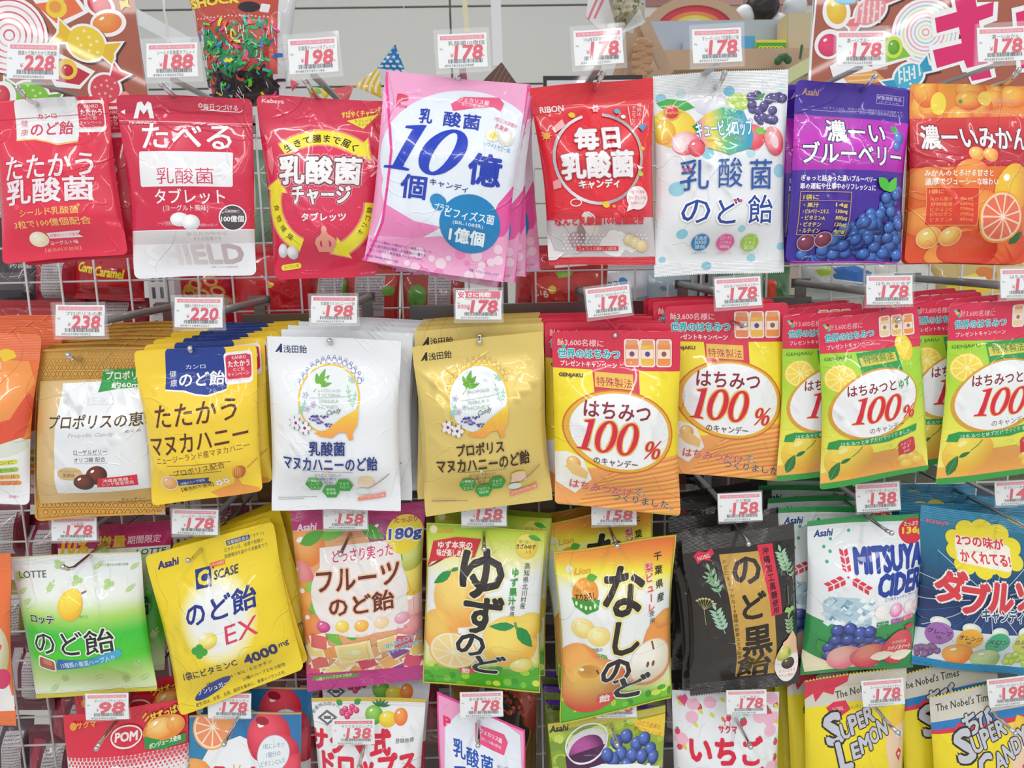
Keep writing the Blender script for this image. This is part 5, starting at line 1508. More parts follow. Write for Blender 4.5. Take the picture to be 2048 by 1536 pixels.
for k in range(7): dup(P11.root, (.006 + .0035 * k, .014 + .018 * k, .006 + .002 * k), 'yellow pouch, %s behind the front manuka honey pouch' % ('first', 'second', 'third', 'fourth', 'fifth', 'sixth', 'seventh')[k], 'yellow manuka pouches on one hook', (0, (-.015, .02, -.01, .03, .01, -.02, .02)[k], 0))


def asada(c, base, ink, eng, jp1, seed, back, gold):
    """white or gold bag with the flowered ring; drawn for the white bag and carried over."""
    d = Design(c, base)
    m = Design(((534, 671), (801, 681), (801, 1021), (544, 1019)), base)
    TL, TR, BR, BL = d.c

    def q(x, y):
        u, v = m.uv(x, y); p = (TL * (1 - u) + TR * u) * (1 - v) + (BL * (1 - u) + BR * u) * v
        return (float(p[0]), float(p[1]))
    T = lambda t, x, y, *a, **k: d.T(t, *q(x, y), *a, **k)
    E = lambda x, y, *a, **k: d.E(*q(x, y), *a, **k)
    lc = '#2c3464' if not gold else '#2c2420'
    d.P([q(550, 702), q(561, 686), q(564, 686), q(564, 703), q(559, 703), q(559, 698), q(554, 702)], lc)
    T('浅田飴', 590, 697, 46, 15, lc, .02)
    # lace over the ring
    for k in range(14):
        a = math.radians(-62 + k * 9.4)
        d.ring(*q(664 + 66 * math.sin(a), 795 - 76 * math.cos(a)), 5, 6, .9, '#5c6cac' if not gold else '#c9a85c', n=10)
        d.ring(*q(664 + 72 * math.sin(a), 795 - 82 * math.cos(a)), 3, 4, .8, '#5c6cac' if not gold else '#c9a85c', n=8)
    E(663, 790, 58, 61, '#e8eef0'); d.ring(*q(663, 790), 62, 65, 3.4, '#f2c838')
    for (x0, y0, x1, y1, w) in ((640, 764, 634, 742, 10), (640, 764, 652, 734, 11), (642, 764, 662, 746, 10), (644, 766, 668, 760, 8), (640, 766, 644, 744, 9)): d.leaf(*q(x0, y0), *q(x1, y1), w, '#6cae3c')
    d.L([q(642, 764), q(632, 776)], 1.4, '#6cae3c')
    for x, y in ((700, 757), (697, 774), (708, 790)): d.flower(*q(x, y), 6, '#eef4ee', '#d8d040', 6); 
    for x0, y0, x1, y1 in ((712, 762, 702, 752), (716, 776, 712, 800), (708, 800, 700, 770), (612, 800, 606, 812), (616, 790, 612, 812)): d.sprig(*q(x0, y0), *q(x1, y1), 3, 6, '#a4d4bc')
    for x, y in ((616, 781), (622, 806), (634, 798)): d.flower(*q(x, y), 6, '#c8bcd4', '#8c7ca8')
    rd = random.Random(5)
    for k in range(34): t = rd.random(); d.E(*q(630 + 38 * t + rd.uniform(-5, 5), 826 + 14 * t - rd.uniform(-2, 14) * (.5 + t)), 2.4, 2, rd.choice(('#4c3c8c', '#6c5cb0', '#8478c0')), 0, 6)
    for x, y, t, h in ((664, 773, eng[0], 5), (664, 781, eng[1], 5), (664, 792, 'MANUKA', 7), (664, 802, 'HONEY', 7)):
        if t: T(t, x, y, 44 if h < 7 or gold else 38, h, '#b4c0b8')
    d.L([q(626, 786), q(698, 784)], .8, '#b9c4bc')
    T('Candy', 676, 812, 30, 12, '#4c4440', 0, .5, rot=-14)
    d.P([q(662, 846), q(690, 824), q(724, 806), q(722, 838), q(712, 855), q(714, 866), q(706, 868), q(700, 852), q(684, 852), q(672, 862), q(648, 858), q(636, 852)], hgrad((806, '#f8d040'), (868, '#f29a50')))
    for x, y in ((598, 834), (617, 843)):
        for k in range(7): a = k * .9; d.leaf(*q(x, y), *q(x + 17 * math.cos(a), y + 15 * math.sin(a)), 3, '#5c7c50')
        d.flower(*q(x, y), 13, '#f2ecf4', '#8c3050')
    T(jp1, 662, 883, *((72, 27) if not gold else (96, 24)), ink, .03); T('マヌカハニーのど飴', 666, 914, 190, 28, ink, .03, rot=.5)
    d.L([q(612, 926), q(712, 932)], .8, ink); E(662, 929, 3, 3, '#f2c838' if not gold else '#f4f0e4')
    T('からだにうれしい' if not gold else 'のどにうれしい', 663, 937, 54, 7, ink); T('3種の成分', 662, 946, 34, 7, ink); T('配合!', 662, 955, 18, 7, ink)
    for x, y, ts in ((633, 959, ('21種類の', 'ハーブ', 'エキス')), (664, 978, ('植物性', '乳酸菌') if not gold else ('プロポリス', '抽出物')), (692, 963, ('マヌカ', 'ハニー'))):
        d.loc(ell(0, 0, 18, 17, 0, 6), *q(x, y), '#34a83c')
        for k, t in enumerate(ts): T(t, x, y - 4.5 * (len(ts) - 1) + 9 * k, 10 + 3 * len(t), 7, '#eef6ea', .01)
    E(736, 950, 15, 6, '#f4dca0'); d.P([q(722, 952), q(750, 952), q(752, 968), q(720, 968)], '#f6d8c0'); E(727, 978, 14, 7, '#e4ecea'); d.L([q(740, 970), q(762, 956), q(782, 940)], 1.6, '#a4786c')
    d.P([q(716, 992), q(764, 982), q(772, 978), q(772, 990), q(716, 1000)], '#f08c7c'); T('ハニーヨーグルト味' if not gold else 'レモンジンジャー味', 745, 989, 50, 6, '#fbecea', rot=-8)
    d.lines(*q(558, 988), q(632, 990)[0], q(632, 992)[1] + 4, 2, '#6a6868', 1.1, seed)
    return d


d = asada(((534, 671), (801, 681), (801, 1021), (544, 1019)), '#eff1f5', '#24347c', ('LACTIC ACID', 'BACTERIA'), '乳酸菌', 3, '#c9ccd2', False)
P12 = Pack(d, .93, 0, .021, (.1, .06), 0, .03, 11, .0018, 101, (.35, 0, .4), crimp=False, back='#c4c4c8', hole=(662, 694))
P12.build('white bag with a flowered yellow ring, frontmost of its stack')
for k in range(7): dup(P12.root, (.012 + .003 * k, .02 + .016 * k, .006 + .001 * k), 'silvery white bag, %s behind the flowered white bag' % ('first', 'second', 'third', 'fourth', 'fifth', 'sixth', 'seventh')[k], 'white flowered bags on one hook', (0, (.0, .025, -.01, .02, -.02, .01, .0)[k], (.03, -.02, .02, .01, 0, .01, .03)[k]))
d = asada(((824, 693), (1085, 661), (1105, 999), (851, 1033)), '#e6cb74', '#3c2418', ('PROPOLIS', ''), 'プロポリス', 4, '#c8a850', True)
P13 = Pack(d, .93, 0, .022, (.1, .06), 0, .035, 12, .002, 112, (.3, .25, .45), crimp=False, back='#c9a84c', hole=(957, 688))
P13.build('gold bag with a flowered ring, frontmost of its stack')
for k in range(6): dup(P13.root, (.002 + .0005 * k, .018 + .02 * k, .012 + .001 * k), 'gold bag, %s behind the front gold flowered bag' % ('first', 'second', 'third', 'fourth', 'fifth', 'sixth')[k], 'gold flowered bags on one hook', (0, (.06, .075, .05, .08, .05, .06)[k], 0))


def bee(d, x, y, s=1.0):
    d.E(x, y, 6 * s, 4.5 * s, '#f2b83c', 30, 12); d.E(x + 6 * s, y + 6 * s, 5 * s, 5 * s, '#38b0c0', 0, 12); d.E(x - 5 * s, y - 4 * s, 4 * s, 3 * s, '#58c4d0', 0, 10); d.E(x + 3 * s, y - 5 * s, 3.4 * s, 3 * s, '#4c3424', 0, 8)


def jar(d, x, y, w, h, c, lab):
    d.R(x, y, w + 5, h + 5, '#efe2dc', 5); d.R(x, y + 3, w, h - 6, c, 4); d.R(x, y - h * .42, w * .86, h * .2, '#e8a070', 2); d.R(x, y + 2, w * .92, h * .36, '#f6e0d0', 1); d.E(x, y + 2, w * .2, w * .2, lab, 0, 10)


def camp(d, q, k=1.0):
    """red campaign header shared by the honey pouches; q maps the front pouch's pixels."""
    bee(d, *q(1122, 685), .9); d.T('計3,600名様に', *q(1160, 685), 92, 14, '#f6c0c8', .02, rot=3, o=(.07, '#e05468'))
    d.T('世界のはちみつ', *q(1177, 706), 122, 18, '#30a8b4', .04, rot=1, o=(.12, '#c9ecec')); d.T('プレゼントキャンペーン', *q(1176, 726), 112, 11, '#f8eef0', .03, rot=2)
    for x, c, l in ((1263, '#ea8c5c', '#7c4c6c'), (1294, '#f0b84c', '#5c4c8c'), (1327, '#ee9048', '#8c6048')): jar(d, *q(x, 704), 26, 48, c, l)
    d.T('GENJAKU', *q(1140, 747), 48, 9, '#5c3430', .06, rot=1)


d = Design(((1103, 663), (1360, 661), (1360, 1031), (1109, 1007)), rgrad(1230, 850, 140, 210, (0, '#f8ee50'), (.7, '#f6e030'), (1, '#f6dc2c')))
ident = lambda x, y: (x, y)
d.P([(1090, 650), (1370, 650), (1364, 740), (1276, 738), (1275, 780), (1185, 786), (1183, 736), (1100, 732)], '#d8304c')
d.P([(1100, 930), (1180, 925), (1260, 910), (1362, 905), (1365, 1040), (1104, 1012)], '#f4a860')
for k in range(22):
    y = 925 + k * 5
    d.L([(1150 + max(0, 60 - k * 4), y + 14), (1230, y + 2), (1300, y - 8), (1362, y - 14 + (k % 3))], 2.6, ('#ee7848', '#f8cc58', '#f08c4c', '#f6b458')[k % 4])
d.P([(1130, 895), (1160, 905), (1180, 950), (1150, 985), (1110, 960), (1106, 900)], '#f1f1ea'); d.ball(1143, 917, 14, 14, '#f6d088', '#e09840'); d.P([(1126, 925), (1150, 918), (1172, 935), (1170, 952), (1142, 942)], '#f2c87c')
d.E(1233, 853, 112, 80, '#e8b43c', 4, 40); d.ring(1233, 853, 113, 81, 3, '#d8702c', 4); d.E(1235, 852, 101, 73, '#f2f3f4', 5, 40)
camp(d, ident)
d.R(1225, 756, 76, 28, '#e8c04c', 0, 3); d.T('特殊製法', 1225, 759, 70, 17, '#c03040', .02, rot=3, o=(.05, '#f6e070'))
d.T('はちみつ', 1229, 812, 132, 32, '#8c2834', .025, .06, rot=3)
serif_num(d, '100', 1213, 862, 64, '#d82444', .98, .22, rim=(2.0, '#e8b83c'), rot=3, thick=1.25); serif_num(d, '%', 1304, 876, 62, '#d82444', 1.1, .25, rim=(1.2, '#e8b83c'), rot=4)
d.T('のキャンデー', 1225, 912, 88, 15, '#6c4448', .02, rot=3)
d.T('はちみつだけ', 1200, 972, 126, 19, '#d8445c', .02, rot=5, o=(.06, '#f8d8b8')); d.T('で、', 1278, 980, 26, 17, '#5c443c', .01, o=(.06, '#f8d8b8'), rot=5); d.T('つくりました。', 1284, 1000, 124, 16, '#5c443c', .02, rot=4, o=(.06, '#f8d8b8'))
d.P([(1100, 1004), (1180, 1014), (1362, 1028), (1362, 1034), (1100, 1012)], '#b8a83c')
P14 = Pack(d, .925, 0, .018, (.13, .03), 8, .025, 9, .0014, 121, (.25, 0, .45), crimp=False, back='#d8304c', hole=(1227, 676))
P14.build('yellow pouch with red 100% in a white oval, nearest of its hook')
for k in range(4): dup(P14.root, (-.007 - .001 * k, .022 + .02 * k, .008 + .002 * k), 'yellow honey pouch, %s behind the nearest one' % ('first', 'second', 'third', 'fourth')[k], 'honey pouches on the first honey hook', (0, (.01, .02, -.01, .01)[k], 0))
r = dup(P14.root, (0, 0, 0), 'yellow honey pouch on the next hook to the right, its lower left covered', 'honey pouches on the second honey hook', (0, -.03, 0))
tgt = px2w(1448, 622, .962); r.location = tgt
for k in range(3): dup(r, (-.010 - .002 * k, .022 + .02 * k, .004 + .001 * k), 'yellow honey pouch, %s in the stack on the second honey hook' % ('second', 'third', 'rearmost')[k], 'honey pouches on the second honey hook', (0, (-.02, .0, -.02)[k], 0))

d = Design(((1638, 638), (1838, 614), (1858, 940), (1641, 980)), hgrad((640, '#8ccc2c'), (780, '#b4dc3c'), (880, '#f2ec58'), (960, '#f6ec80')))
d.P([(1630, 625), (1845, 600), (1842, 690), (1636, 706)], '#da3454')
mm = P14.d


def q16(x, y):
    u, v = mm.uv(x, y); TL, TR, BR, BL = d.c; p = (TL * (1 - u) + TR * u) * (1 - v) + (BL * (1 - u) + BR * u) * v
    return (float(p[0]), float(p[1]) + 2)


d.citrus(1672, 752, 30, '#f6cc38', '#fbf0a0', '#f6d850', 26, 9); d.ball(1806, 692, 18, 26, '#f8e450', '#ecc834', -10); d.P([(1708, 704), (1790, 690), (1796, 736), (1712, 742)], '#2e9848'); d.P([(1712, 712), (1786, 700), (1788, 716), (1714, 728)], '#d8c850')
for y in (0,): 
    bee(d, 1653, 654, .8); d.T('計3,600名様に', 1692, 652, 70, 12, '#f4b4c0', .02, o=(.07, '#e05468'), rot=2); d.T('世界のはちみつ', 1699, 670, 102, 15, '#30a8b4', .04, o=(.12, '#c9ecec')); d.T('プレゼントキャンペーン', 1700, 688, 98, 9, '#f8eef0', .03)
    for x, c in ((1770, '#ead0a8'), (1794, '#f0c060'), (1818, '#ee9a50')): jar(d, x, 652 - (x - 1770) * .08, 19, 36, c, '#a08050')
d.T('GENJAKU', 1672, 714, 54, 8, '#3c6434', .06); d.T('特殊製法', 1750, 711, 64, 15, '#4c8c34', .02, o=(.06, '#e6d458'))
d.E(1737, 799, 91, 66, '#dca038', -14, 40); d.E(1738, 797, 86, 61, '#f0f1f2', -14, 40)
d.T('はちみつと', 1728, 768, 96, 20, '#8c2c38', .03, .06, rot=-1); d.T('ゆず', 1795, 757, 28, 18, '#2c8c44', .03, rot=-8)
serif_num(d, '100', 1740, 808, 50, '#dc2444', 1.02, .25, rim=(1.4, '#e8a03c'), rot=2, thick=1.2); serif_num(d, '%', 1806, 803, 44, '#dc2444', 1.05, .25, rim=(1, '#e8a03c'))
d.T('のキャンデー', 1757, 844, 72, 12, '#6c4c50', .01, rot=-2)
d.P([(1640, 946), (1720, 930), (1780, 900), (1850, 920), (1856, 940), (1641, 980)], '#f4b650'); d.P([(1700, 905), (1780, 890), (1850, 935), (1700, 965)], '#f0a850')
d.ball(1690, 912, 44, 40, '#f9de58', '#f2b43c', hl='#fbf0a0'); d.P([(1650, 880), (1666, 872), (1700, 868), (1760, 858), (1822, 838), (1820, 852), (1760, 872), (1700, 880), (1668, 884), (1666, 892), (1648, 894)], '#2f9a4c'); d.T('はちみつとゆずだけでつくりました。', 1740, 866, 140, 9, '#e8f4e8', .02, rot=-3)
d.leaf(1660, 960, 1672, 918, 20, '#2c7c3c', '#5ca45c'); d.leaf(1674, 922, 1692, 908, 9, '#2c7c3c'); d.L([(1692, 906), (1702, 894), (1708, 882)], 2, '#5c9c3c')
d.R(1804, 886, 34, 36, '#dc3048', 6, -14); d.T('まるごと', 1800, 877, 22, 6, '#f8e4e0', .02, rot=-12); d.T('ゆず', 1803, 886, 16, 9, '#f8e4e0', .03, rot=-12); d.T('使用', 1806, 896, 12, 6, '#f8e4e0', rot=-12)
for x, y in ((1804, 912), (1822, 908), (1834, 916), (1812, 924)): d.ball(x, y, 13, 9, '#f8d860', '#eebc48', 10)
d.P([(1636, 968), (1858, 930), (1860, 944), (1640, 984)], '#3c9c48')
P16 = Pack(d, .925, 0, .018, (.12, .03), 6, .02, 10, .0017, 131, (.22, 0, .5), crimp=False, back='#e0e4d8', hole=(1760, 638))
P16.build('green and yellow pouch with a red 100%, front of the left yuzu stack')
for k, (dx, dy, dz, r) in enumerate(((-.032, .028, -.001, -.04), (-.05, .055, .004, -.03), (-.03, .08, .0, -.02), (-.04, .10, .004, -.03))):
    dup(P16.root, (dx, dy, dz), 'yuzu honey pouch, %s in the left yuzu stack' % ('second', 'third', 'fourth', 'rearmost')[k], 'yuzu honey pouches on the first yuzu hook', (0, -r * 1.5, 0))
r = dup(P16.root, (0, 0, 0), 'green and yellow pouch cut by the right frame edge, nearest of the right yuzu stack', 'yuzu honey pouches on the second yuzu hook', (0, .06, 0), 1.06)
r.location = px2w(2028, 615, .925)
for k, (dx, dy, dz, rr) in enumerate(((-.036, .03, .002, .05), (-.055, .05, .005, .06), (-.07, .08, .008, .05), (-.03, .1, .004, .05))):
    dup(r, (dx, dy, dz), 'yuzu honey pouch, %s in the right yuzu stack' % ('second', 'third', 'fourth', 'rearmost')[k], 'yuzu honey pouches on the second yuzu hook', (0, rr, 0))
# ------------------------------------------------------------------ third row
Y3 = .985
d = Design(((-210, 1112), (20, 1108), (32, 1452), (-230, 1440)), '#f07840')
d.P([(-240, 1240), (4, 1232), (26, 1380), (30, 1420), (-240, 1420)], '#efeff0'); d.ball(-2, 1300, 26, 60, '#f0e8d8', '#c8c090', hl=None); d.E(14, 1350, 12, 20, '#d8406c'); d.T('ッ', 4, 1292, 18, 22, '#e8407c', .05); d.P([(-10, 1396), (30, 1388), (34, 1410), (-4, 1420)], '#f4f0ee')
Pack(d, Y3 - .02, 0, .018, (.1, .06), 0, .04, 8, .0015, 140, (.2, 0, .5), crimp=True, back='#e87040', hole=(-90, 1140)).build('orange edged bag cut by the left frame edge in the third row')

LT = hgrad((1110, '#eef1f2'), (1185, '#eef2ea'), (1215, '#b8e070'), (1250, '#3cc83c'), (1300, '#50cc34'), (1345, '#c8e48c'), (1390, '#e8eee0'))


def leafy(d, pts, col='#b8d88c'):
    for x, y, k in pts:
        if k == 0: d.sprig(x, y + 8, x + 8, y - 8, 3, 9, col)
        elif k == 1:
            for a in (0, 2.1, 4.2): d.E(x + 6 * math.cos(a), y + 5 * math.sin(a), 6, 5, col, 0, 10)
        else: d.leaf(x - 8, y + 6, x + 10, y - 8, 9, col, '#e8f2d8')


d = Design(((18, 1113), (279, 1103), (314, 1380), (72, 1396)), LT)
leafy(d, ((118, 1128, 1), (158, 1156, 1), (100, 1170, 0), (222, 1162, 1), (268, 1132, 2), (265, 1172, 2), (46, 1178, 2), (58, 1196, 2), (275, 1326, 0), (132, 1350, 0), (205, 1345, 2), (250, 1356, 0), (110, 1374, 2), (290, 1352, 2), (196, 1130, 2), (40, 1150, 1)))
d.P([(68, 1388), (314, 1372), (314, 1384), (72, 1398)], '#d9cc3c'); d.L([(18, 1113), (279, 1103)], 2.4, '#e6cc4c')
d.T('LOTTE', 66, 1146, 54, 13, '#4c5450', .01); d.T('カリン果汁45%生果汁換算', 228, 1128, 54, 5, '#7c9c6c')
d.ball(155, 1196, 25, 27, '#fae04c', '#f2b42c', 10); d.ball(158, 1188, 18, 20, '#fae04c', '#f6cc3c', hl=None); d.L([(173, 1176), (182, 1172)], 3, '#8c5c2c')
d.T('ロッテ', 97, 1224, 54, 15, '#2c302c', .05, o=(.1, '#eef4e8')); d.T('カリン', 186, 1214, 18, 6, '#3c6c3c', .02)
d.T('のど飴', 160, 1266, 166, 48, '#23282a', .015, 0, o=(.07, '#ecf6e6'))
d.R(107, 1312, 42, 28, '#f4f0ec', 6, 12); d.R(107, 1312, 36, 22, '#a85440', 5, 12); d.R(109, 1308, 22, 10, '#c87c68', 3, 12)
d.P([(132, 1299), (190, 1298), (252, 1282), (258, 1292), (250, 1300), (190, 1312), (130, 1322)], vgrad((130, '#2c5cac'), (255, '#48b0d8'))); d.T('13種類の厳選ハーブ入り', 192, 1304, 108, 12, '#eaf2fa', .02, rot=-4)
P18 = Pack(d, Y3, 0, .019, (.06, .045), 0, .035, 9, .0015, 151, (.28, 0, .45), back='#d9cc3c', hole=(138, 1125))
P18.build('green and white leaf-printed bag with a yellow pear-shaped fruit, front of the third row')
d = Design(((112, 1052), (345, 1042), (328, 1340), (122, 1352)), hgrad((1080, '#eef1f2'), (1130, '#cfe8b0'), (1180, '#3cb83c'), (1260, '#50bc34'), (1320, '#d0e4b0')))
d.P([(100, 1040), (350, 1030), (346, 1088), (112, 1096)], '#c42468'); d.T('10%', 150, 1090, 56, 30, '#f2c03c', .05, .2); d.T('増量', 226, 1080, 54, 22, '#f2c03c', .04, o=(.09, '#8c1c44')); d.T('期間限定', 290, 1076, 62, 15, '#f2d8e0', .02)
leafy(d, ((212, 1098, 1), (290, 1108, 2), (310, 1262, 0))); d.T('LOTTE', 306, 1098, 54, 10, '#3c443c', .02); d.T('のど飴', 240, 1200, 140, 44, '#23282a', .02)
Pack(d, 1.03, 0, .017, (.06, .04), 0, .03, 8, .0014, 152, (.28, 0, .45), back='#d9cc3c', hole=(230, 1060)).build('bag with a magenta extra-volume header behind the leaf-printed bag')

d = Design(((289, 1112), (546, 1043), (608, 1338), (361, 1433)), '#f6d82c')
d.E(446, 1222, 82, 92, rgrad(446, 1222, 82, 92, (0, '#f4f6f6'), (.6, '#f4f6f2'), (.85, '#f8ec9c'), (1, '#f6d82c')), -15, 40)
d.T('Asahi', 335, 1126, 44, 14, '#3c2c78', .06, .2)
d.R(476, 1080, 48, 10, '#2c4c9c'); d.T('栄養機能食品', 476, 1080, 44, 8, '#f4e8a0', .02); d.T('(ビオチン)', 512, 1070, 32, 8, '#4c5454'); d.T('ビオチンは、皮膚や粘膜の', 488, 1089, 80, 8, '#4c5454'); d.T('健康維持を助ける栄養素です。', 494, 1099, 92, 8, '#4c5454')
d.R(410, 1149, 34, 34, '#1c3484'); d.T('C', 410, 1149, 22, 22, '#f8e048', .09); d.R(436, 1124, 32, 9, '#f07048'); d.T('レモン200個分', 436, 1124, 28, 6, '#fbe8d0', .02); d.T('SCASE', 456, 1137, 50, 15, '#33384c', .04, .05); d.E(428, 1131, 1.6, 2.4, '#33384c')
d.T('のど飴', 451, 1196, 148, 44, '#20328c', .03, .05); d.T('EX', 494, 1240, 70, 36, '#e03c64', .0, .1)
d.ball(427, 1262, 21, 16, '#fbf4a0', '#f2d840', -10); d.ball(418, 1256, 12, 9, '#fdfbe0', '#f6e870', hl=None)
for a in (0, 90, 180, 270): d.E(409 + 9 * math.cos(math.radians(a)), 1284 + 7 * math.sin(math.radians(a)), 9, 8, '#3cac3c', 0, 12)
d.T('1袋にビタミンC', 426, 1325, 122, 18, '#2c2c58', .02, .1); d.T('4000', 529, 1294, 66, 23, '#2c2c6c', .05); d.T('mg', 573, 1279, 18, 12, '#3c3c58', .02)
d.T('VB1・B2・B6・B12・E,ビオチン', 481, 1339, 142, 10, '#3c3c4c', .02); d.T('21種のハーブエキス配合', 529, 1341, 92, 9, '#3c3c4c', .01)
d.E(427, 1372, 44, 12, '#243c94', -16); d.T('ノンシュガー', 427, 1372, 64, 11, '#eef0f8', .03); d.T('食生活は、主食、主菜、副菜を基本に、食事のバランスを。', 482, 1376, 194, 8, '#4c5048', .01, rot=0)
P19 = Pack(d, Y3 - .01, 0, .019, (.1, .05), 10, .035, 11, .0016, 163, (.24, 0, .5), crimp=False, back='#e0bc28', hole=(424, 1082))
P19.build('yellow tilted pouch with blue lettering and a white glow, front of its stack')
for k in range(6): dup(P19.root, (-.006 + .008 * k, .014 + .02 * k, -.002 + .001 * k), 'yellow pouch, %s behind the tilted lemon pouch' % ('first', 'second', 'third', 'fourth', 'fifth', 'sixth')[k], 'yellow lemon pouches on one hook', (0, (-.05, -.10, -.08, -.14, -.1, -.12)[k], 0))

d = Design(((580, 1022), (850, 1002), (847, 1357), (615, 1385)), '#c8347c')
d.P([(584, 1060), (850, 1050), (846, 1330), (612, 1345)], '#e8a878')
rd = random.Random(7)
for x, y, a, b, c0, c1 in ((612, 1092, 38, 34, '#f8b468', '#e8843c'), (600, 1150, 30, 34, '#f4a4a0', '#e06c7c'), (615, 1190, 34, 36, '#f8b060', '#ec8c40'), (625, 1240, 30, 34, '#f6a060', '#e88440'), (840, 1200, 40, 44, '#f8c8c0', '#ec8c98'), (835, 1140, 34, 40, '#f8e070', '#e8c048'), (825, 1100, 30, 30, '#dce080', '#b8b848'), (830, 1240, 34, 24, '#f6a8a8', '#e07484'), (762, 1060, 26, 24, '#b45488', '#8c3068')): d.ball(x, y, a, b, c0, c1)
for x0, y0, x1, y1 in ((600, 1085, 650, 1060), (640, 1075, 700, 1048), (720, 1050, 770, 1070), (610, 1170, 650, 1150), (620, 1215, 655, 1175), (780, 1080, 810, 1110), (790, 1090, 830, 1075), (650, 1240, 690, 1270), (700, 1255, 722, 1238), (790, 1240, 820, 1205)): d.leaf(x0, y0, x1, y1, 24, rd.choice(('#7cc048', '#5cac3c', '#94cc54')))
d.E(722, 1168, 98, 84, '#f3ecea', -5, 40); d.P([(640, 1090), (800, 1070), (822, 1200), (812, 1240), (650, 1250)], '#f3ecea')
d.T('Asahi', 613, 1053, 38, 13, '#f4dce6', .05, .2); d.E(811, 1062, 36, 36, '#f6dc3c'); d.T('たっぷり', 812, 1036, 44, 11, '#dc3c5c', .04); d.T('180g', 812, 1064, 62, 24, '#3c4c94', .05, o=(.12, '#f4f4f8'))
d.T('どっさり実った', 728, 1096, 118, 22, '#dc4878', .03, o=(.09, '#fbf3f3'), rot=-3)
d.T('フルーツ', 720, 1139, 164, 38, '#6c2c24', .03, .05, o=(.1, '#f6c8a8'), rot=-3); d.T('のど飴', 728, 1187, 132, 38, '#6c2c24', .03, 0, o=(.1, '#f6c8a8'), rot=-3)
for x, y, c0, c1, t in ((650, 1237, '#ec6cac', '#c8347c', 'ぶどう'), (690, 1232, '#fbe478', '#f0c840', 'レモン'), (729, 1229, '#fbcc68', '#f0a83c', 'オレンジ'), (769, 1224, '#fbe4c0', '#f0cc98', 'りんご'), (809, 1219, '#f6c0d4', '#e490b0', 'もも')): d.ball(x, y, 15, 12, c0, c1); d.T(t, x, y + 20, 24, 7, c1, .02)
cols = ('#e05474', '#f4e08c', '#f0a458', '#e8b078', '#8c4c98', '#f2c878', '#e46c68', '#f0d490', '#dc5468', '#f4b870')
k = 0
for yy, xs in ((1340, (622, 668, 712, 756, 800, 838)), (1318, (640, 690, 736, 780, 826)), (1290, (632, 668, 748, 800, 842)), (1270, (640, 780, 812))):
    for x in xs: d.R(x, yy, 40, 32, '#fbf0d8', 2, rd.uniform(-40, 40)); d.R(x, yy, 36, 28, cols[k % 10], 2, rd.uniform(-35, 35)); k += 1
d.R(713, 1288, 76, 48, '#f6e8b0', 2, -6); d.R(713, 1288, 64, 38, '#f4dc90', 4, -6); d.E(700, 1287, 8, 6, '#dce8b0'); d.E(716, 1286, 10, 7, '#eef0c0')
d.T('ほんのりメントール', 812, 1265, 74, 11, '#38a4cc', .04, o=(.1, '#f0f8fb'), rot=-8); d.T('スッキリ爽やか!!', 808, 1282, 66, 11, '#38a4cc', .04, o=(.1, '#f0f8fb'), rot=-8)
d.P([(612, 1348), (700, 1340), (846, 1328), (850, 1360), (614, 1386)], '#c03a88'); d.P([(625, 1352), (722, 1344), (710, 1354), (624, 1360)], '#5c9c3c'); d.T('10種のハーブエキス配合', 668, 1353, 78, 7, '#f4f0c0', .02, rot=-3)
P20 = Pack(d, Y3 + .01, 0, .021, (.06, .05), 0, .03, 11, .0017, 171, (.16, 0, .55), back='#b83078', hole=(715, 1035))
P20.build('magenta fruit bag showing wrapped sweets, third row')


def lionlogo(d, x, y, k=1):
    for a in range(8): d.E(x + 7 * k * math.cos(a * .785), y + 7 * k * math.sin(a * .785), 3 * k, 3 * k, '#e8dca0', 0, 8)
    d.E(x, y, 7 * k, 7 * k, '#efe6b8'); d.T('Lion', x + 27 * k, y + 2, 34 * k, 12 * k, '#e8a83c', .05, .25)


def grass(d, q, x0, x1, y, seed):
    rd = random.Random(seed)
    for k in range(26): d.E(*q(rd.uniform(x0, x1), rd.uniform(y, y + 44)), rd.uniform(5, 11), rd.uniform(4, 8), rd.choice(('#a8d83c', '#d8e850', '#54b02c', '#7cc838', '#3c9c2c')), 0, 10)


d = Design(((853, 1045), (1093, 1061), (1079, 1384), (845, 1365)), hgrad((1045, '#6cb82c'), (1070, '#c8dc3c'), (1110, '#f2ee98'), (1150, '#f1f3f4'), (1270, '#f3f3ee'), (1320, '#e8e88c'), (1335, '#5cb830'), (1385, '#48a428')))
grass(d, ident, 850, 1080, 1325, 3)
lionlogo(d, 867, 1058, .9)
d.ball(918, 1182, 52, 56, '#fbd878', '#f4a850', hl=None); d.leaf(902, 1133, 866, 1158, 16, '#2e9448'); d.leaf(900, 1133, 922, 1126, 7, '#2e9448'); d.ball(880, 1250, 36, 46, '#f8cc68', '#f2a44c', hl=None)
d.citrus(907, 1290, 50, '#f6c060', '#fbeed0', '#fadf98', 44, 9); d.ball(1020, 1270, 58, 56, '#fbe070', '#f2b848', hl=None); d.ball(1060, 1240, 30, 26, '#f8dc68', '#f0c050', hl=None)
d.leaf(1030, 1236, 978, 1232, 17, '#2c9450'); d.leaf(1034, 1238, 1066, 1284, 24, '#249048'); d.L([(1030, 1228), (1034, 1242)], 5, '#5ca050')
d.P([(866, 1080), (912, 1074), (962, 1078), (948, 1112), (904, 1108), (862, 1118), (852, 1130)], '#d8343c'); d.P([(852, 1130), (876, 1114), (888, 1112), (858, 1128)], '#8c1c28'); d.T('ゆず本来の', 910, 1088, 68, 13, '#f8f0e8', .04, rot=-2); d.T('味が楽しめます', 908, 1102, 70, 13, '#f8f0e8', .04, rot=-2)
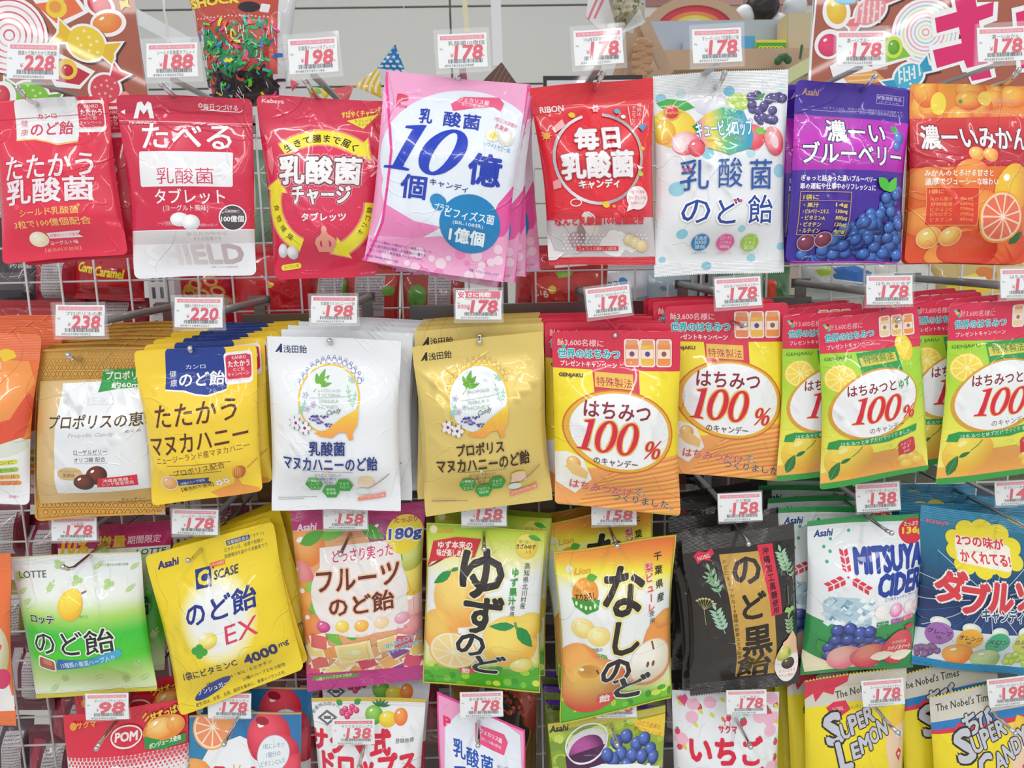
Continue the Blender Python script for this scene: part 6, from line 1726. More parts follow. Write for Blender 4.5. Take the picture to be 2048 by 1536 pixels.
d.ball(1053, 1090, 22, 24, '#f8e470', '#f0c840', hl=None); d.leaf(1056, 1070, 1082, 1080, 10, '#4cac48'); d.T('香り高い', 1050, 1082, 24, 7, '#4c8c3c', .02); d.T('きざみゆず', 1052, 1091, 38, 9, '#3c3424', .04); d.T('入り', 1056, 1101, 12, 7, '#4c8c3c')
d.V('高知県北川村産', 1055, 1126, 1046, 1198, 12, '#2c3428', .0); d.V('ゆず果汁', 1031, 1136, 1024, 1186, 16, '#3c9c3c', .05); d.V('使用', 1025, 1200, 1024, 1211, 10, '#2c3428', .01)
for ch, x, y, w, h in (('ゆ', 964, 1137, 84, 82), ('ず', 966, 1212, 78, 74), ('の', 941, 1270, 56, 44), ('ど', 978, 1318, 64, 48)): d.T(ch, x, y, w, h, '#2a2624', .035, .05, o=(.075, '#f2e8b0' if h > 60 else '#f3f3ee'), rot=3)
d.P([(918, 1332), (946, 1330), (948, 1344), (920, 1344)], '#e8505c'); d.T('飴', 931, 1337, 16, 13, '#f6ece8', .04); d.ball(1042, 1322, 24, 17, '#f6f0a0', '#e8d058', -15)
d.T('※写真・イラストはイメージです。', 885, 1353, 56, 5, '#3c6c28')
for pts in (((853, 1045), (845, 1365)), ((1092, 1061), (1079, 1384)), ((853, 1046), (1093, 1062)), ((845, 1364), (1079, 1383))): d.L(pts, 4, '#c8bc3c')
P21 = Pack(d, Y3 - .01, 0, .019, (.055, .055), 0, .025, 9, .0015, 181, (.24, .05, .45), crimp=False, back='#4ca030', hole=(969, 1066))
P21.build('green-edged citrus bag with black brush lettering, third row middle')
dup(P21.root, (.009, .03, .006), 'green-edged citrus bag behind the brush-lettered one, only its edge showing')
dup(P21.root, (.012, .06, .004), 'rearmost green-edged citrus bag of its hook', rot=(0, .02, 0))

d = Design(((1108, 1103), (1352, 1069), (1343, 1396), (1120, 1447)), hgrad((1080, '#ee7038'), (1112, '#f2a43c'), (1140, '#f4ec40'), (1175, '#eff1ee'), (1300, '#f1f3f4'), (1370, '#d8e48c'), (1385, '#6cbc34'), (1450, '#4caa2c')))
grass(d, ident, 1122, 1340, 1372, 5)
lionlogo(d, 1137, 1135, .95)
d.ball(1166, 1175, 26, 26, '#f0a83c', '#e88c34', hl=None); d.leaf(1170, 1150, 1192, 1146, 14, '#5cac3c'); d.P([(1138, 1186), (1194, 1184), (1190, 1200), (1166, 1212), (1144, 1202)], '#3c9c3c'); d.T('みずみずしい', 1166, 1168, 36, 6, '#c84c2c'); d.T('すりおろし', 1166, 1181, 42, 12, '#3c1c14', .06, o=(.1, '#f4b050'))
for k in range(5): d.E(1147 + k * 9, 1195 + 5 * math.sin(k * .8), 2.4, 4, '#f4f0c0', 0, 8)
for x, y in ((1158, 1240), (1190, 1252)): d.ball(x, y, 24, 19, '#fbf0b0', '#f2d068', 15); d.ring(x, y, 16, 12, 1.2, '#f0d880', 15)
d.T('21種類の', 1182, 1280, 32, 8, '#3c7c3c', .02); d.P([(1158, 1284), (1206, 1288), (1208, 1296), (1200, 1300), (1164, 1296)], '#3c9c3c'); d.T('ハーブエキス入り', 1184, 1292, 44, 8, '#eef6e8', .02, rot=4)
d.ball(1160, 1340, 50, 72, '#f6b45c', '#d8583c', -20, hl=None); d.ball(1184, 1358, 70, 62, '#f3c060', '#d0503c', hl=None); d.ball(1172, 1324, 24, 14, '#c88c3c', '#e0a44c', hl=None); d.L([(1186, 1318), (1190, 1326)], 4, '#6c3c20'); d.E(1156, 1322, 5, 3, '#fbf0d8')
d.ball(1322, 1270, 42, 60, '#f4a04c', '#e0743c', 10, hl=None); d.ball(1330, 1225, 22, 18, '#f6b058', '#e88844', hl=None); d.ball(1298, 1312, 50, 52, '#f8f4e8', '#e89058', 5, hl=None); d.ball(1298, 1308, 44, 46, '#fbf8ec', '#f0e4c8', 5, hl=None); d.L([(1302, 1264), (1306, 1282)], 4, '#8c4c28')
for x in (1292, 1304): d.E(x, 1310, 3.6, 6.5, '#7c4c28', 8, 10)
d.V('千葉県産', 1316, 1110, 1322, 1182, 17, '#2c2824', .02); d.V('梨ピューレ', 1298, 1130, 1302, 1198, 17, '#dc4848', .04, o=(.1, '#f8e8e0')); d.V('使用', 1302, 1210, 1303, 1224, 12, '#2c2824', .01)
for ch, x, y, w, h in (('な', 1244, 1170, 82, 80), ('し', 1248, 1254, 56, 62), ('の', 1226, 1322, 60, 52), ('ど', 1262, 1360, 70, 58)): d.T(ch, x, y, w, h, '#2a2420', .035, .04, o=(.075, '#f4e48c' if y < 1300 else '#f6f2ec'), rot=7)
d.P([(1194, 1384), (1226, 1378), (1222, 1400), (1192, 1402)], '#e8505c'); d.T('飴', 1208, 1391, 22, 17, '#f6ece8', .05)
for pts in (((1108, 1104), (1120, 1446)), ((1351, 1070), (1343, 1396)), ((1108, 1104), (1352, 1070)), ((1120, 1446), (1343, 1395))): d.L(pts, 4, '#c8bc3c')
P22 = Pack(d, Y3 - .03, 0, .021, (.055, .06), 0, .06, 12, .0019, 191, (.24, .05, .5), crimp=False, back='#4ca030', hole=(1233, 1088))
P22.build('orange to green pear bag with black brush lettering, nearest of its hook')
r = dup(P22.root, (-.018, .055, .022), 'pear bag hanging straight behind the tilted brush-lettered pear bag', rot=(0, -.09, 0))
dup(r, (.004, .03, .003), 'rearmost pear bag of its hook', rot=(0, -.07, 0))

d = Design(((1364, 1080), (1589, 1047), (1600, 1364), (1382, 1393)), '#2c2725')
d.P([(1438, 1108), (1533, 1096), (1549, 1344), (1471, 1352)], '#cba14c'); d.P([(1513, 1087), (1544, 1084), (1557, 1212), (1533, 1215)], '#dc3048')
for ch, x, y, w, h in (('の', 1488, 1132, 54, 42), ('ど', 1497, 1192, 48, 48), ('黒', 1504, 1262, 60, 58), ('飴', 1503, 1320, 68, 56)): d.T(ch, x, y, w, h, '#241a14', .035)
d.V('沖縄加工黒糖使用', 1529, 1098, 1543, 1204, 14, '#3c1418', .04); d.V('のどにまろやかな18種類の野草エキス配合', 1447, 1120, 1469, 1296, 9, '#4c3414', .02)
d.P([(1386, 1112), (1396, 1102), (1412, 1104), (1424, 1096), (1428, 1106), (1418, 1116), (1424, 1120), (1404, 1118), (1394, 1126), (1390, 1116)], '#dc3048'); d.T('NOBEL', 1408, 1113, 26, 7, '#f4ece8', .05, rot=-6)
for x0, y0, x1, y1, n, s_, c in ((1432, 1180, 1416, 1136, 4, 14, '#8cb48c'), (1440, 1250, 1422, 1206, 5, 16, '#a4ccb0'), (1572, 1140, 1560, 1100, 5, 15, '#a0c8a4'), (1576, 1260, 1572, 1224, 4, 13, '#98b890'), (1430, 1158, 1410, 1150, 3, 10, '#8cb48c'), (1584, 1150, 1574, 1118, 3, 10, '#90bc98')): d.sprig(x0, y0, x1, y1, n, s_, c)
for k in range(7): a = -2.4 + k * .28; d.L([(1400, 1208), (1404 + 22 * math.cos(a), 1206 + 20 * math.sin(a))], .9, '#a8a46c'); d.E(1404 + 22 * math.cos(a), 1206 + 20 * math.sin(a), 3, 2, '#c8c47c', 0, 7)
d.L([(1404, 1238), (1400, 1208)], 1.2, '#a8a46c'); d.L([(1570, 1160), (1572, 1196)], 2, '#5c8c6c')
for a in (20, 90, 160): d.leaf(1574, 1204, 1574 + 14 * math.cos(math.radians(a)), 1204 + 12 * math.sin(math.radians(a)), 10, '#9ccc6c')
d.E(1571, 1314, 26, 46, '#f6f1ec', 0, 30); d.P([(1558, 1270), (1582, 1250), (1592, 1268), (1594, 1300), (1560, 1296)], '#f4c8a0'); d.ball(1562, 1296, 15, 18, '#e8e478', '#b4c040', 20); d.ball(1574, 1320, 14, 14, '#5c5040', '#2c2418'); d.leaf(1572, 1284, 1578, 1304, 8, '#7cb84c'); d.T('カリンエキス', 1573, 1338, 34, 7, '#e04c54', .02); d.T('やさしい味わい', 1573, 1347, 34, 7, '#e04c54', .02)
P23 = Pack(d, Y3 - .015, 0, .019, (.09, .07), 0, .03, 13, .002, 201, (.16, 0, .6), teeth=(44, 44), back='#1c1918', hole=(1495, 1090))
P23.build('black bag with a gold panel and herbs, front of the black stack')
for k in range(5): dup(P23.root, (-.012 + .006 * k, .02 + .028 * k, .003 + .004 * k), 'black bag, %s behind the gold-panel black bag' % ('first', 'second', 'third', 'fourth', 'fifth')[k], 'black herb bags on one hook', (0, (-.04, .03, -.06, .06, -.02)[k], (.04, -.05, .1, 0, .06)[k]))

d = Design(((1616, 1042), (1849, 1025), (1826, 1333), (1602, 1351)), '#eef1f4')
d.P([(1600, 1030), (1860, 1012), (1852, 1037), (1612, 1052)], '#2c9c50'); d.P([(1600, 1220), (1650, 1234), (1720, 1238), (1784, 1228), (1836, 1218), (1830, 1340), (1600, 1356)], hgrad((1220, '#3c9c58'), (1350, '#2c8c48'))); d.P([(1600, 1295), (1640, 1316), (1700, 1330), (1760, 1330), (1610, 1344)], '#efe6c0')
d.T('Asahi', 1647, 1065, 38, 13, '#24448c', .05, .2); d.E(1823, 1058, 27, 25, '#dc3040'); d.T('たっぷり', 1822, 1045, 28, 9, '#f4e4d0', .04); d.T('136g', 1825, 1059, 42, 15, '#f8d83c', .06)
for x, y in ((1645, 1090), (1656, 1098), (1647, 1116), (1698, 1061), (1660, 1076)): d.E(x, y, 3.4, 3.4, '#48b480', 0, 10)
for x, y, w, h, sh in ((1770, 1107, 142, 42, .12), ): d.T('MITSUYA', x, y, w, h, '#2040a0', .066, sh)
d.T('CIDER', 1789, 1151, 98, 40, '#2040a0', .066, .12); d.T('三ツ矢キャンディアソート', 1791, 1178, 78, 8, '#3c5490', .02)
for a in (90, 210, 330):
    for k in range(3):
        for sg in (-1, 1):
            r0 = 8 + k * 13; ca, sa = math.cos(math.radians(a)), -math.sin(math.radians(a)); px_, py_ = -sa * sg, ca * sg
            f = lambda r_, t: (1682 + ca * r_ + px_ * t, 1140 + sa * r_ + py_ * t)
            d.P([f(r0, 1), f(r0 + 4, 8), f(r0 + 14, 8), f(r0 + 10, 1)], '#e0384c')
d.E(1682, 1140, 2, 2, '#e0384c')
rd = random.Random(21)
d.P([(1634, 1194), (1650, 1180), (1700, 1178), (1728, 1196), (1724, 1236), (1640, 1226)], '#b8d0dc')
for k in range(46): x, y = rd.uniform(1638, 1726), rd.uniform(1182, 1232); d.P([(x, y - 6), (x + rd.uniform(5, 11), y), (x + 2, y + rd.uniform(4, 8)), (x - rd.uniform(4, 9), y + 2)], rd.choice(('#dfeef4', '#f4fafc', '#8cb4c8', '#a8c8d8', '#6c9cb4', '#c8dfe8')))
for x, c in ((1746, '#f0f0e4'), (1778, '#f06cac'), (1810, '#f8c8d4'), (1836, '#f4e8b0')): d.ball(x, 1205 - (x - 1746) * .08, 14, 14, '#fbd0e4' if c == '#f06cac' else '#fbf6f4', c)
for x, c, t in ((1748, '#2c9450', 'サイダー'), (1780, '#a0489c', 'グレープ'), (1808, '#ec6c88', 'ピーチ')): d.R(x, 1228 - (x - 1748) * .12, 26, 9, c, 0, 0); d.T(t, x, 1228 - (x - 1748) * .12, 22, 7, '#f4f4ee', .02)
d.leaf(1650, 1300, 1628, 1270, 26, '#3c9c3c'); d.leaf(1660, 1290, 1640, 1306, 16, '#54ac44')
for k in range(44): x, y = rd.uniform(1654, 1760), rd.uniform(1234, 1300); 
pts = [(1662, 1246), (1684, 1240), (1704, 1246), (1660, 1268), (1682, 1264), (1704, 1262), (1724, 1262), (1742, 1270), (1650, 1286), (1672, 1286), (1694, 1282), (1716, 1280), (1736, 1284), (1756, 1278), (1654, 1306), (1676, 1300), (1760, 1288), (1722, 1244)]
for x, y in pts: d.ball(x, y, 13, 13, '#5064b4', '#201c64', hl='#a8b4e4')
d.ball(1684, 1308, 34, 31, '#f8c4b8', '#e8708c', 10, hl=None); d.ball(1732, 1304, 36, 32, '#f4988c', '#d8405c', 0, hl=None); d.L([(1706, 1290), (1702, 1326)], 1.5, '#d86878')
d.ball(1788, 1284, 33, 40, '#ee5c64', '#e0384c', hl=None); d.leaf(1800, 1240, 1824, 1238, 10, '#e0384c'); d.L([(1800, 1236), (1806, 1250)], 3, '#e0384c'); d.T('長野県産', 1790, 1272, 34, 8, '#f8dcc8', .02); d.T('シナノスイート', 1794, 1286, 48, 11, '#fbf0e4', .06)
d.leaf(1738, 1314, 1786, 1300, 22, '#f6f0dc'); d.leaf(1778, 1312, 1822, 1296, 22, '#f6f0dc')
P24 = Pack(d, Y3, 0, .02, (.06, .05), 0, .03, 10, .0016, 211, (.2, 0, .5), back='#2c9450', hole=(1733, 1048))
P24.build('white and green soda candy bag with a red three-arrow emblem, nearest of its hook')
for k in range(4): dup(P24.root, (-.030 - .002 * k, .025 + .035 * k, .006 + .004 * k), 'white and green soda candy bag, %s in its stack' % ('second', 'third', 'fourth', 'rearmost')[k], 'soda candy bags on one hook', (0, (.06, .03, .08, .05)[k], 0))

d = Design(((1841, 1009), (2095, 1042), (2075, 1352), (1822, 1327)), hgrad((1010, '#1c88b8'), (1060, '#2c7c9c'), (1180, '#1c2c5c'), (1260, '#2c4c84'), (1320, '#2490c4')))
for k in range(9): d.L([(1840, 1011 + k * 3.4), (2096, 1044 + k * 3.4)], .9, '#58b4d8')
for k in range(26):
    a = -.2 + k * .25; d.L([(1960 + 40 * math.cos(a), 1180 + 30 * math.sin(a)), (1960 + 150 * math.cos(a), 1180 + 110 * math.sin(a))], 1.6, '#b8cce0' if k % 2 else '#2c64a0')
d.T('Kataya', 1874, 1043, 44, 9, '#e86c7c', .06)
for x, y, r in ((1905, 1072, 18), (1930, 1056, 20), (1962, 1056, 22), (1994, 1066, 22), (2018, 1090, 20), (2020, 1116, 18), (1990, 1126, 18), (1950, 1128, 18), (1915, 1118, 20), (1902, 1094, 18), (1960, 1092, 50)): d.E(x, y, r, r * .85, '#f4e034')
d.R(1958, 1100, 110, 46, '#f8f2e4', 8, 4); d.T('2つの味が', 1956, 1080, 94, 20, '#e0404c', .05, o=(.1, '#fbf6ec')); d.T('かくれてる!', 1960, 1108, 100, 20, '#e0404c', .05, o=(.1, '#fbf6ec'))
for ch, x, y, w, h in (('ダ', 1886, 1160, 54, 60), ('ブ', 1930, 1180, 50, 58), ('ル', 1980, 1180, 50, 56), ('ソ', 2036, 1180, 46, 50), ('ー', 2080, 1182, 30, 12)): d.T(ch, x, y, w, h, '#e0404c', .08, .05, o=(.17, '#f6f2ec'))
d.T('キャンディ', 1986, 1214, 88, 26, '#2c4c7c', .04, o=(.14, '#eef4f6'))
d.P([(1822, 1250), (1870, 1242), (1960, 1248), (2080, 1262), (2076, 1352), (1822, 1326)], '#dfe8ee')
for x, y, c, t in ((1866, 1256, '#a86cb8', 'グレープ'), (1922, 1264, '#f2b43c', 'オレンジ'), (1978, 1272, '#3cb484', 'メロン'), (2036, 1276, '#d8dc5c', '白ぶどう')): d.ball(x, y - 24, 18, 12, '#eef4e8', '#c8d4cc'); d.E(x, y, 25, 25, c); d.T(t, x, y - 4, 42, 11, '#38283c', .03); d.T('味', x, y + 8, 9, 8, '#38283c', .02)
for k in range(22): x, y = rd.uniform(1830, 1872), rd.uniform(1284, 1312); d.ball(x, y, 7, 7, '#9c74a4', '#64406c', hl=None, n=10)
d.ball(1910, 1302, 30, 24, '#f8b458', '#ee8434'); d.ball(1966, 1312, 30, 24, '#cfe0a8', '#98b878')
for k in range(18): x, y = rd.uniform(2002, 2050), rd.uniform(1302, 1330); d.ball(x, y, 8, 8, '#d8ec78', '#a4c83c', n=10)
d.P([(1822, 1308), (1900, 1322), (2078, 1336), (2078, 1356), (1820, 1330)], '#1f8cc0')
P25 = Pack(d, Y3, 0, .02, (.1, .05), 0, .03, 10, .0017, 221, (.18, .1, .55), back='#1c7cac', hole=(1992, 1026))
P25.build('blue metallic candy bag with a yellow cloud, cut by the right frame edge')
for k in range(3): dup(P25.root, (-.012 - .014 * k, .03 + .035 * k, .004 + .004 * k), 'blue metallic candy bag, %s in its stack' % ('second', 'third', 'rearmost')[k], 'blue metallic candy bags on one hook', (0, (-.1, -.06, -.12)[k], 0))
# ------------------------------------------------------------------ bottom row
Y4 = .99
d = Design(((127, 1431), (374, 1400), (392, 1750), (152, 1775)), hgrad((1400, '#dc2c44'), (1510, '#de3048')))
d.P([(134, 1512), (380, 1484), (392, 1760), (140, 1780)], '#f0eeee')
for i in range(30):
    for j in range(7):
        r = 3.6 - j * .45
        if r > .6: d.E(140 + i * 8.4 + (j % 2) * 4.2, 1514 - i * .98 + j * 6, r, r, '#e04458', 0, 8)
d.T('サクマ', 174, 1446, 38, 12, '#f2a83c', .05); d.E(149, 1450, 7, 8, '#f0a03c'); d.E(256, 1466, 32, 20, '#f3ecea'); d.E(256, 1466, 29, 17, '#dc2c44'); d.T('POM', 256, 1466, 44, 15, '#f3ecea', .06)
d.T('甘ずっぱい', 334, 1423, 66, 15, '#f4d838', .06, o=(.12, '#7c1c2c'), rot=-12)
d.E(330, 1452, 42, 24, '#e88c34', -8); d.ball(322, 1452, 28, 18, '#fbd080', '#f0a040', -8); d.ball(352, 1444, 18, 16, '#f8b860', '#ee8c38'); d.P([(292, 1466), (330, 1474), (374, 1462), (374, 1478), (330, 1488), (296, 1486)], '#2c9448'); d.T('ポンジュース使用', 334, 1476, 60, 9, '#f4f0e0', .04, rot=-6)
for k in range(3): d.L([(286 + k * 5, 1434 + k * 6), (294 + k * 5, 1424 + k * 6)], 3, '#f2c83c')
d.T('ポン', 262, 1568, 190, 100, '#dc2444', .07, .05, o=(.11, '#f4f0f0'), rot=-3)
P26 = Pack(d, Y4, 0, .018, (.07, .06), 0, .02, 9, .0015, 231, (.2, 0, .5), crimp=False, back='#c82840', hole=(226, 1440))
P26.build('red bag with an oval emblem and citrus pictures, bottom row far left')
dup(P26.root, (-.002, .035, .014), 'red citrus bag behind the oval-emblem bag of the bottom row', rot=(0, -.05, 0))

d = Design(((378, 1430), (602, 1423), (606, 1750), (380, 1760)), '#2c84b4')
d.P([(380, 1434), (600, 1426), (600, 1500), (540, 1480), (500, 1500), (460, 1470), (400, 1490)], '#2878b0'); d.P([(420, 1490), (480, 1470), (540, 1490), (606, 1520), (606, 1760), (380, 1760), (380, 1560)], '#eceef0')
d.citrus(425, 1454, 40, '#f6a850', '#fbe4c8', '#f29468', 40, 10); d.E(452, 1436, 20, 26, '#f0a060', 20); d.ball(395, 1550, 40, 40, '#f6b060', '#ee8c40', hl=None)
d.ball(538, 1468, 44, 44, '#ee5468', '#c81c3c'); d.E(524, 1442, 14, 8, '#a81830', 10); d.ball(560, 1500, 40, 36, '#ee5468', '#c81c3c', hl=None); d.ball(590, 1535, 30, 34, '#ee5468', '#c81c3c', hl=None)
d.E(550, 1498, 31, 31, '#e8eef2'); d.ring(550, 1498, 32, 32, 1, '#a8c8dc')
for k, t in enumerate(('1粒にレモン', '1個分の', 'ビタミンC入り')): d.T(t, 550, 1484 + 14 * k, (42, 28, 46)[k], 9, '#6c8c9c', .02, rot=-4)
d.T('Dole', 490, 1545, 110, 48, '#d8284c', .09); d.E(479, 1536, 14, 14, '#f6c83c')
for k in range(10): a = k * .63; d.L([(479, 1536), (479 + 22 * math.cos(a), 1536 + 22 * math.sin(a))], 2, '#f29c3c')
d.L([(378, 1431), (602, 1424)], 5, '#c8a468')
P27 = Pack(d, Y4, 0, .016, (.05, .05), 0, .01, 6, .001, 241, (.3, 0, .4), crimp=False, back='#c8a468', hole=(482, 1434))
P27.build('blue and white bag with a cut orange and red fruit, bottom row')
dup(P27.root, (.008, .035, .016), 'matching blue and red fruit bag behind, raised a little', rot=(0, .01, 0))

d = Design(((622, 1395), (850, 1398), (845, 1745), (648, 1740)), '#eef0f2')
d.P([(618, 1390), (854, 1394), (852, 1405), (622, 1402)], '#dcbc3c'); d.P([(640, 1530), (850, 1530), (850, 1760), (640, 1760)], '#dc2444')
for x, y in ((690, 1418), (700, 1424), (694, 1430), (704, 1414), (684, 1424), (712, 1420)): d.ball(x, y, 6, 6, '#f06c9c', '#c82c5c', n=12)
d.leaf(684, 1410, 672, 1400, 12, '#3c9c48'); d.leaf(708, 1408, 722, 1400, 12, '#3c9c48'); d.ball(748, 1428, 17, 17, '#9cd860', '#58a838'); d.ball(776, 1436, 17, 14, '#f8e450', '#e8c030'); d.ball(802, 1432, 13, 16, '#f6a450', '#ee7438')
for k in range(6): d.leaf(760, 1414, 760 + 22 * math.cos(-.2 - k * .45), 1414 + 16 * math.sin(-.2 - k * .45), 5, '#2c7c40')
d.P([(653, 1418), (674, 1432), (654, 1446), (634, 1432)], '#6c6c70'); d.P([(653, 1423), (667, 1432), (654, 1441), (641, 1432)], '#eef0f2'); d.R(654, 1432, 14, 6, '#6c6c70'); d.arc('創業明治四十一年', 654, 1440, 34, -54, 54, 8, '#6c6c70', .02)
d.T('サクマ式', 700, 1472, 160, 40, '#dc2444', .06); d.T('登録商標', 812, 1472, 36, 8, '#5c5c60', .02); d.T('ドロップス', 740, 1510, 186, 38, '#dc2444', .08, 0)
P28 = Pack(d, Y4, 0, .02, (.045, .05), 0, .05, 10, .0018, 251, (.16, 0, .55), back='#c8ccd0', hole=(738, 1401))
P28.build('white drops bag with a gold top edge and red lettering, nearest of its hook')
dup(P28.root, (.004, .045, .01), 'white drops bag behind the nearest drops bag', rot=(0, .01, 0))

d = Design(((905, 1352), (1075, 1366), (1072, 1750), (905, 1740)), '#8c6c38')
d.E(1000, 1440, 60, 76, '#3c3c2c'); d.ring(1000, 1440, 62, 78, 2, '#c8a458'); d.P([(1010, 1366), (1072, 1368), (1072, 1460), (1046, 1440), (1040, 1400)], '#a84c3c'); d.T('果実', 1015, 1462, 40, 26, '#d8b868', .01)
rd = random.Random(31)
for k in range(60): d.E(rd.uniform(1008, 1070), rd.uniform(1370, 1420), 4, 3, rd.choice(('#c45c44', '#8c342c', '#b8543c', '#d87858')), rd.uniform(0, 90), 7)
Pack(d, 1.05, 0, .015, (.05, .05), 0, .02, 8, .0015, 262, (.2, .3, .5), back='#6c5028', hole=(990, 1372)).build('dark gold fruit candy bag behind the tilted pink bag')
d = Design(((874, 1384), (1050, 1461), (1062, 1790), (880, 1760)), '#f4a4cc')
d.P([(890, 1450), (918, 1424), (980, 1424), (1040, 1470), (1052, 1640), (886, 1600)], '#ebf0fa')
for pts in (((875, 1386), (881, 1760)), ((1049, 1462), (1060, 1790)), ((874, 1386), (1050, 1463))): d.L(pts, 4, '#f0409c')
d.T('P', 894, 1440, 14, 16, '#e23466', .08); d.P([(950, 1444), (966, 1452), (1008, 1468), (1016, 1484), (1008, 1506), (986, 1496), (950, 1478)], '#ee5488'); d.T('フェカリス菌', 982, 1470, 46, 9, '#fbe6ee', .04, rot=6); d.T('(EC-12株)使用', 982, 1483, 42, 7, '#fbe6ee', .03, rot=6)
for t, x, y in (('乳', 918, 1487), ('酸', 945, 1504), ('菌', 974, 1518)): d.T(t, x, y, 26, 30, '#2456b4', .03)
serif_num(d, '10', 940, 1560, 76, '#1f3fc0', 1.0, .28, thick=1.45); d.T('1粒に10億個の', 1010, 1528, 34, 7, '#7c6c9c', .02); d.T('乳酸菌', 1010, 1540, 24, 9, '#7c6c9c', .02)
Pack(d, .975, 0, .014, (.08, .04), 0, .03, 9, .0015, 271, (.16, 0, .5), crimp=False, back='#f07cbc', hole=(958, 1424)).build('small tilted pink bag with blue lettering at the bottom centre')

d = Design(((1095, 1450), (1330, 1411), (1330, 1760), (1125, 1790)), '#9ab438')
rd = random.Random(41)
for k in range(60): d.E(rd.uniform(1100, 1330), rd.uniform(1425, 1560), rd.uniform(8, 18), rd.uniform(6, 12), rd.choice(('#b4c848', '#88a830', '#c8d860', '#7c9c38')), 0, 9)
d.P([(1092, 1448), (1332, 1408), (1332, 1424), (1096, 1462)], '#c8b84c')
d.T('Asahi', 1118, 1457, 36, 12, '#2c2c24', .05, .2); d.P([(1262, 1440), (1340, 1424), (1330, 1470), (1280, 1456)], '#f0cc3c'); d.T('ぶどう由来の', 1298, 1446, 48, 9, '#c8343c', .03, rot=22); d.T('ポリフェノール', 1296, 1458, 58, 9, '#c8343c', .03, rot=22)
d.E(1172, 1488, 42, 30, '#d8d4d8', -22, 30); d.ball(1170, 1494, 36, 24, '#b4549c', '#5c1c54', -22, hl=None); d.P([(1128, 1506), (1210, 1480), (1206, 1520), (1180, 1560), (1134, 1560)], '#4c2048'); d.ring(1172, 1480, 44, 32, 3, '#eceaf0', -22)
for x, y in ((1232, 1476), (1252, 1466), (1272, 1478), (1288, 1470), (1300, 1488), (1240, 1494), (1262, 1496), (1282, 1498), (1224, 1504), (1250, 1512), (1212, 1498), (1222, 1524), (1306, 1502), (1236, 1530)): d.ball(x, y, 12, 12, '#5c78c8', '#1c2860', hl='#a8b8e4')
d.P([(1120, 1560), (1140, 1530), (1200, 1512), (1270, 1508), (1320, 1520), (1330, 1760), (1120, 1790)], '#f0f2f4'); d.P([(1130, 1556), (1150, 1538), (1206, 1522), (1270, 1516), (1310, 1524), (1320, 1760), (1130, 1790)], '#24489c'); d.T("Welch's", 1232, 1540, 170, 34, '#f2f4f8', .07, rot=0)
P31 = Pack(d, Y4 - .02, 0, .02, (.05, .05), 0, .04, 10, .0017, 281, (.18, 0, .5), crimp=False, back='#7c8c30', hole=(1226, 1432))
P31.build('green grape bag with a glass of purple juice, bottom row')
d = Design(((1088, 1372), (1330, 1392), (1330, 1700), (1100, 1700)), '#7c8c34')
d.P([(1086, 1368), (1332, 1388), (1332, 1400), (1088, 1384)], '#5c2c9c'); d.P([(1090, 1398), (1332, 1412), (1332, 1420), (1090, 1408)], '#5c2c9c'); d.T('Asahi', 1110, 1412, 32, 11, '#2c2c24', .05, .2)
r = Pack(d, 1.03, 0, .016, (.05, .05), 0, .03, 8, .0015, 282, (.2, 0, .5), back='#5c2c9c', hole=(1220, 1384)).build('purple-edged grape bag, first behind the grape juice bag')
dup(r, (-.002, .03, .006), 'purple-edged grape bag, second behind the grape juice bag')

d = Design(((1344, 1382), (1558, 1385), (1556, 1750), (1350, 1760)), '#edeff2')
rd = random.Random(51)
for k in range(40):
    x, y = rd.uniform(1350, 1552), rd.uniform(1388, 1440) if k < 28 else rd.uniform(1440, 1536)
    if k >= 28: x = rd.choice((rd.uniform(1348, 1366), rd.uniform(1538, 1554)))
    if k % 3 == 0: d.E(x, y, 5, 6, '#e03c5c', 20, 10); d.P([(x - 4, y - 5), (x + 4, y - 5), (x, y - 9)], '#4ca03c')
    elif k % 3 == 1: d.E(x, y, 13, 11, '#f4bcd0', 0, 14)
    else: d.leaf(x, y, x + 9, y + 9, 7, rd.choice(('#f0c83c', '#f08c4c', '#ec5c94', '#dce04c')))
d.P([(1362, 1394), (1370, 1388), (1376, 1396), (1368, 1412)], '#e8448c'); d.P([(1354, 1396), (1362, 1390), (1370, 1412)], '#e8448c')
d.ring(1452, 1440, 6, 6, 1, '#dc2c4c'); d.T('サクマ', 1452, 1449, 36, 12, '#dc2c4c', .05); d.T('いちご', 1448, 1484, 142, 44, '#dc1c40', .05, .06); d.T('みるく', 1450, 1538, 140, 46, '#dc1c40', .05, .06)
P32 = Pack(d, Y4, 0, .018, (.05, .05), 0, .02, 10, .0017, 291, (.16, 0, .55), back='#d8dade', hole=(1484, 1398))
P32.build('white bag sprinkled with strawberries and red lettering, bottom row')


def comic(d, kind, X):
    d.P([X(0, 0), X(1, 0), X(1, .12), X(0, .12)], '#d6d2c4')
    if kind:
        d.P([X(0, .115), X(1, .115), X(1, .16), X(0, .16)], '#2c7cc0'); d.P([X(0, .15), X(1, .15), X(1, .17), X(0, .17)], '#dc3450')
    d.P([X(.0, .15 if not kind else .17), X(1, .15 if not kind else .17), X(1, 1), X(0, 1)], '#f2dc24')
    # jagged bursts
    for lv, c in ((.62, '#dc3450'), (.70, '#2c7cc0')) if kind else ((.70, '#e9e6e0'),):
        pts = []
        for k in range(17): pts.append(X(k / 16, lv + (.10 if k % 2 else -.03)))
        d.P(pts + [X(1, 1), X(0, 1)], c)
        if not kind: d.L(pts, 1.6, '#2c2824')


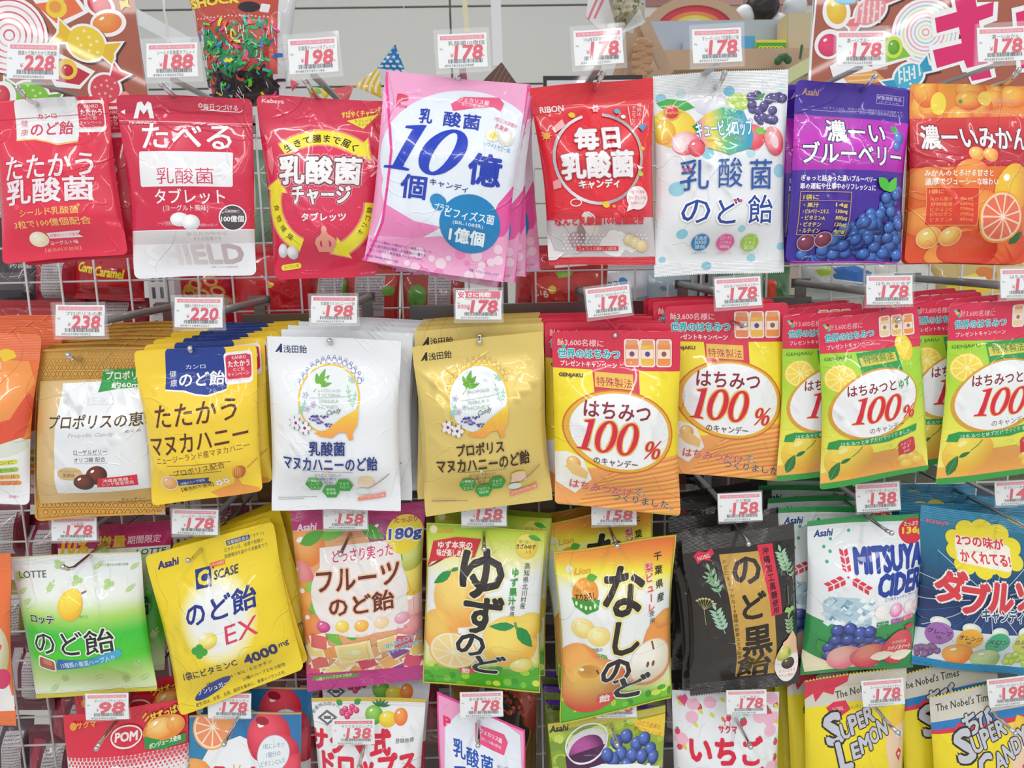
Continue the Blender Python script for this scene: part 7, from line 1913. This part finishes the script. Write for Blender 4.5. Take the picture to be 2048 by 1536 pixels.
def tone(d, x, y, rx, ry):
    # plain pop-art face stand-in: skin, eye, lips
    d.E(x, y, rx, ry, '#f0cfae', 0, 26); d.P([(x - rx, y - ry * .3), (x - rx * .2, y - ry * 1.1), (x + rx, y - ry * .9), (x + rx * .7, y - ry * .6), (x - rx * .2, y - ry * .5)], '#f2c83c')
    d.E(x + rx * .15, y - ry * .25, rx * .3, ry * .1, '#f4f4f4', 10); d.E(x + rx * .15, y - ry * .25, rx * .13, ry * .09, '#3c9cc8'); d.P([(x - rx * .3, y + ry * .3), (x, y + ry * .15), (x + rx * .25, y + ry * .3), (x, y + ry * .6)], '#e0344c'); d.P([(x - rx * .15, y + ry * .33), (x, y + ry * .28), (x + rx * .12, y + ry * .34), (x, y + ry * .42)], '#f8f0e8')


def bil(c):
    c = [np.array(k, float) for k in c]
    return lambda u, v: tuple(((c[0] * (1 - u) + c[1] * u) * (1 - v) + (c[3] * (1 - u) + c[2] * u) * v).tolist())


c33 = ((1610, 1364), (1812, 1332), (1800, 1760), (1606, 1770))
d = Design(c33, '#f2dc24'); X = bil(c33); comic(d, 0, X)
d.P([X(0, -.02), X(.45, -.02), X(.42, .03), X(.3, .05), X(.28, .08), X(.18, .06), X(.1, .1), X(.08, .06), X(0, .08)], '#dc3450')
d.T("The Nobel's Times", *X(.6, .07), 120, 14, '#3c3834', .02, rot=-5); d.P([X(.2, .13), X(.28, .11), X(.4, .11), X(.44, .15), X(.3, .18), X(.24, .16)], '#dc3450'); d.T('NOBEL', *X(.32, .14), 22, 6, '#f4e0e0', .04)
d.T('スーパーレモンキャンディー', 1690, 1410, 70, 8, '#7c6c14', .01); tone(d, 1790, 1470, 30, 60)
for ch, x, y, w, h in (('S', 1660, 1446, 34, 48), ('U', 1684, 1446, 20, 24), ('P', 1700, 1436, 18, 28), ('E', 1716, 1428, 14, 24), ('R', 1732, 1420, 18, 24), ('L', 1674, 1488, 22, 46), ('E', 1698, 1478, 17, 24), ('M', 1718, 1466, 24, 26), ('O', 1738, 1452, 18, 24), ('N', 1756, 1440, 18, 28)): d.T(ch, x, y, w, h, '#c8c8d0', .05, .1, o=(.11, '#2c2824'), rot=-14)
P33 = Pack(d, Y4, 0, .022, (.05, .05), 0, .02, 9, .0016, 301, (.35, 0, .35), back='#d0ccbc', hole=(1718, 1356), teeth=(30, 0))
P33.build('yellow comic-style lemon bag, nearest of its hook at the bottom right')
for k in range(3): dup(P33.root, (-.014 - .006 * k, .03 + .03 * k, .002 + .005 * k), 'yellow comic-style lemon bag, %s in its stack' % ('second', 'third', 'rearmost')[k], 'comic lemon bags on one hook', (0, (-.03, .0, -.05)[k], 0))

c34 = ((1860, 1396), (2066, 1354), (2080, 1770), (1872, 1800))
d = Design(c34, '#f2dc24'); X = bil(c34); comic(d, 1, X)
d.T("The Nobel's Times", *X(.34, .05), 120, 15, '#3c3834', .02); d.P([X(.18, .16), X(.26, .13), X(.3, .15), X(.38, .13), X(.4, .17), X(.3, .19), X(.22, .19)], '#dc3450'); d.T('NOBEL', *X(.29, .16), 22, 6, '#f4e0e0', .04); tone(d, 2036, 1490, 34, 62)
for ch, x, y, w, h in (('ち', 1936, 1440, 26, 34), ('び', 1966, 1432, 28, 34), ('S', 1918, 1478, 34, 50), ('U', 1942, 1472, 20, 26), ('P', 1960, 1462, 18, 28), ('E', 1976, 1452, 14, 24), ('R', 1992, 1444, 18, 24), ('C', 1954, 1510, 30, 42), ('A', 1980, 1498, 22, 28), ('N', 2000, 1484, 20, 28), ('D', 2018, 1472, 18, 26), ('Y', 2036, 1458, 18, 30)): d.T(ch, x, y, w, h, '#c8c8d0', .05, .1, o=(.11, '#2c2824'), rot=-14)
P34 = Pack(d, Y4 - .02, 0, .02, (.04, .05), 0, .02, 9, .0016, 311, (.35, 0, .35), back='#d0ccbc', hole=(1975, 1372), teeth=(30, 0))
P34.build('comic-style bag with red and blue flames, nearest at the bottom right corner')
for k in range(3): dup(P34.root, (-.034 - .003 * k, .03 + .035 * k, .018 + .008 * k), 'comic-style flame bag, %s in its stack' % ('second', 'third', 'rearmost')[k], 'comic flame bags on one hook', (0, (-.04, -.02, -.06)[k], 0))
# ------------------------------------------------------------------ tags: cx cy w h price name tilt what | hook tip, bend
TAGS = [
 (66, 122, 104, 72, '228', '健康のど飴たたかう乳酸菌', 3, 'in front of the brown poster, far left of the top row', (36, 177), (20, 25), 0),
 (344, 120, 102, 68, '188', 'シールド乳酸菌タブレット', 0, 'overlapping the toy bag', (323, 168), (26, 26), 0),
 (626, 111, 98, 70, '198', '乳酸菌チャージタブレッツ', -2, 'beside the toy bag, over the pouch with yellow arrows', (611, 162), (16, 26), 0),
 (925, 101, 98, 68, '178', '乳酸菌10億個', -1, 'over the pink and white bags', (916, 156), (0, 22), 0),
 (1197, 94, 98, 70, '178', '100g毎日乳酸菌キャンディ', -2, 'over the round-logo red bag', (1206, 146), (-12, 26), 0),
 (1434, 91, 98, 68, '178', 'キュービィロップ乳酸菌のど飴', -1, 'over the white bag with fruit', (1449, 146), (-8, 22), 0),
 (1722, 96, 98, 68, '178', '濃ーいブルーベリー', 1, 'on the poster above the violet pouch', (1750, 152), (-16, 22), 0),
 (2004, 88, 98, 68, '178', '濃ーいみかん', -1, 'cut by the frame above the orange citrus pouch', (2037, 140), (-16, 22), 0),
 (160, 641, 98, 62, '238', 'プロポリスの恵', 2, 'over the amber propolis pouch', (136, 710), (14, 10), 1),
 (397, 625, 96, 60, '220', '健康のど飴たたかうマヌカハニー', 2, 'above the stack of yellow pouches', (380, 697), (4, 12), 1),
 (668, 619, 92, 54, '198', '乳酸菌マヌカハニーのど飴', 2, 'on the silver stack', (659, 682), (6, 12), 1),
 (957, 610, 92, 58, '178', 'プロポリスマヌカハニーのど飴', 2, 'with the bold offer stamp, above the gold bags', (959, 684), (0, -14), 1),
 (1217, 602, 88, 58, '178', 'はちみつ100%のキャンデー', -5, 'tilted, between the first grid gap and the honey pouches', (1230, 671), (-4, 8), 1),
 (1476, 584, 92, 58, '178', 'はちみつ100%のキャンデー', -2, 'above the second stack of honey pouches', (1490, 650), (-12, -2), 1),
 (1779, 580, 92, 58, '178', 'はちみつとゆず', 1, 'above the yuzu honey pouch', (1797, 640), (-18, -6), 1),
 (2047, 566, 92, 58, '178', 'はちみつとゆず', 0, 'cut by the frame in the second row', (2070, 640), (-16, -6), 1),
 (148, 1058, 90, 46, '178', 'のど飴(袋)', 1, 'in front of the magenta header, third row far left', (126, 1134), (16, 6), 0),
 (390, 1044, 92, 50, '178', 'シーズケースのど飴EX', 3, 'above the stack of yellow lemon pouches', (376, 1121), (4, 2), 0),
 (691, 1035, 88, 46, '158', 'フルーツのど飴', 2, 'on the magenta fruit bag', (681, 1109), (4, -8), 0),
 (968, 1026, 90, 50, '158', 'ゆずのど飴', 2, 'above the first brush-lettered bag', (968, 1098), (0, -10), 0),
 (1228, 1028, 90, 44, '158', 'なしのど飴', 1, 'under the front honey pouch', (1234, 1092), (-4, -10), 0),
 (1480, 1014, 88, 56, '158', 'のど黒飴', -1, 'on the black stack', (1497, 1088), (-4, -10), 0),
 (1756, 994, 88, 56, '138', '三ツ矢サイダーキャンディ', -2, 'above the white and green soda bag', (1783, 1066), (-16, -8), 0),
 (2034, 985, 88, 48, '148', 'ダブルソーダキャンディ', -2, 'cut by the frame in the third row', (2060, 1060), (-16, -10), 0),
 (214, 1413, 86, 52, '98', 'ポンジュースキャンディー', 0, 'above the red juice bag', (193, 1497), (10, -16), 0),
 (459, 1412, 86, 50, '178', 'フルーツキャンディ', 2, 'above the blue and white citrus box-bag', (448, 1489), (6, -12), 0),
 (707, 1464, 84, 50, '138', 'サクマ式ドロップス', 1, 'hanging low on the white drops bag', (716, 1540), (4, -14), 0),
 (963, 1409, 86, 50, '178', '金の果実キャンディ', 0, 'above the tilted pink bag of the bottom row', (956, 1491), (1, -12), 0),
 (1232, 1412, 82, 46, '178', 'ウェルチ', 0, 'peeping out under the brush-lettered pear bag', (1234, 1490), (-4, -12), 0),
 (1493, 1404, 80, 48, '178', 'いちごみるく', 0, 'above the strawberry bag', (1501, 1494), (-6, -12), 0),
 (1766, 1385, 84, 52, '178', 'スーパーレモンキャンディー', -3, 'in front of the comic lemon bags', (1795, 1465), (-16, -16), 0),
 (2018, 1383, 84, 56, '198', 'ちびスーパーキャンディー', -5, 'at the bottom right above the comic candy bags', (2030, 1467), (-16, -16), 0),
]
for i, (cx, cy, w, h, pr, nm, tl, what, tip, bd, pp) in enumerate(TAGS):
    Yt = {28: .966, 25: .983, 16: .966}.get(i, .958 if i > 15 else .905)
    hook(cx, cy, tip, h, True, bool(pp), 'hook of the tag ' + what, bend=bd, Yt=Yt + .003)
    sp = i == 11
    price_tag(cx, cy, w, h, pr, nm, Y=Yt, tilt=tl, lab=('price tag reading %s ' % pr) + what, special=sp, seed=i + 5, strip='#e2506c' if i in (10, 11, 26) else '#ea8494', red='#dd1f50' if i in (9, 11) else '#e23352')
